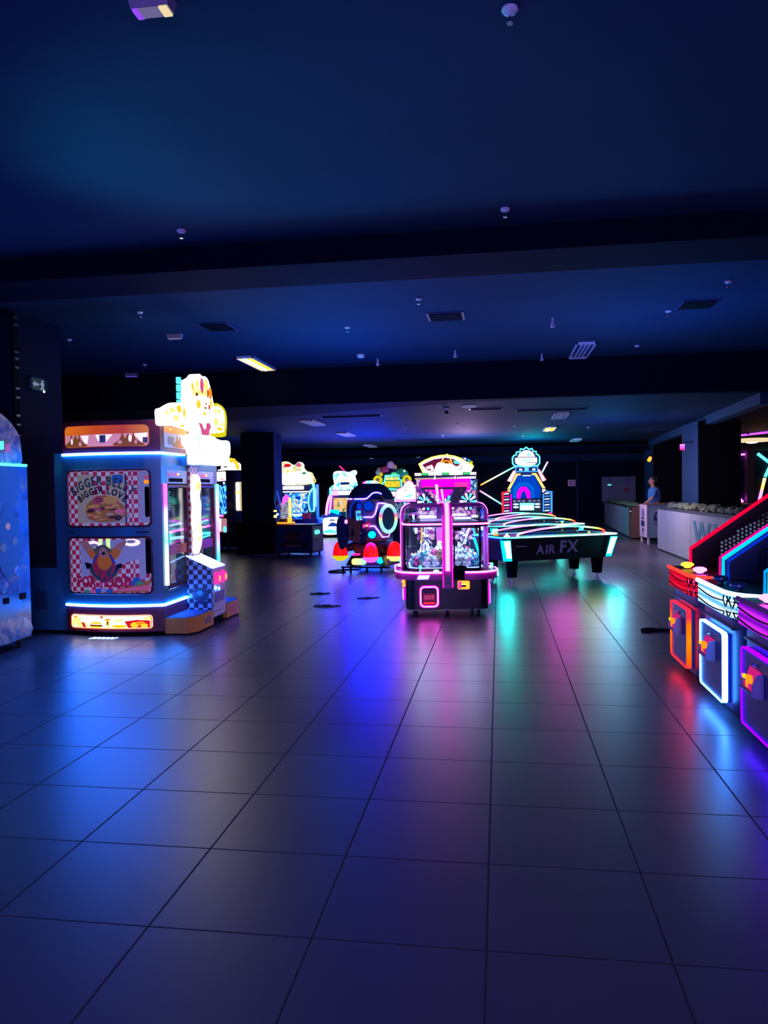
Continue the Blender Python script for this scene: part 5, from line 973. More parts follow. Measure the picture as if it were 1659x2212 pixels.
for cx, cy, mc in ((-0.55, -0.25, 'yellow_disc'), (0.14, -0.50, 'violet_light'), (0.52, -0.22, 'sign_cream'), (0.0, 0.52, 'sign_cream')):
    bo = mk('booster', 'thruster_red', [('l', [(0.145, 0.30), (0.14, 0.38), (0.115, 0.48), (0.075, 0.545), (0.02, 0.57)], (cx, cy, 0))], rk)
    mk('nozzle', mc, [('l', [(0.08, 0.20), (0.10, 0.215), (0.10, 0.235), (0.15, 0.25), (0.155, 0.28), (0.14, 0.30)], (cx, cy, 0))], bo)
    mk('strut', 'dark_print', [('c', (cx, cy, 0.4), (cx * 0.4, cy * 0.4, 0.5), 0.06, 0.09)], bo)
bs = mk('platform', 'black', [('b', -0.30, 0.36, -0.42, 0.42, 0.14, 0.26), ('f', -0.36, 0.42, -0.5, 0.5, 0.13, -0.28, 0.34, -0.4, 0.4, 0.31), ('b', -0.45, 0.5, -0.5, -0.44, 0.085, 0.115), ('b', -0.45, 0.5, 0.44, 0.5, 0.085, 0.115), ('b', -0.3, -0.25, -0.5, 0.5, 0.085, 0.12), ('b', 0.3, 0.35, -0.5, 0.5, 0.085, 0.12)], rk)
grad('platform_glow', 'X', -0.2, 0.12, [(0, (0.95, 0.9, 0.3)), (0.5, (0.6, 0.85, 0.5)), (1, (0.1, 0.9, 0.9))], 1.2)
mk('platform_light', 'platform_glow', [('p', 'xz', rr(-0.23, 0.04, 0.15, 0.265, 0.04), -0.53, -0.46)], bs)
mk('platform_light', 'cyan_glow', [('p', 'xz', [(0.26, 0.2), (0.33, 0.17), (0.37, 0.2), (0.33, 0.30), (0.27, 0.28)], -0.53, -0.46)], bs)
mk('foot_light', 'rosy_light', [('b', -0.27, -0.13, -0.42, -0.3, 0.32, 0.345)], bs)
for x, y in ((-0.42, -0.47), (-0.27, -0.47), (0.33, -0.47), (0.05, -0.47), (-0.4, 0.47), (0.46, 0.47)):
    mk('castor', 'rubber', [('c', (x - 0.015, y, 0.035), (x + 0.015, y, 0.035), 0.035), ('c', (x, y, 0.06), (x, y, 0.09), 0.02)], bs)
pc = mk('power_cable', 'rubber', [('t', smooth([(-2.85, 14.1, 0.012), (-3.05, 14.05, 0.012), (-3.2, 14.2, 0.012), (-3.0, 14.5, 0.012), (-2.7, 14.6, 0.012)], 5, False), 0.012)])
tag(pc, 'black cable curling on the floor beside the rocket ride', 'cable')

# ---------------------------------------------------------------- machines along the back
def base_body(t, w, d, z0, z1, m='navy', feet=True):
    bd = mk('body', m, [('b', -w / 2, w / 2, -d / 2, d / 2, z0, z1, 0.015)], t)
    if feet:
        mk('foot', 'rubber', [('c', (x * w * 0.42, y * d * 0.4, 0), (x * w * 0.42, y * d * 0.4, z0), 0.025) for x in (-1, 1) for y in (-1, 1)], t)
    return bd
def xs(px, c, k): return (px - c) * k

# tall cabinet with an amber side window, left of the dark middle column
prn('game_screen', [(0, (0.0, 0.01, 0.15)), (0.4, (0.01, 0.08, 0.5)), (0.48, (0.05, 0.3, 0.95)), (0.55, (0.1, 0.75, 0.95)), (0.62, (0.8, 0.9, 1)), (0.68, (0.5, 0.1, 0.8))], 6, 1.5, seed=1)
tc_ = thing('video_arcade_cabinet', 'tall dark arcade cabinet with blue screen and amber side window beside dark column', 'arcade machine', (-6.91, 19.45, 0), -50)
w, d = 0.95, 0.72
base_body(tc_, w, d, 0.12, 2.1, 'navy')
mk('screen', 'game_screen', [('p', 'xz', rr(-w / 2 + 0.04, w / 2 - 0.04, 0.98, 1.72, 0.03), -d / 2 - 0.02, -d / 2)], tc_)
mk('marquee', 'sign_white', [('p', 'xz', rr(-w / 2 + 0.06, w / 2 - 0.06, 1.83, 2.07, 0.03), -d / 2 - 0.02, -d / 2), ('p', 'xz', [(-0.1, 1.85), (0.3, 1.87), (0.25, 1.9)], -d / 2 - 0.024, -d / 2 - 0.02, {'m': 'sign_pink'})], tc_)
mk('control_panel', 'black', [('p', 'yz', [(-d / 2 - 0.12, 0.9), (-d / 2, 0.88), (-d / 2, 1.0)], -w / 2, w / 2), ('b', -0.2, 0.35, -d / 2 - 0.11, -d / 2 - 0.05, 0.935, 0.955, {'m': 'pink_light'})], tc_)
mk('front_panel', 'pink_glow', [('p', 'xz', rr(-w / 2 + 0.05, w / 2 - 0.05, 0.5, 0.86, 0.02), -d / 2 - 0.012, -d / 2, {'m': 'tent_pink'}), ('p', 'xz', ell(0.3, 0.58, 0.12, 0.08), -d / 2 - 0.016, -d / 2 - 0.012, {'m': 'sky_light'}), ('p', 'xz', [(-0.4, 0.52), (0.0, 0.52), (0.05, 0.84), (-0.4, 0.84)], -d / 2 - 0.015, -d / 2 - 0.012, {'m': 'sign_white'})], tc_)
mk('lamp_button', 'white_light', [('p', 'xz', ell(0.3, 1.77, 0.05, 0.025), -d / 2 - 0.02, -d / 2)], tc_)
sw = mk('side_window', 'window_amber', [('p', 'yz', rr(-0.12, 0.15, 1.05, 1.8, 0.03), w / 2, w / 2 + 0.01)], tc_)
mk('window_light', 'sign_cream', [('p', 'yz', rr(-0.12, -0.03, 1.07, 1.78, 0.03), w / 2 + 0.01, w / 2 + 0.03, {'m': 'warm_white'}), ('p', 'yz', ell(-0.075, 1.53, 0.07, 0.035), w / 2 + 0.03, w / 2 + 0.04)], sw)
for cy_, cz_, ry_, rz_, m_ in ((0.0, 0.75, 0.13, 0.13, 'dark_print'), (0.1, 1.9, 0.08, 0.1, 'brown_wood'), (-0.28, 1.2, 0.07, 0.1, 'brown_wood'), (0.0, 0.28, 0.34, 0.14, 'matt_black')):
    mk('side_print', m_, [('p', 'yz', ell(cy_, cz_, ry_, rz_), w / 2, w / 2 + 0.004)], tc_)
hd = mk('header', 'sign_white', [('p', 'xz', ell(0, 2.1, 0.42, 0.22, 24, 0, 180), -0.2, 0.1), ('b', -0.48, 0.48, -0.25, 0.1, 2.1, 2.14)], tc_)
mk('header_arch', 'sign_yellow', [('t', [(x, -0.05, z) for x, z in ell(0, 2.1, 0.47, 0.27, 24, 0, 180)], 0.035)] + [('s', x, -0.05, z, 0.05) for x, z in ell(0, 2.1, 0.49, 0.29, 6, 20, 160)] + [('t', [(x, -0.21, z) for x, z in ell(0, 2.16, 0.1, 0.05, 10, 20, 160)], 0.016, {'m': 'black'})], hd)

# low prize machine next to the column
bx = thing('low_prize_machine', 'low dark blue prize machine with round logo and beige end, by the column', 'arcade machine', (-4.75, 17.92, 0), -8)
base_body(bx, 0.95, 0.72, 0.08, 0.72, 'navy')
mk('front_print', 'deep_blue', [('p', 'xz', rr(-0.46, 0.46, 0.11, 0.70, 0.05), -0.366, -0.36), ('p', 'xz', ell(-0.02, 0.47, 0.17, 0.16, 24), -0.371, -0.366, {'m': 'dark_print'}), ('p', 'xz', ell(-0.06, 0.47, 0.13, 0.06, 20), -0.374, -0.371, {'m': 'maroon'}), ('p', 'xz', smooth([(-0.36, 0.3), (-0.1, 0.37), (0.0, 0.33), (0.2, 0.38), (0.4, 0.28), (0.3, 0.22), (-0.2, 0.22)], 3), -0.372, -0.366, {'m': 'dark_print'}), ('p', 'xz', rr(-0.2, 0.2, 0.225, 0.27, 0.02), -0.376, -0.372, {'m': 'brown_wood'}), ('p', 'xz', ell(-0.32, 0.46, 0.06, 0.07), -0.371, -0.366, {'m': 'navy'}), ('p', 'xz', ell(0.32, 0.48, 0.06, 0.07), -0.371, -0.366, {'m': 'navy'}), ('p', 'xz', rr(-0.15, 0.15, 0.15, 0.175, 0.01), -0.371, -0.366, {'m': 'navy'})], bx)
sp = mk('end_panel', 'beige_panel', [('p', 'yz', rr(-0.33, 0.33, 0.11, 0.70, 0.03), 0.475, 0.485)], bx)
mk('end_light', 'teal_light', [('b', 0.485, 0.51, -0.2, 0.05, 0.52, 0.60)], sp)
mk('coin_slot', 'black', [('b', 0.485, 0.49, -0.14, -0.06, 0.36, 0.41)], sp)
mk('top_tray', 'black', [('p', 'xy', rr(-0.48, 0.48, -0.37, 0.37, 0.06), 0.72, 0.745), ('b', -0.3, 0.35, -0.3, 0.3, 0.745, 0.748, {'m': 'pale_fitting'})], bx)
cs_ = thing('crystal_prize_column', 'small glass prize column with purple crystal fins standing on the low machine', 'arcade machine', (-5.08, 17.95, 0.748), -8)
mk('base', 'brown_wood', [('l', [(0.20, 0), (0.21, 0.04), (0.19, 0.13)])], cs_)
mk('base_light', 'orange_light', [('l', [(0.215, 0.02), (0.22, 0.03), (0.215, 0.05)]), ('b', 0.13, 0.2, -0.2, -0.1, 0.05, 0.16)], cs_)
mk('tube', 'clear_glass', [('l', [(0.15, 0.13), (0.16, 0.6)])], cs_)
prn('prize_print', [(0, (0.25, 0.1, 0.12)), (0.4, (0.15, 0.2, 0.35)), (0.5, (0.5, 0.45, 0.55)), (0.6, (0.2, 0.4, 0.5))], 12, 0.9, seed=8)
mk('prizes', 'prize_print', [('l', [(0.12, 0.13), (0.12, 0.5), (0.06, 0.56)])], cs_, kind='stuff')
mk('post', 'sign_cream', [('b', 0.14, 0.2, -0.16, -0.11, 0.13, 0.60), ('s', 0.17, -0.135, 0.61, 0.035)], cs_)
mk('fin', 'violet_light', [('p', 'xz', [(-0.03, 0.45), (0.13, 0.58), (0.16, 0.66), (0.08, 0.72), (0.0, 0.64)], -0.17, -0.13)], cs_)
mk('fin', 'ball_blue', [('p', 'xz', [(-0.2, 0.38), (-0.1, 0.5), (-0.12, 0.66), (-0.17, 0.82), (-0.22, 0.70), (-0.24, 0.55)], -0.15, -0.10), ('p', 'xz', [(-0.17, 0.42), (-0.12, 0.5), (-0.13, 0.6), (-0.19, 0.52)], -0.155, -0.15, {'m': 'board_red'})], cs_)
mk('side_lamp', 'yellow_light', [('b', -0.24, -0.18, -0.17, -0.12, 0.16, 0.22), ('b', -0.24, -0.18, -0.17, -0.12, 0.3, 0.34), ('s', -0.15, -0.15, 0.24, 0.03, {'m': 'white_light'})], cs_)

# kart racing cabinet right of the column
prn('race_screen', [(0, (0.0, 0.02, 0.25)), (0.38, (0.02, 0.15, 0.7)), (0.47, (0.1, 0.5, 0.9)), (0.55, (0.9, 0.9, 1)), (0.6, (0.8, 0.4, 0.05)), (0.66, (0.05, 0.1, 0.4))], 7, 1.4, seed=6)
prn('bumpy_sign', [(0, (0.5, 0.35, 0.02)), (0.42, (1, 0.9, 0.3)), (0.5, (1, 1, 0.95)), (0.62, (0.25, 0.5, 0.1)), (0.68, (0.9, 0.1, 0.2))], 7, 1.2, seed=2)
ka = thing('kart_racing_cabinet', 'bright racing arcade cabinet with cyan side light, right behind the dark column', 'arcade machine', (-5.62, 21.5, 0), 4)
base_body(ka, 1.1, 0.9, 0.05, 0.75, 'deep_blue'); k = 0.0130
mk('back_box', 'navy', [('b', -0.55, 0.45, -0.1, 0.4, 0.75, 1.72)], ka)
mk('screen', 'race_screen', [('b', -0.45, 0.2, -0.13, -0.1, 0.92, 1.48)], ka)
mk('marquee', 'sign_white', [('b', -0.5, 0.1, -0.14, -0.1, 1.58, 1.68), ('b', -0.5, 0.35, -0.14, -0.1, 1.50, 1.53)], ka)
mk('side_light', 'cyan_light', [('p', 'xz', [(0.36, 1.75), (0.43, 1.75), (0.44, 1.62), (0.47, 1.58), (0.47, 1.12), (0.44, 1.08), (0.42, 0.95), (0.3, 0.93), (0.4, 0.98), (0.4, 1.6)], -0.3, -0.2), ('t', [(x, -0.25, z) for x, z in smooth([(0.38, 1.6), (0.3, 1.5), (0.26, 1.3), (0.26, 1.1), (0.3, 0.95)], 3, False)], 0.02), ('p', 'xz', [(0.39, 1.58), (0.3, 1.45), (0.28, 1.1), (0.32, 0.96), (0.39, 0.98)], -0.22, -0.2, {'m': 'ball_blue'})], ka)
hd = mk('header', 'bumpy_sign', [('p', 'xz', smooth([(-0.6, 1.74), (-0.6, 2.2), (-0.5, 2.36), (-0.35, 2.38), (-0.22, 2.3), (-0.12, 2.29), (-0.05, 2.35), (0.05, 2.36), (0.12, 2.28), (0.12, 2.2), (0.2, 2.1), (0.33, 2.06), (0.38, 1.98), (0.38, 1.74)], 4), -0.2, -0.05)], ka)
mk('header_light', 'sign_white', [('p', 'xz', smooth([(-0.58, 1.76), (-0.58, 2.0), (-0.2, 2.08), (0.1, 2.1), (0.3, 2.0), (0.34, 1.76)], 3), -0.22, -0.2), ('p', 'xz', ell(-0.02, 2.28, 0.07, 0.06), -0.22, -0.2, {'m': 'sign_pink'}), ('p', 'xz', ell(-0.34, 2.27, 0.1, 0.05), -0.215, -0.2, {'m': 'sign_red'}), ('p', 'xz', ell(0.14, 2.04, 0.06, 0.035), -0.225, -0.22, {'m': 'sign_green'})], hd)
mk('seat', 'rosy_light', [('b', 0.1, 0.3, -0.4, -0.15, 0.7, 0.9, {'m': 'shirt_red'})], ka)
mk('steering_wheel', 'white_plastic', [('t', [(-0.1 + 0.13 * math.cos(t), -0.25, 0.92 + 0.13 * math.sin(t)) for t in [2 * PI * q / 16 for q in range(16)]], 0.02, True), ('b', -0.2, 0.05, -0.3, -0.2, 0.84, 0.88, {'m': 'cool_light'})], ka)

# blue racing game with icy sign
prn('icy_sign', [(0, (0.0, 0.3, 0.5)), (0.36, (0.05, 0.75, 0.9)), (0.44, (0.7, 1, 1)), (0.52, (1, 1, 1))], 6, 1.5, seed=7)
prn('sunset_screen', [(0, (0.12, 0.15, 0.1)), (0.4, (0.7, 0.45, 0.15)), (0.5, (0.9, 0.5, 0.25)), (0.6, (0.2, 0.7, 0.7)), (0.66, (1, 1, 0.8))], 5, 1.2, seed=4)
rc2 = thing('ice_racing_cabinet', 'racing arcade cabinet with icy white sign and pink side lights', 'arcade machine', (-5.05, 25.2, 0), 4); k = 0.0151
base_body(rc2, 1.25, 1.1, 0.08, 0.6, 'deep_blue')
mk('back_box', 'navy', [('b', -0.62, 0.62, 0.0, 0.5, 0.6, 1.55)], rc2)
mk('front_panel', 'sky_light', [('p', 'xz', [(-0.85, 0.1), (-0.1, 0.1), (-0.1, 0.78), (-0.2, 0.74), (-0.4, 0.82), (-0.55, 0.72), (-0.72, 0.76), (-0.8, 0.6)], -0.62, -0.56, {'m': 'ball_blue'}), ('p', 'xz', smooth([(-0.76, 0.14), (-0.14, 0.14), (-0.12, 0.6), (-0.4, 0.66), (-0.72, 0.58)], 3), -0.63, -0.62, {'m': 'sign_white'}), ('p', 'xz', [(-0.76, 0.14), (-0.14, 0.14), (-0.14, 0.24), (-0.3, 0.22), (-0.45, 0.27), (-0.76, 0.2)], -0.636, -0.63), ('p', 'xz', ell(-0.38, 0.55, 0.11, 0.04, 16, 0, 180), -0.636, -0.63, {'m': 'deep_blue'}), ('p', 'xz', [(-0.55, 0.36), (-0.2, 0.36), (-0.25, 0.46), (-0.4, 0.5), (-0.5, 0.42)], -0.636, -0.63, {'m': 'ball_blue'})], rc2)
mk('screen', 'sunset_screen', [('b', -0.42, 0.45, -0.04, 0.0, 0.82, 1.28)], rc2)
mk('marquee', 'sign_white', [('b', -0.45, 0.5, -0.06, 0.0, 1.38, 1.52), ('b', -0.46, -0.25, -0.065, -0.06, 1.37, 1.53, {'m': 'pink_light'})], rc2)
mk('side_light', 'pink_light', [('t', [(x, -0.1, z) for x, z in smooth([(-0.48, 1.36), (-0.55, 1.3), (-0.63, 1.0), (-0.66, 0.72)], 3, False)], 0.04), ('t', [(x, -0.2, z) for x, z in smooth([(-0.46, 1.34), (-0.5, 1.0), (-0.54, 0.75)], 3, False)], 0.03), ('t', [(-0.5, -0.1, 1.38), (-0.5, -0.1, 1.6)], 0.04, {'m': 'teal_light'})], rc2)
hd = mk('header', 'icy_sign', [('p', 'xz', smooth([(-0.48, 1.56), (-0.42, 1.7), (-0.36, 1.75), (-0.4, 2.0), (-0.36, 2.14), (-0.2, 2.18), (0.0, 2.16), (0.15, 2.14), (0.28, 2.19), (0.38, 2.18), (0.4, 2.08), (0.34, 2.0), (0.4, 1.8), (0.42, 1.7), (0.5, 1.56)], 3), -0.2, -0.1)], rc2)
mk('header_light', 'sign_white', [('p', 'xz', smooth([(-0.2, 1.85), (0.2, 1.85), (0.25, 2.08), (-0.15, 2.12)], 3), -0.22, -0.2), ('p', 'xz', rr(-0.15, 0.15, 1.72, 1.8, 0.01), -0.22, -0.2, {'m': 'deep_blue'}), ('p', 'xz', [(-0.15, 2.12), (0.0, 2.1), (0.1, 2.0), (0.05, 1.98)], -0.225, -0.22, {'m': 'sign_aqua'})], hd)
mk('seat', 'deep_blue', [('b', -0.5, -0.2, -0.5, -0.2, 0.6, 0.9, 0.05, {'m': 'cyan_glow'}), ('b', 0.05, 0.3, -0.5, -0.2, 0.6, 0.9, 0.05, {'m': 'cyan_glow'})], rc2)

# party game with green sign and balls on top
pa = thing('party_arcade_machine', 'arcade machine with green framed yellow sign, yellow discs and coloured balls above', 'arcade machine', (-3.62, 26.4, 0), 3); k = 0.0159
base_body(pa, 1.5, 0.9, 0.08, 1.2, 'deep_blue'); 
mk('marquee', 'sign_white', [('b', -0.6, 0.62, -0.52, -0.45, 1.30, 1.46), ('b', -0.6, 0.62, -0.5, -0.45, 1.17, 1.23, {'m': 'sky_light'}), ('b', -0.5, 0.6, -0.4, 0.3, 1.2, 1.5, {'m': 'navy'})], pa)
sg = mk('sign', 'sign_yellow', [('p', 'xz', [(-0.33, 1.5), (-0.33, 1.78), (-0.28, 1.8), (-0.26, 2.0), (0.24, 2.02), (0.25, 1.9), (0.31, 1.86), (0.33, 1.58), (0.38, 1.55), (0.36, 1.5)], -0.3, -0.2, {'m': 'sign_green'})], pa)
mk('sign_frame', 'teal_light', [('t', [(-0.33, -0.31, 1.5), (-0.33, -0.31, 1.76), (-0.27, -0.31, 1.79), (-0.24, -0.31, 2.0), (0.25, -0.31, 2.02), (0.23, -0.31, 1.88), (0.31, -0.31, 1.85), (0.32, -0.31, 1.62), (0.38, -0.31, 1.58), (0.36, -0.31, 1.5)], 0.025), ('p', 'xz', smooth([(-0.2, 1.48), (0.3, 1.48), (0.2, 1.55), (-0.05, 1.58), (-0.25, 1.56)], 3), -0.32, -0.3, {'m': 'sign_aqua'})], sg)
mk('lettering', 'sign_cream', [('b', -0.22, 0.2, -0.31, -0.3, 1.86, 1.96), ('b', -0.27, 0.26, -0.31, -0.3, 1.62, 1.82, {'m': 'sign_yellow'})] + [('b', x, x + 0.025, -0.315, -0.3, z, z + 0.06, {'m': 'sign_green'}) for x, z in ((-0.18, 1.72), (-0.07, 1.68), (0.05, 1.74), (0.15, 1.66), (-0.12, 1.88), (0.05, 1.89), (0.12, 1.87))], sg)
for sx in (-1, 1):
    ds = mk('disc', 'yellow_disc', [('p', 'xz', ell(sx * 0.50, 1.86, 0.16, 0.16, 24), -0.32, -0.24), ('p', 'xz', [(sx * 0.50 + a, b_) for a, b_ in ((-0.02 - 0.06 * sx, 1.75), (0.14, 1.82), (0.12, 1.62), (0.02 - 0.0 * sx, 1.6))], -0.31, -0.24)], pa)
    mk('emblem', 'dark_print', [('p', 'xz', ell(sx * 0.50, 1.87, 0.06, 0.06, 20), -0.325, -0.32), ('p', 'xz', ell(sx * 0.50, 1.865, 0.048, 0.03, 16), -0.33, -0.325, {'m': 'cream_print'})], ds)
lit('dome_green', (0.03, 0.4, 0.2), 0.12); lit('ball_mauve', (0.6, 0.35, 0.6), 0.15); lit('ball_maroon', (0.45, 0.04, 0.16), 0.12); lit('ball_grey', (0.3, 0.42, 0.5), 0.15); lit('ball_tan', (0.6, 0.35, 0.22), 0.12)
mk('dome', 'dome_green', [('l', [(0.24, 1.95), (0.25, 2.05), (0.2, 2.17), (0.1, 2.24), (0.02, 2.26)], (0.31, -0.1, 0)), ('s', 0.45, -0.2, 2.08, 0.1), ('s', 0.42, -0.28, 2.16, 0.03, {'m': 'warm_white'}), ('s', 0.06, -0.25, 2.06, 0.11, 0.08, 0.06, {'m': 'led_green'})], pa)
mk('ball', 'ball_mauve', [('s', -0.07, -0.1, 2.38, 0.13)], pa); mk('ball', 'ball_maroon', [('s', -0.26, -0.15, 2.2, 0.15)], pa); mk('ball', 'ball_tan', [('s', 0.06, -0.05, 2.3, 0.1)], pa); mk('ball', 'ball_grey', [('s', -0.5, -0.1, 2.13, 0.1)], pa); mk('ball', 'ball_tan', [('s', -0.48, 0.05, 2.23, 0.08)], pa); mk('ball', 'dark_print', [('s', -0.22, -0.2, 2.07, 0.14, 0.1, 0.08)], pa); mk('ball', 'yellow_disc', [('s', -0.38, -0.2, 2.06, 0.06)], pa); mk('ball', 'navy', [('s', 0.02, -0.05, 2.14, 0.13)], pa)
mk('support', 'navy', [('b', -0.6, 0.5, 0.0, 0.1, 1.4, 2.1)], pa)

# white cloud-sign machine
prn('claw_print', [(0, (0.02, 0.02, 0.2)), (0.42, (0.05, 0.3, 0.6)), (0.5, (0.6, 0.8, 0.95)), (0.6, (0.1, 0.1, 0.4))], 9, 0.9, seed=12)
sa = thing('cloud_sign_machine', 'arcade machine with glowing white cloud sign edged in pink, beside rocket ride', 'arcade machine', (-2.36, 20.2, 0), 3)
base_body(sa, 0.8, 0.8, 0.08, 0.75, 'navy')
mk('case', 'smoke_glass', [('b', -0.36, 0.36, -0.38, 0.38, 0.75, 1.24)], sa)
mk('inner_print', 'claw_print', [('b', -0.34, 0.0, -0.2, -0.15, 0.78, 1.2), ('b', 0.0, 0.34, 0.1, 0.2, 0.78, 1.2, {'m': 'deep_blue'}), ('p', 'xz', ell(0.2, 0.85, 0.2, 0.08, 16, 0, 180), -0.2, -0.1, {'m': 'magenta_glow'})], sa)
mk('frame_light', 'pink_light', [('b', -0.38, 0.38, -0.41, -0.38, 1.22, 1.25), ('b', 0.33, 0.38, -0.41, -0.38, 0.75, 1.22, {'m': 'pink_glow'}), ('b', -0.1, -0.06, -0.41, -0.38, 0.9, 1.2, {'m': 'sky_light'}), ('b', -0.1, -0.06, -0.412, -0.38, 0.9, 1.0, {'m': 'red_light'})], sa)
CL = smooth([(-0.28, 1.28), (0.24, 1.28), (0.29, 1.36), (0.29, 1.5), (0.22, 1.56), (0.17, 1.58), (0.15, 1.68), (0.08, 1.74), (-0.02, 1.73), (-0.09, 1.64), (-0.12, 1.58), (-0.26, 1.53), (-0.29, 1.4)], 4)
hd = mk('cloud_sign', 'sign_white', [('p', 'xz', CL, -0.42, -0.3)], sa)
mk('sign_edge', 'pink_glow', [('t', [(x, -0.40, z) for x, z in CL], 0.02, True)], hd)
mk('picture', 'sign_aqua', [('p', 'xz', [(-0.1, 1.32), (0.12, 1.36), (0.12, 1.40), (-0.05, 1.37)], -0.425, -0.42), ('p', 'xz', ell(-0.03, 1.6, 0.012, 0.02), -0.425, -0.42, {'m': 'dark_print'}), ('p', 'xz', ell(-0.05, 1.52, 0.02, 0.02), -0.425, -0.42, {'m': 'sign_pink'}), ('s', 0.2, -0.42, 1.62, 0.03, {'m': 'sign_white'})], hd)

# wheel game with arched header behind the claw machine
prn('flower_print', [(0, (0.12, 0.02, 0.25)), (0.4, (0.3, 0.05, 0.5)), (0.48, (0.7, 0.2, 0.6)), (0.56, (0.9, 0.8, 0.95)), (0.66, (0.7, 0.05, 0.1))], 8, 0.9, seed=10)
wh = thing('wheel_ticket_machine', 'three player wheel game with yellow edged arched sign behind the claw machine', 'arcade machine', (-1.17, 17.66, 0), 0); k = 0.01054
base_body(wh, 1.36, 0.9, 0.08, 1.75, 'navy')
mk('front_print', 'flower_print', [('b', -0.66, 0.66, -0.47, -0.45, 0.4, 1.72)], wh)
for x, z in ((-0.45, 1.25), (0.5, 1.25), (0.02, 1.2)):
    f_ = mk('flower_wheel', 'sign_aqua', [('c', (x, -0.47, z), (x, -0.49, z), 0.19, 0.19, 24, {'m': 'deep_blue'})] + [('p', 'xz', [(x + 0.04 * math.cos(a - 0.2), z + 0.04 * math.sin(a - 0.2)), (x + 0.18 * math.cos(a - 0.16), z + 0.18 * math.sin(a - 0.16)), (x + 0.19 * math.cos(a), z + 0.19 * math.sin(a)), (x + 0.18 * math.cos(a + 0.16), z + 0.18 * math.sin(a + 0.16)), (x + 0.04 * math.cos(a + 0.2), z + 0.04 * math.sin(a + 0.2))], -0.5, -0.49, {'m': 'sign_white' if n % 2 else 'sky_light'}) for n, a in enumerate([2 * PI * q / 10 for q in range(10)])], wh)
mk('pink_band', 'magenta_glow', [('b', -0.55, 0.55, -0.52, -0.47, 1.50, 1.75), ('b', -0.66, -0.55, -0.5, -0.47, 1.50, 1.75, {'m': 'flower_print'}), ('b', 0.55, 0.68, -0.5, -0.47, 1.50, 1.75, {'m': 'claw_print'}), ('b', -0.5, -0.1, -0.525, -0.52, 1.52, 1.6, {'m': 'rosy_light'}), ('b', 0.2, 0.5, -0.525, -0.52, 1.55, 1.68, {'m': 'rosy_light'})], wh)
for q, x in enumerate((-0.46, 0.0, 0.46)):
    hp = mk('score_hood', 'chrome', [('b', x - 0.21, x + 0.21, -0.62, -0.3, 1.755, 1.80), ('b', x - 0.215, x + 0.215, -0.63, -0.6, 1.76, 1.775, {'m': 'sign_cream'})], wh)
    mk('score_display', 'led_green', [('b', x - 0.06, x + 0.08, -0.60, -0.56, 1.845, 1.89), ('b', x - 0.22, x - 0.075, -0.60, -0.56, 1.84, 1.895, {'m': 'sign_white'}), ('b', x + 0.09, x + 0.22, -0.60, -0.56, 1.84, 1.895, {'m': 'sign_white'}), ('b', x - 0.22, x + 0.22, -0.56, -0.3, 1.80, 1.90, {'m': 'black'})], hp)
AR = [(-0.49, 1.9), (-0.58, 2.12)] + [(0.66 * math.sin(math.radians(t)), 1.62 + 0.68 * math.cos(math.radians(t))) for t in range(-48, 50, 8)][0:] + [(0.62, 2.02), (0.56, 1.9)]
AR = [(-0.49, 1.9), (-0.58, 2.10), (-0.46, 2.17), (-0.3, 2.235), (-0.12, 2.27), (0.06, 2.275), (0.2, 2.25), (0.36, 2.19), (0.5, 2.11), (0.60, 2.04), (0.61, 2.0), (0.56, 1.9)]
hd = mk('header', 'sign_white', [('p', 'xz', AR, -0.5, -0.4)], wh)
mk('header_edge', 'yellow_light', [('t', [(x, -0.49, z) for x, z in AR[:-1]], 0.022), ('t', [(x, -0.49, z) for x, z in [(-0.12, 2.1), (0.0, 2.28), (0.04, 2.30), (0.08, 2.27), (0.16, 2.1)]], 0.02, {'m': 'sign_cream'})], hd)
mk('picture', 'letter_red', [('p', 'xz', [(-0.52, 2.08), (-0.44, 2.12), (-0.25, 2.2), (0.0, 2.23), (0.18, 2.2), (0.34, 2.1), (0.3, 2.05), (0.1, 1.98), (-0.4, 1.95)], -0.505, -0.5), ('p', 'xz', [(-0.46, 2.03), (-0.3, 2.09), (-0.24, 2.0), (-0.41, 1.97)], -0.51, -0.505, {'m': 'sign_pink'}), ('p', 'xz', [(-0.43, 2.03), (-0.3, 2.07), (-0.27, 2.01), (-0.4, 1.98)], -0.514, -0.51, {'m': 'sign_white'}), ('p', 'xz', smooth([(-0.2, 1.92), (-0.2, 2.08), (-0.12, 2.13), (0.0, 2.1), (0.14, 2.09), (0.26, 2.0), (0.28, 1.92)], 3), -0.515, -0.51, {'m': 'sign_white'}), ('p', 'xz', ell(0.03, 2.13, 0.13, 0.045), -0.512, -0.505, {'m': 'sign_orange'}), ('p', 'xz', ell(0.03, 2.12, 0.05, 0.025), -0.516, -0.51, {'m': 'sign_brown'}), ('p', 'xz', [(0.18, 2.17), (0.3, 2.13), (0.34, 2.08), (0.2, 2.09)], -0.512, -0.505, {'m': 'sign_aqua'}), ('p', 'xz', ell(-0.29, 1.97, 0.05, 0.05), -0.512, -0.505, {'m': 'violet_print'}), ('p', 'xz', ell(-0.29, 1.97, 0.035, 0.035), -0.515, -0.512, {'m': 'sign_white'}), ('p', 'xz', ell(0.33, 2.0, 0.05, 0.05), -0.512, -0.505, {'m': 'violet_print'}), ('p', 'xz', ell(0.33, 2.0, 0.037, 0.037), -0.515, -0.512, {'m': 'sign_white'})], hd)
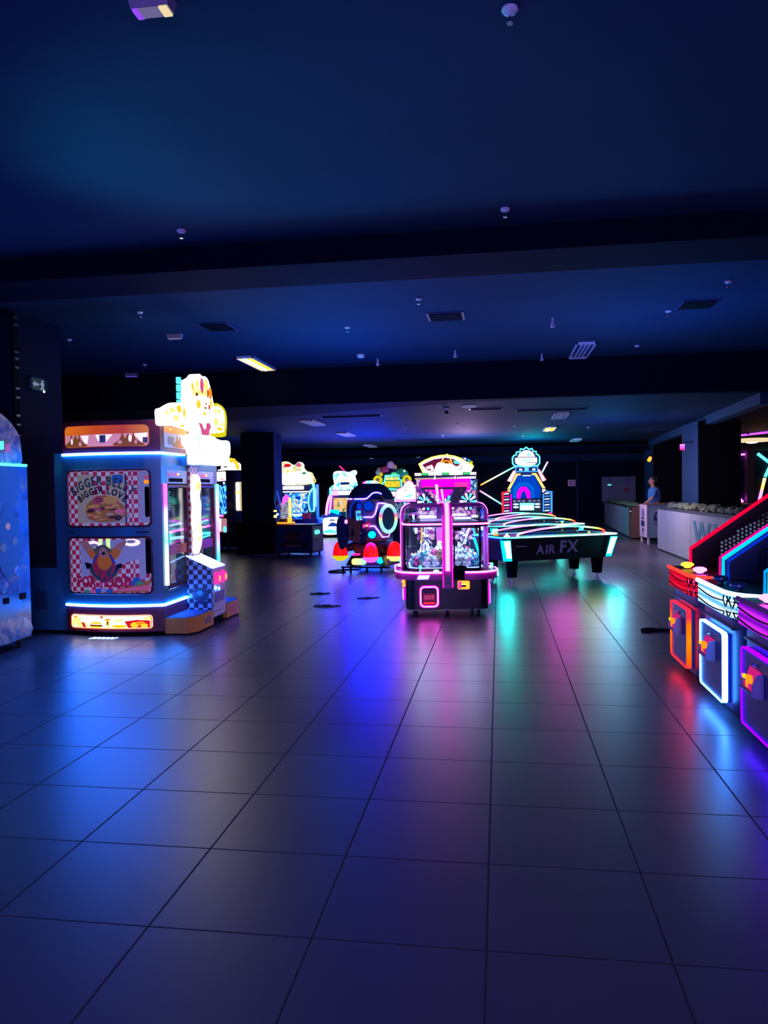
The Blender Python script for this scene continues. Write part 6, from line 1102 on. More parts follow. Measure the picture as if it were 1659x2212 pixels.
mk('side_crest', 'ball_blue', [('p', 'xz', smooth([(0.38, 2.24), (0.46, 2.22), (0.56, 2.17), (0.6, 2.1), (0.5, 2.12), (0.4, 2.18)], 3), -0.52, -0.45), ('s', 0.44, -0.53, 2.195, 0.02, {'m': 'sign_white'}), ('s', 0.52, -0.53, 2.16, 0.02, {'m': 'sign_aqua'}), ('s', 0.575, -0.53, 2.11, 0.035, {'m': 'yellow_disc'})], hd)

# space ball game with planet sign
spc = thing('space_ball_game', 'tall space themed ball game with teal planet sign and red and blue racks', 'arcade machine', (0.78, 22.2, 0), 0); k = 0.01325
kx = lambda zx: (zx / 8.295 + 1040 - 1136) * 0.01325
kz = lambda zy: 1.51 + (1055 - (955 + zy / 8.295)) * 0.01325
Q = lambda pts: [(kx(a), kz(b_)) for a, b_ in pts]
mk('cabinet', 'navy', [('b', -0.6, 0.6, -0.3, 0.5, 0.08, 1.05), ('p', 'xz', Q([(470, 1000), (470, 830), (640, 570), (930, 570), (1110, 830), (1110, 1000)]), -0.28, 0.3)], spc)
mk('foot', 'rubber', [('c', (x, y, 0), (x, y, 0.08), 0.03) for x in (-0.5, 0.5) for y in (-0.2, 0.4)], spc)
em('arch_outer', (0.0, 0.07, 0.65), 0.9); em('arch_mid', (0.0, 0.16, 0.85), 0.9); em('arch_in', (0.0, 0.04, 0.5), 0.9)
tn = mk('target_lane', 'arch_outer', [('p', 'xz', Q([(515, 1005), (515, 850), (640, 600), (920, 600), (1030, 830), (1030, 1005)]), -0.31, -0.28)], spc)
ar_ = lambda x0, x1, zt, zb: [(x0, zb), (x0, zt + 90), (x0 + (x1 - x0) * 0.28, zt), (x0 + (x1 - x0) * 0.72, zt), (x1, zt + 90), (x1, zb)]
mk('arch_target', 'arch_mid', [('p', 'xz', Q(ar_(560, 920, 730, 1005)), -0.318, -0.31), ('p', 'xz', Q(ar_(610, 880, 780, 1005)), -0.322, -0.318, {'m': 'arch_outer'}), ('p', 'xz', Q(ar_(622, 852, 805, 1005)), -0.326, -0.322, {'m': 'arch_magenta'}), ('p', 'xz', Q(ar_(680, 796, 880, 1005)), -0.33, -0.326, {'m': 'arch_in'})], tn)
mk('frame_light', 'sign_cream', [('p', 'xz', Q([(455, 840), (600, 570), (690, 565), (690, 600), (640, 600), (510, 835)]), -0.33, -0.29), ('p', 'xz', Q([(880, 565), (960, 565), (1115, 830), (1065, 835), (930, 600), (885, 600)]), -0.33, -0.29), ('p', 'xz', Q([(460, 850), (510, 850), (510, 915), (460, 890)]), -0.33, -0.29), ('p', 'xz', Q([(1065, 850), (1115, 850), (1115, 880), (1065, 905)]), -0.33, -0.29, {'m': 'sign_white'})], spc)
for pts in ([(570, 510), (612, 545), (530, 715), (455, 695)], [(970, 505), (1010, 500), (1125, 690), (1060, 715)]):
    wg = mk('rocket_wing', 'sign_white', [('p', 'xz', Q(pts), -0.4, -0.3)], spc)
    mk('wing_edge', 'sign_pink', [('t', [(x, -0.39, z) for x, z in Q(pts)], 0.014, True)], wg)
for x0, x1, m, m2 in ((362, 530, 'red_light', 'rosy_light'), (1060, 1222, 'blue_light', 'blue_light')):
    rk_ = mk('side_rack', 'black', [('p', 'xz', Q([(x0, 880), (x1 - 40, 880), (x1, 930), (x1, 1250), (x0, 1250)] if x0 < 500 else [(x0, 920), (x0 + 40, 880), (x1, 880), (x1, 1250), (x0, 1250)]), -0.45, -0.3)], spc)
    mk('rack_light', m, [('t', [(x, -0.46, z) for x, z in Q([(x0 + 12, 1250), (x0 + 12, 890), (x1 - 60, 890)] if x0 < 500 else [(x1 - 12, 1250), (x1 - 12, 890), (x0 + 60, 890)])], 0.025), ('t', [(x, -0.46, z) for x, z in Q([(x1 - 12, 930), (x1 - 12, 1240)] if x0 < 500 else [(x0 + 12, 930), (x0 + 12, 1240)])], 0.018, {'m': 'magenta_glow' if x0 < 500 else 'blue_light'})], rk_)
    mk('rung_light', 'white_light', [('p', 'xz', Q([(x0 + 35, 915 + 50 * n), (x1 - 45, 908 + 50 * n), (x1 - 45, 925 + 50 * n), (x0 + 35, 932 + 50 * n)]), -0.46, -0.45, {'m': 'white_light' if n % 2 == 0 else m2}) for n in range(7)], rk_)
cp = mk('control_panel', 'black', [('p', 'xz', Q([(535, 1015), (1040, 1015), (1040, 1220), (535, 1220)]), -0.5, -0.3)], spc)
for x in (580, 655, 730, 840, 915, 990): mk('panel_lamp', 'pale_fitting', [('p', 'xz', [(kx(x) + 0.045 * math.cos(t), kz(1050) + 0.03 * math.sin(t)) for t in [2 * PI * q / 12 for q in range(12)]], -0.51, -0.5)], cp)
mk('panel_light', 'cyan_light', [('p', 'xz', Q([(668, 1085), (910, 1085), (910, 1210), (668, 1210)]), -0.52, -0.5), ('p', 'xz', Q([(690, 1130), (890, 1130), (905, 1205), (672, 1205)]), -0.525, -0.52, {'m': 'white_light'})] + [('p', 'xz', [(kx(x) + 0.08 * math.cos(t), kz(z) + 0.025 * math.sin(t)) for t in [2 * PI * q / 14 for q in range(14)]], -0.51, -0.5, {'m': 'white_light'}) for x in (600, 968) for z in (1105, 1155)], cp)
mk('score_box', 'blue_light', [('p', 'xz', Q([(595, 450), (995, 450), (995, 545), (595, 545)]), -0.42, -0.2), ('p', 'xz', Q([(615, 465), (750, 465), (750, 528), (615, 528)]), -0.425, -0.42, {'m': 'black'}), ('p', 'xz', Q([(835, 465), (970, 465), (970, 528), (835, 528)]), -0.425, -0.42, {'m': 'black'}), ('txt', '08', 0.085, kx(690), kz(520), -0.425, {'m': 'white_light', 'wide': 0.9}), ('txt', '08', 0.085, kx(915), kz(520), -0.425, {'m': 'white_light', 'wide': 0.9}), ('txt', 'X', 0.12, kx(793), kz(525), -0.425, {'m': 'cyan_light'}), ('p', 'xz', Q([(710, 545), (875, 545), (875, 625), (710, 625)]), -0.41, -0.2, {'m': 'deep_blue'}), ('p', 'xz', Q([(720, 600), (865, 600), (865, 615), (720, 615)]), -0.415, -0.41, {'m': 'white_light'})], spc)
SG = Q([(555, 400), (550, 290), (580, 250), (620, 240), (615, 195), (680, 190), (690, 140), (745, 150), (790, 112), (835, 150), (890, 138), (905, 185), (960, 190), (960, 235), (1000, 255), (1018, 290), (1015, 400), (980, 440), (900, 430), (850, 450), (730, 450), (660, 430), (600, 440)])
hd = mk('header', 'sign_white', [('p', 'xz', SG, -0.40, -0.25, {'m': 'deep_blue'}), ('p', 'xz', Q([(640, 280), (680, 205), (740, 175), (790, 165), (850, 175), (905, 210), (940, 280)]), -0.415, -0.40), ('p', 'xz', Q([(600, 390), (970, 390), (900, 430), (850, 450), (730, 450), (680, 425)]), -0.415, -0.40), ('p', 'xz', Q([(800, 225), (850, 215), (865, 265), (820, 260)]), -0.42, -0.415, {'m': 'teal_light'})], spc)
mk('header_edge', 'teal_light', [('t', [(x, -0.41, z) for x, z in SG], 0.018, True)], hd)
mk('lettering', 'sign_aqua', [('p', 'xz', Q([(595, 295), (970, 295), (975, 375), (600, 385)]), -0.42, -0.415, {'m': 'sign_white'}), ('txt', 'SPACE', 0.125, kx(783), kz(368), -0.421, {'wide': 0.95, 'm': 'sign_aqua'})], hd)
mk('button', 'rosy_light', [('s', kx(1190), -0.45, kz(1270), 0.06, 0.04, 0.03)], spc)

# ---------------------------------------------------------------- basketball machines along the right
def band_mat(name, c_hi, c_lo, s):
    m, nt, out = nodes(name)
    tc = nt.nodes.new('ShaderNodeTexCoord'); sp = nt.nodes.new('ShaderNodeSeparateXYZ'); nt.links.new(tc.outputs['Object'], sp.inputs[0])
    sn = nt.nodes.new('ShaderNodeMath'); sn.operation = 'MULTIPLY'; sn.inputs[1].default_value = 210; nt.links.new(sp.outputs[1], sn.inputs[0])
    si = nt.nodes.new('ShaderNodeMath'); si.operation = 'SINE'; nt.links.new(sn.outputs[0], si.inputs[0])
    zz = nt.nodes.new('ShaderNodeMath'); zz.operation = 'MULTIPLY'; zz.inputs[1].default_value = 90; nt.links.new(sp.outputs[2], zz.inputs[0])
    zs_ = nt.nodes.new('ShaderNodeMath'); zs_.operation = 'SINE'; nt.links.new(zz.outputs[0], zs_.inputs[0])
    mu = nt.nodes.new('ShaderNodeMath'); mu.operation = 'MULTIPLY'; nt.links.new(si.outputs[0], mu.inputs[0]); mu.inputs[1].default_value = 0.5
    ad = nt.nodes.new('ShaderNodeMath'); ad.operation = 'ADD'; nt.links.new(mu.outputs[0], ad.inputs[0]); nt.links.new(zs_.outputs[0], ad.inputs[1])
    mr = nt.nodes.new('ShaderNodeMapRange'); mr.inputs['From Min'].default_value = -1.2; mr.inputs['From Max'].default_value = 1.2; nt.links.new(ad.outputs[0], mr.inputs[0])
    r = ramp(nt, [(0, c_lo), (1, c_hi)]); nt.links.new(mr.outputs[0], r.inputs[0])
    e = nt.nodes.new('ShaderNodeEmission'); e.inputs[1].default_value = s
    nt.links.new(r.outputs[0], e.inputs[0]); nt.links.new(e.outputs[0], out.inputs[0])
band_mat('band_red', (1, 0.01, 0.05), (0.55, 0.0, 0.02), 1.0)
band_mat('band_ice', (0.75, 0.98, 1), (0.02, 0.3, 0.6), 1.5)
band_mat('band_violet', (0.75, 0.03, 0.95), (0.12, 0.0, 0.5), 1.1)
em('diamond_rose', (1, 0.03, 0.22), 1.1); em('diamond_ice', (0.6, 0.85, 1), 1.5); em('diamond_violet', (0.6, 0.1, 1), 1.2)
grad('frame_red', 'Z', 0.1, 0.57, [(0, (1, 0.005, 0.01)), (0.1, (1, 0.02, 0.0)), (0.45, (1, 0.05, 0.0)), (0.75, (1, 0.035, 0.0)), (0.85, (1, 0.005, 0.01)), (1, (1, 0.005, 0.015))], 6)
em('frame_ice', (0.045, 0.24, 1), 25); em('frame_violet', (0.06, 0.0, 1.0), 10)
em('rim_red', (1, 0.05, 0.03), 1.6); em('rim_ice', (0.25, 0.6, 1), 5); em('rim_violet', (0.1, 0.03, 0.3), 0.4)
em('neon_red', (1, 0.0, 0.02), 2.5); em('neon_rose', (1, 0.0, 0.22), 1.5); em('neon_aqua', (0.0, 0.55, 0.95), 1.4); em('neon_azure', (0.0, 0.3, 0.9), 1.3)
em('coin_red', (0.9, 0.02, 0.3), 0.7); em('coin_amber', (1, 0.22, 0.01), 1.6)
FR = [(0, 0), (0, -0.66), (0.01, -0.74), (0.035, -0.82), (0.08, -0.88), (0.15, -0.92), (0.28, -0.945), (0.5, -0.95)]
def basketball(label, yf, kit):
    t = thing('basketball_machine', label, 'arcade basketball machine', (1.45, yf, 0), 0, 'basketball machines on the right')
    band, diamond, rim, frame, far, near, far_b, btn1, btn2 = kit
    IN = [(x + 0.05, y + (0.0 if y > -0.7 else 0.03)) for x, y in FR]
    bd = mk('body', 'navy', [('p', 'xy', IN + [(2.6, -0.94), (2.6, 0), (0.05, 0)], 0.06, 0.69), ('b', 0.2, 2.5, -0.85, -0.05, 0.02, 0.06, {'m': 'matt_black'})], t)
    mk('foot', 'rubber', [('c', (x, y, 0), (x, y, 0.06), 0.035) for x in (0.13, 2.4) for y in (-0.1, -0.8)], bd)
    fp = mk('front_panel', 'deep_blue', [('b', 0.0, 0.06, -0.642, -0.078, 0.108, 0.562)], t)
    mk('panel_light', frame, [('p', 'yz', ring(rr(-0.65, -0.07, 0.10, 0.57, 0.03, 4), rr(-0.642, -0.078, 0.108, 0.562, 0.026, 4)), -0.008, 0.028)], fp)
    mk('panel_seam', 'black', [('b', 0.03, 0.06, -0.72, -0.0, 0.60, 0.61)], fp)
    cu = mk('coin_unit', 'coin_red', [('p', 'xz', [(-0.005, 0.36), (-0.055, 0.375), (-0.06, 0.41), (-0.035, 0.41), (-0.005, 0.485)], -0.44, -0.24)], t)
    mk('coin_cup', 'grey_purple', [('p', 'xz', [(0.0, 0.335), (-0.05, 0.345), (-0.064, 0.365), (-0.064, 0.38), (0.0, 0.375)], -0.45, -0.235), ('p', 'xz', [(0.0, 0.34), (-0.055, 0.36), (-0.06, 0.41), (-0.035, 0.47), (0.0, 0.48)], -0.455, -0.44)], cu)
    mk('coin_lamp', 'coin_amber', [('b', -0.062, -0.03, -0.38, -0.33, 0.385, 0.455, 0.012), ('b', -0.066, -0.05, -0.33, -0.29, 0.43, 0.45, {'m': 'sign_yellow'}), ('b', -0.066, -0.05, -0.3, -0.27, 0.385, 0.425, {'m': 'grey_purple'})], cu)
    mk('lock', 'steel', [('c', (-0.005, -0.34, 0.5), (-0.02, -0.34, 0.5), 0.012), ('c', (-0.005, -0.09, 0.34), (-0.015, -0.09, 0.34), 0.008)], cu)
    # glowing band round the front shelf
    bn = mk('shelf_band', band, [('p', 'xy', FR + [(0.5, -0.5), (0.5, 0)], 0.69, 0.83)], t)
    mk('band_trim', 'matt_black', [('t', [(x - 0.004, y - 0.004, z + 0.012 * math.sin((y + 0.1) * 6)) for x, y in [(0, -0.06 * q) for q in range(12)] + FR[2:6]], 0.005, False, 6) for z in (0.785, 0.715)], bn)
    for q in range(4):
        (xa, ya), (xb, yb) = FR[2 + q - 1], FR[2 + q]
        mx, my = (xa + xb) / 2, (ya + yb) / 2; L = math.hypot(xb - xa, yb - ya); ux, uy = (xb - xa) / L, (yb - ya) / L; nx, ny = uy, -ux
        if nx > 0: nx, ny = -nx, -ny
        nx, ny = (nx, ny) if ny <= 0 else (-nx, -ny)
        V = lambda s, z, o=0.006: (mx + ux * s + nx * o, my + uy * s + ny * o, z)
        mk('diamond', diamond, [('hexa', [V(-0.018, z), V(0, z - 0.026), V(0.018, z), V(0, z + 0.026)], [V(-0.018, z, 0.009), V(0, z - 0.026, 0.009), V(0.018, z, 0.009), V(0, z + 0.026, 0.009)]) for z in (0.735, 0.80)], bn)
        mk('lattice', 'matt_black', [('t', [V(-0.035, 0.695), V(0.035, 0.80), V(0.02, 0.825)], 0.0045, False, 5), ('t', [V(0.035, 0.695), V(-0.035, 0.80), V(-0.02, 0.825)], 0.0045, False, 5)], bn)
    mk('shelf_rim', rim, [('t', [(x - 0.004, y, 0.845) for x, y in FR], 0.016)], bn)
    mk('shelf_deck', 'black', [('p', 'xy', FR + [(0.6, -0.95), (0.6, 0)], 0.835, 0.85)], bn)
    for yy, m, w in ((-0.26, btn1, 1), (-0.66, btn2, 1)):
        b_ = mk('push_button', m, [('l', [(0.012, 0.85), (0.03, 0.868), (0.052, 0.88), (0.05, 0.895), (0.03, 0.905), (0.005, 0.908)], (0.09, yy, 0), 18)], t)
        mk('button_stem', 'black', [('c', (0.09, yy, 0.85), (0.09, yy, 0.875), 0.02)], b_)
    zt = lambda x: min(2.4, 1.0 + 0.715 * (x - 0.17))
    OUT = [(0.17, 0.85), (0.17, 1.0), (2.13, 2.4), (2.6, 2.4), (2.6, 0.85)]
    # far side wall with its perforated window
    s_ = 0.033; cells = []; solid = [[(0.17, 0.85), (0.17, 1.0), (0.41, zt(0.41)), (0.41, 0.85)]]
    x = 0.41; j = 0
    while x < 1.2:
        z = 0.90 + (s_ / 2 if j % 2 else 0); solid.append([(x, 0.85), (x, z), (x + s_, z), (x + s_, 0.85)])
        while z + s_ < zt(x) - 0.10: cells.append((x + s_ / 2, z + s_ / 2)); z += s_
        solid.append([(x, z), (x, zt(x)), (x + s_, zt(x + s_)), (x + s_, z)]); x += s_; j += 1
    solid.append([(x, 0.85), (x, zt(x)), (2.13, 2.4), (2.6, 2.4), (2.6, 0.85)])
    fw = mk('side_wall', 'black' if far == 'neon_red' else 'navy', [('p', 'xz', q, -0.03, -0.022) for q in solid] + [('perf', cells, s_, 0.0125, -0.024)], t)
    mk('wall_light', far, [('t', [(0.17, -0.03, 0.85), (0.17, -0.03, 1.0), (2.13, -0.03, 2.4)], 0.014)], fw)
    if far_b: mk('wall_light', far_b, [('t', [(0.20, -0.045, 0.85), (0.20, -0.045, 0.985), (2.14, -0.045, 2.37)], 0.010)], fw)
    nw = mk('side_wall', 'black', [('p', 'xz', OUT, -0.945, -0.93)], t)
    mk('wall_light', near, [('t', [(0.17, -0.93, 0.85), (0.17, -0.93, 1.0), (2.13, -0.93, 2.4)], 0.014)], nw)
    rp = mk('ball_ramp', 'navy', [('p', 'xz', [(0.6, 0.85), (2.2, 1.1), (2.2, 0.7), (0.6, 0.7)], -0.93, -0.03)], t)
    bk = mk('backboard', 'white_plastic', [('b', 2.3, 2.36, -0.85, -0.1, 1.75, 2.35)], t)
    mk('hoop', 'orange_light', [('t', [(2.12 + 0.16 * math.cos(a), -0.48 + 0.16 * math.sin(a), 1.85) for a in [2 * PI * q / 20 for q in range(20)]], 0.012, True), ('b', 2.26, 2.31, -0.52, -0.44, 1.82, 1.88)], bk)
    return t
basketball('farthest basketball machine, red neon side wall and red glowing shelf', 6.92, ('band_red', 'diamond_rose', 'rim_red', 'frame_red', 'neon_red', 'neon_rose', None, 'lamp_yellow', 'pink_light'))
basketball('middle basketball machine with white-blue glowing shelf and white panel frame', 5.95, ('band_ice', 'diamond_ice', 'rim_ice', 'frame_ice', 'neon_aqua', 'neon_azure', 'lens_blue', 'deep_blue', 'deep_blue'))
basketball('nearest basketball machine, violet glowing shelf, cut off by right edge', 4.98, ('band_violet', 'diamond_violet', 'rim_violet', 'frame_violet', 'neon_aqua', 'violet_light', 'lens_blue', 'pink_light', 'pink_light'))

# ---------------------------------------------------------------- counters, kiosk, person on the right
ct = thing('reception_counter', 'long pale grey counter with dark lettering and green planting on top, right side', 'counter', (3.75, 19.15, 0))
mk('front', 'counter_panel', [('b', 0, 0.45, -3.2, 0, 0.04, 0.98), ('b', 0, 0.45, -5.6, -3.22, 0.04, 0.98), ('b', 0, 0.45, -8.6, -5.62, 0.04, 0.98)], ct)
mk('kick_board', 'black', [('b', 0.03, 0.42, -8.6, -0.02, 0, 0.04)], ct)
mk('cap', 'counter_cap', [('b', -0.02, 0.465, -8.6, 0.02, 0.98, 1.0)], ct)
mk('lettering', 'teal_letter', [('txt', 'WI', 0.62, -4.25, 0.40, 0.0, {'face': '-x', 'fit': 1.7})], ct)
pt = mk('planter_trim', 'counter_cap', [('b', 0.06, 0.44, -8.4, -0.3, 1.0, 1.02)], ct)
random.seed(5)
mk('planting', 'hedge_green', [('s', 0.25 + random.uniform(-0.1, 0.09), -0.4 - 0.075 * q, 1.06 + random.uniform(-0.02, 0.03), random.uniform(0.07, 0.13), random.uniform(0.08, 0.16), random.uniform(0.05, 0.085), 8) for q in range(106)], ct, kind='stuff')
fc = thing('far_counter', 'far pale counter with planting on top, beyond the white kiosk stand', 'counter', (3.75, 23.3, 0))
M_ = [(0, 0), (0.55, 0), (0.9, 7.9), (0.35, 7.9)]
mk('front', 'counter_panel', [('p', 'xy', M_, 0.05, 0.9)], fc)
mk('cap', 'counter_cap', [('p', 'xy', [(-0.02, -0.02), (0.57, -0.02), (0.92, 7.92), (0.33, 7.92)], 0.9, 0.92)], fc)
mk('end_panel', 'brown_wood', [('b', 0.0, 0.4, -0.5, -0.02, 0.04, 0.92)], fc)
mk('planting', 'hedge_green', [('s', 0.22 + 0.047 * 0.075 * q + random.uniform(-0.08, 0.1), 0.1 + 0.075 * q, 0.95 + random.uniform(0, 0.03), random.uniform(0.07, 0.12), random.uniform(0.08, 0.14), random.uniform(0.04, 0.07), 8) for q in range(100)], fc, kind='stuff')
mk('card_reader', 'white_light', [('b', -0.012, 0.0, -0.45, -0.4, 0.78, 0.82), ('b', -0.01, 0.0, -0.5, -0.35, 0.74, 0.9, {'m': 'black'})], fc)
lb_ = thing('back_counter', 'brown topped counter behind the green planting, under the column', 'counter', (5.15, 20.4, 0))
mk('body', 'brown_wood', [('b', -0.4, 1.2, 0, 3.0, 0.03, 0.96)], lb_)
mk('top', 'board_red', [('b', -0.45, 1.25, -0.04, 3.04, 0.96, 1.03)], lb_)
tb = thing('wooden_planter_box', 'tan box with dark plants at the right end of the counter', 'planter', (4.78, 14.6, 0))
mk('box', 'tan_box', [('b', -0.25, 0.6, -0.3, 0.5, 0, 1.08)], tb)
mk('planting', 'brown_wood', [('s', -0.1 + 0.11 * q, 0.05 * (q % 3), 1.12, 0.12, 0.12, 0.07, 8) for q in range(6)], tb, kind='stuff')

ki = thing('kiosk_stand', 'white promotional stand on short legs with round logo, beside the person', 'stand', (3.97, 20.98, 0), 0)
lit('stand_white', (0.6, 0.52, 0.62), 0.02); pbr('stand_blue', (0.22, 0.32, 0.45), 0.6)
mk('body', 'stand_blue', [('b', -0.14, 0.42, -0.12, 0.9, 0.17, 1.03)], ki)
lp = mk('side_panel', 'stand_white', [('b', -0.155, -0.14, -0.13, 0.91, 0.17, 1.04)], ki)
mk('logo', 'violet_print', [('p', 'yz', ell(0.4, 0.8, 0.2, 0.13, 20), -0.16, -0.155), ('p', 'yz', rr(0.2, 0.65, 0.45, 0.6, 0.03), -0.16, -0.155, {'m': 'deep_blue'}), ('p', 'yz', rr(0.25, 0.6, 0.64, 0.68, 0.01), -0.16, -0.155, {'m': 'deep_blue'}), ('p', 'yz', ell(0.4, 0.35, 0.1, 0.06, 16), -0.16, -0.155, {'m': 'deep_blue'}), ('p', 'yz', rr(0.3, 0.55, 0.22, 0.27, 0.01), -0.16, -0.155)], lp)
mk('logo', 'deep_blue', [('p', 'xz', ring(ell(0.2, 0.72, 0.17, 0.15, 24), ell(0.2, 0.72, 0.13, 0.12, 24)), -0.124, -0.12), ('p', 'xz', rr(0.02, 0.38, 0.62, 0.70, 0.02), -0.127, -0.12), ('p', 'xz', ell(0.2, 0.8, 0.15, 0.06, 18, 0, 180), -0.126, -0.12), ('b', 0.05, 0.36, -0.125, -0.12, 0.53, 0.55), ('b', 0.1, 0.34, -0.125, -0.12, 0.48, 0.495)], ki)
mk('top', 'brown_wood', [('b', -0.16, 0.44, -0.14, 0.92, 1.03, 1.045)], ki)
for x, y in ((-0.11, -0.08), (0.38, -0.08), (-0.11, 0.86), (0.38, 0.86)):
    mk('leg', 'white_plastic', [('b', x - 0.025, x + 0.025, y - 0.025, y + 0.025, 0, 0.17)], ki)

# the person behind the counter, facing left, one hand resting on the counter
def skin_body(name, mat, chain, edges, parent=None, sub=2):
    me = bpy.data.meshes.new(name); me.from_pydata([c[:3] for c in chain], edges, []); me.update()
    o = bpy.data.objects.new(name, me); COL.objects.link(o)
    md = o.modifiers.new('skin', 'SKIN')
    for v, c in zip(me.skin_vertices[0].data, chain): v.radius = (c[3], c[4] if len(c) > 4 else c[3])
    me.skin_vertices[0].data[0].use_root = True
    ss = o.modifiers.new('sub', 'SUBSURF'); ss.levels = sub; ss.render_levels = sub
    dg = bpy.context.evaluated_depsgraph_get(); dg.update()
    m2 = bpy.data.meshes.new_from_object(o.evaluated_get(dg))
    o.modifiers.clear(); o.data = m2; m2.materials.clear(); m2.materials.append(MATS[mat])
    m2.polygons.foreach_set('use_smooth', [True] * len(m2.polygons))
    if parent: o.parent = parent
    return o
pe = thing('person', 'person in a blue short sleeved shirt facing left, leaning hand on counter', 'person', (4.27, 22.4, 0), 0)
# facing -x; shoulders along y
ch = [(0.02, 0, 0.95, .13, .15), (0.03, 0, 1.1, .13, .16), (0.03, 0, 1.28, .14, .18), (0.02, 0, 1.42, .12, .17), (0.0, 0, 1.52, .055), (-0.02, 0, 1.58, .055),
      (-0.03, 0, 1.64, .085, .08), (-0.02, 0, 1.70, .09, .085), (-0.01, 0, 1.75, .07, .07),
      (0.03, -0.10, 0.90, .09), (0.02, -0.11, 0.5, .06), (0.04, -0.11, 0.1, .042), (-0.03, -0.12, 0.045, .04), (-0.14, -0.12, 0.035, .032),
      (0.03, 0.10, 0.90, .09), (0.02, 0.11, 0.5, .06), (0.04, 0.11, 0.1, .042), (-0.03, 0.12, 0.045, .04), (-0.14, 0.12, 0.035, .032),
      (0.02, -0.19, 1.43, .06), (-0.02, -0.23, 1.3, .048), (-0.08, -0.25, 1.17, .042), (-0.2, -0.22, 1.08, .035), (-0.31, -0.19, 1.0, .027), (-0.36, -0.18, 0.975, .03, .02),
      (0.02, 0.19, 1.43, .06), (0.0, 0.23, 1.3, .048), (-0.02, 0.25, 1.15, .042), (-0.1, 0.2, 1.02, .034), (-0.17, 0.15, 0.97, .027), (-0.22, 0.13, 0.96, .03, .02)]
ed = [(0, 1), (1, 2), (2, 3), (3, 4), (4, 5), (5, 6), (6, 7), (7, 8), (0, 9), (9, 10), (10, 11), (11, 12), (12, 13), (0, 14), (14, 15), (15, 16), (16, 17), (17, 18), (3, 19), (19, 20), (20, 21), (21, 22), (22, 23), (23, 24), (3, 25), (25, 26), (26, 27), (27, 28), (28, 29), (29, 30)]
n0 = len(ch)
for base, sy in ((24, -1), (30, 1)):
    bx_, by_, bz_ = ch[base][:3]
    for f_, (dy, ln) in enumerate(((-0.026, 0.06), (-0.009, 0.072), (0.009, 0.068), (0.026, 0.052))):
        i = len(ch); ch += [(bx_ - 0.035, by_ + dy, bz_ - 0.002, .0105), (bx_ - 0.035 - ln * 0.6, by_ + dy * 1.15, bz_ + 0.002, .009), (bx_ - 0.035 - ln, by_ + dy * 1.2, bz_ - 0.014, .008)]
        ed += [(base, i), (i, i + 1), (i + 1, i + 2)]
    i = len(ch); ch += [(bx_ - 0.0, by_ - sy * 0.035, bz_, .011), (bx_ - 0.035, by_ - sy * 0.058, bz_ - 0.006, .009)]
    ed += [(base, i), (i, i + 1)]
body = skin_body('body', 'skin', ch, ed, pe)
sh = [(0.02, 0, 0.98, .155, .175), (0.03, 0, 1.12, .15, .185), (0.03, 0, 1.28, .158, .2), (0.02, 0, 1.41, .135, .185), (0.01, 0, 1.485, .085, .09),
      (0.02, -0.19, 1.43, .078), (-0.02, -0.235, 1.3, .068), (-0.06, -0.245, 1.2, .064), (0.02, 0.19, 1.43, .078), (0.0, 0.235, 1.3, .068), (-0.015, 0.25, 1.2, .064)]
skin_body('shirt', 'blue_shirt', sh, [(0, 1), (1, 2), (2, 3), (3, 4), (3, 5), (5, 6), (6, 7), (3, 8), (8, 9), (9, 10)], pe)
tr = [(0.02, 0, 0.95, .15, .17), (0.03, -0.10, 0.86, .105), (0.02, -0.11, 0.5, .08), (0.04, -0.11, 0.08, .065), (0.03, 0.10, 0.86, .105), (0.02, 0.11, 0.5, .08), (0.04, 0.11, 0.08, .065)]
skin_body('trousers', 'dark_trousers', tr, [(0, 1), (1, 2), (2, 3), (0, 4), (4, 5), (5, 6)], pe)
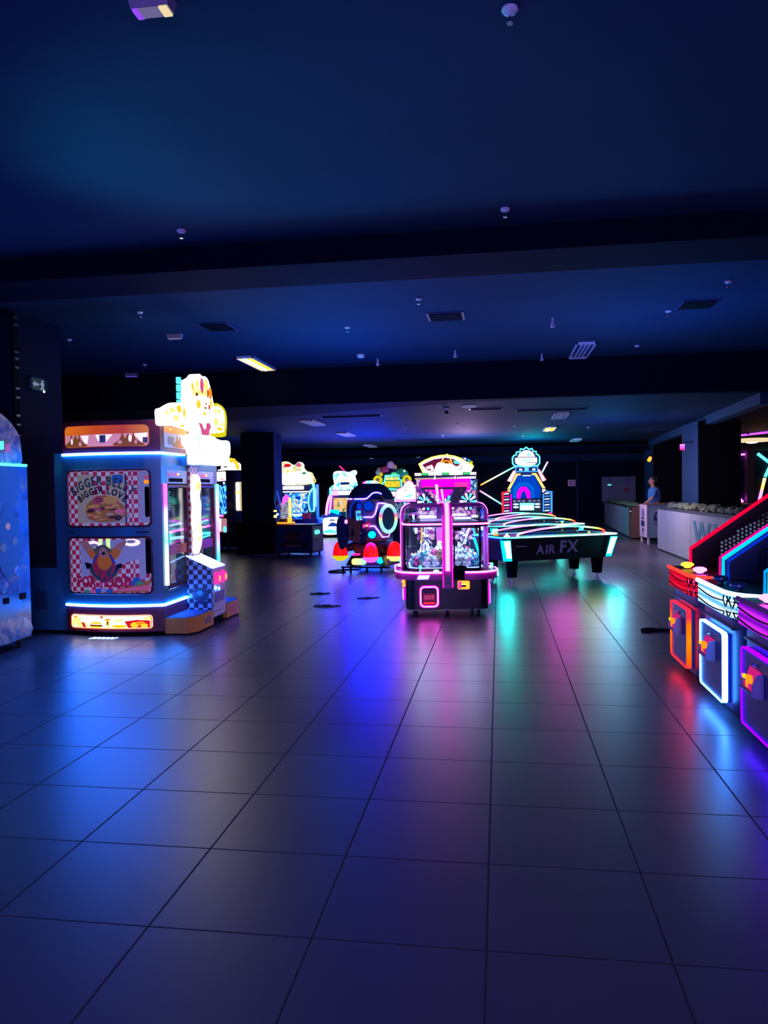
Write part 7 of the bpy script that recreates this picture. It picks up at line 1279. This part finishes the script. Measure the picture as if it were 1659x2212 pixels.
mk('hair', 'hair', [('s', 0.02, 0, 1.725, 0.105, 0.098, 0.085), ('s', 0.065, 0, 1.66, 0.06, 0.085, 0.075), ('s', -0.03, 0, 1.775, 0.075, 0.07, 0.04)], pe)
mk('face', 'skin', [('s', -0.115, 0, 1.655, 0.022, 0.014, 0.018), ('s', -0.105, 0, 1.675, 0.012, 0.01, 0.02), ('s', -0.09, 0, 1.595, 0.03, 0.035, 0.025), ('s', 0.0, -0.085, 1.655, 0.02, 0.01, 0.032), ('s', 0.0, 0.085, 1.655, 0.02, 0.01, 0.032), ('s', -0.105, 0, 1.617, 0.008, 0.024, 0.005, {'m': 'food_dark'}), ('s', -0.1, -0.032, 1.685, 0.008, 0.013, 0.007, {'m': 'hair'}), ('s', -0.1, 0.032, 1.685, 0.008, 0.013, 0.007, {'m': 'hair'})], pe)
mk('shoe', 'black', [('s', -0.05, -0.12, 0.04, 0.13, 0.052, 0.045)], pe); mk('shoe', 'black', [('s', -0.05, 0.12, 0.04, 0.13, 0.052, 0.045)], pe)

# dark scraps on the floor
for lab, x, y, s_, a in (('dark crumpled scrap on the floor, farthest of three near the low machine', -2.67, 11.18, 1.0, 10), ('larger dark scrap on the floor nearest the food machine steps', -2.30, 9.98, 1.2, -5), ('dark scrap on the floor between food machine and claw machine', -1.86, 10.73, 1.1, 15)):
    o = mk('floor_scrap', 'rubber', [('p', 'xy', smooth([(-0.14, 0.02), (-0.05, 0.06), (0.02, 0.1), (0.06, 0.04), (0.16, 0.05), (0.06, -0.03), (-0.02, -0.06), (-0.1, -0.03)], 3), 0.001, 0.012), ('s', 0.0, 0.01, 0.01, 0.05, 0.04, 0.014)])
    tag(o, lab, 'scrap', 'dark scraps on the floor', (x, y, 0), a); o.scale = (s_, s_, 1)
cb = mk('floor_cable', 'rubber', [('t', smooth([(0, 0, 0.014), (-0.1, 0.02, 0.014), (-0.18, -0.04, 0.014), (-0.24, -0.02, 0.014), (-0.2, 0.03, 0.02), (-0.1, 0.06, 0.014), (0.05, 0.02, 0.014)], 5, False), 0.014)])
tag(cb, 'black cable end lying on floor by the red basketball machine', 'cable', loc=(1.72, 8.42, 0))
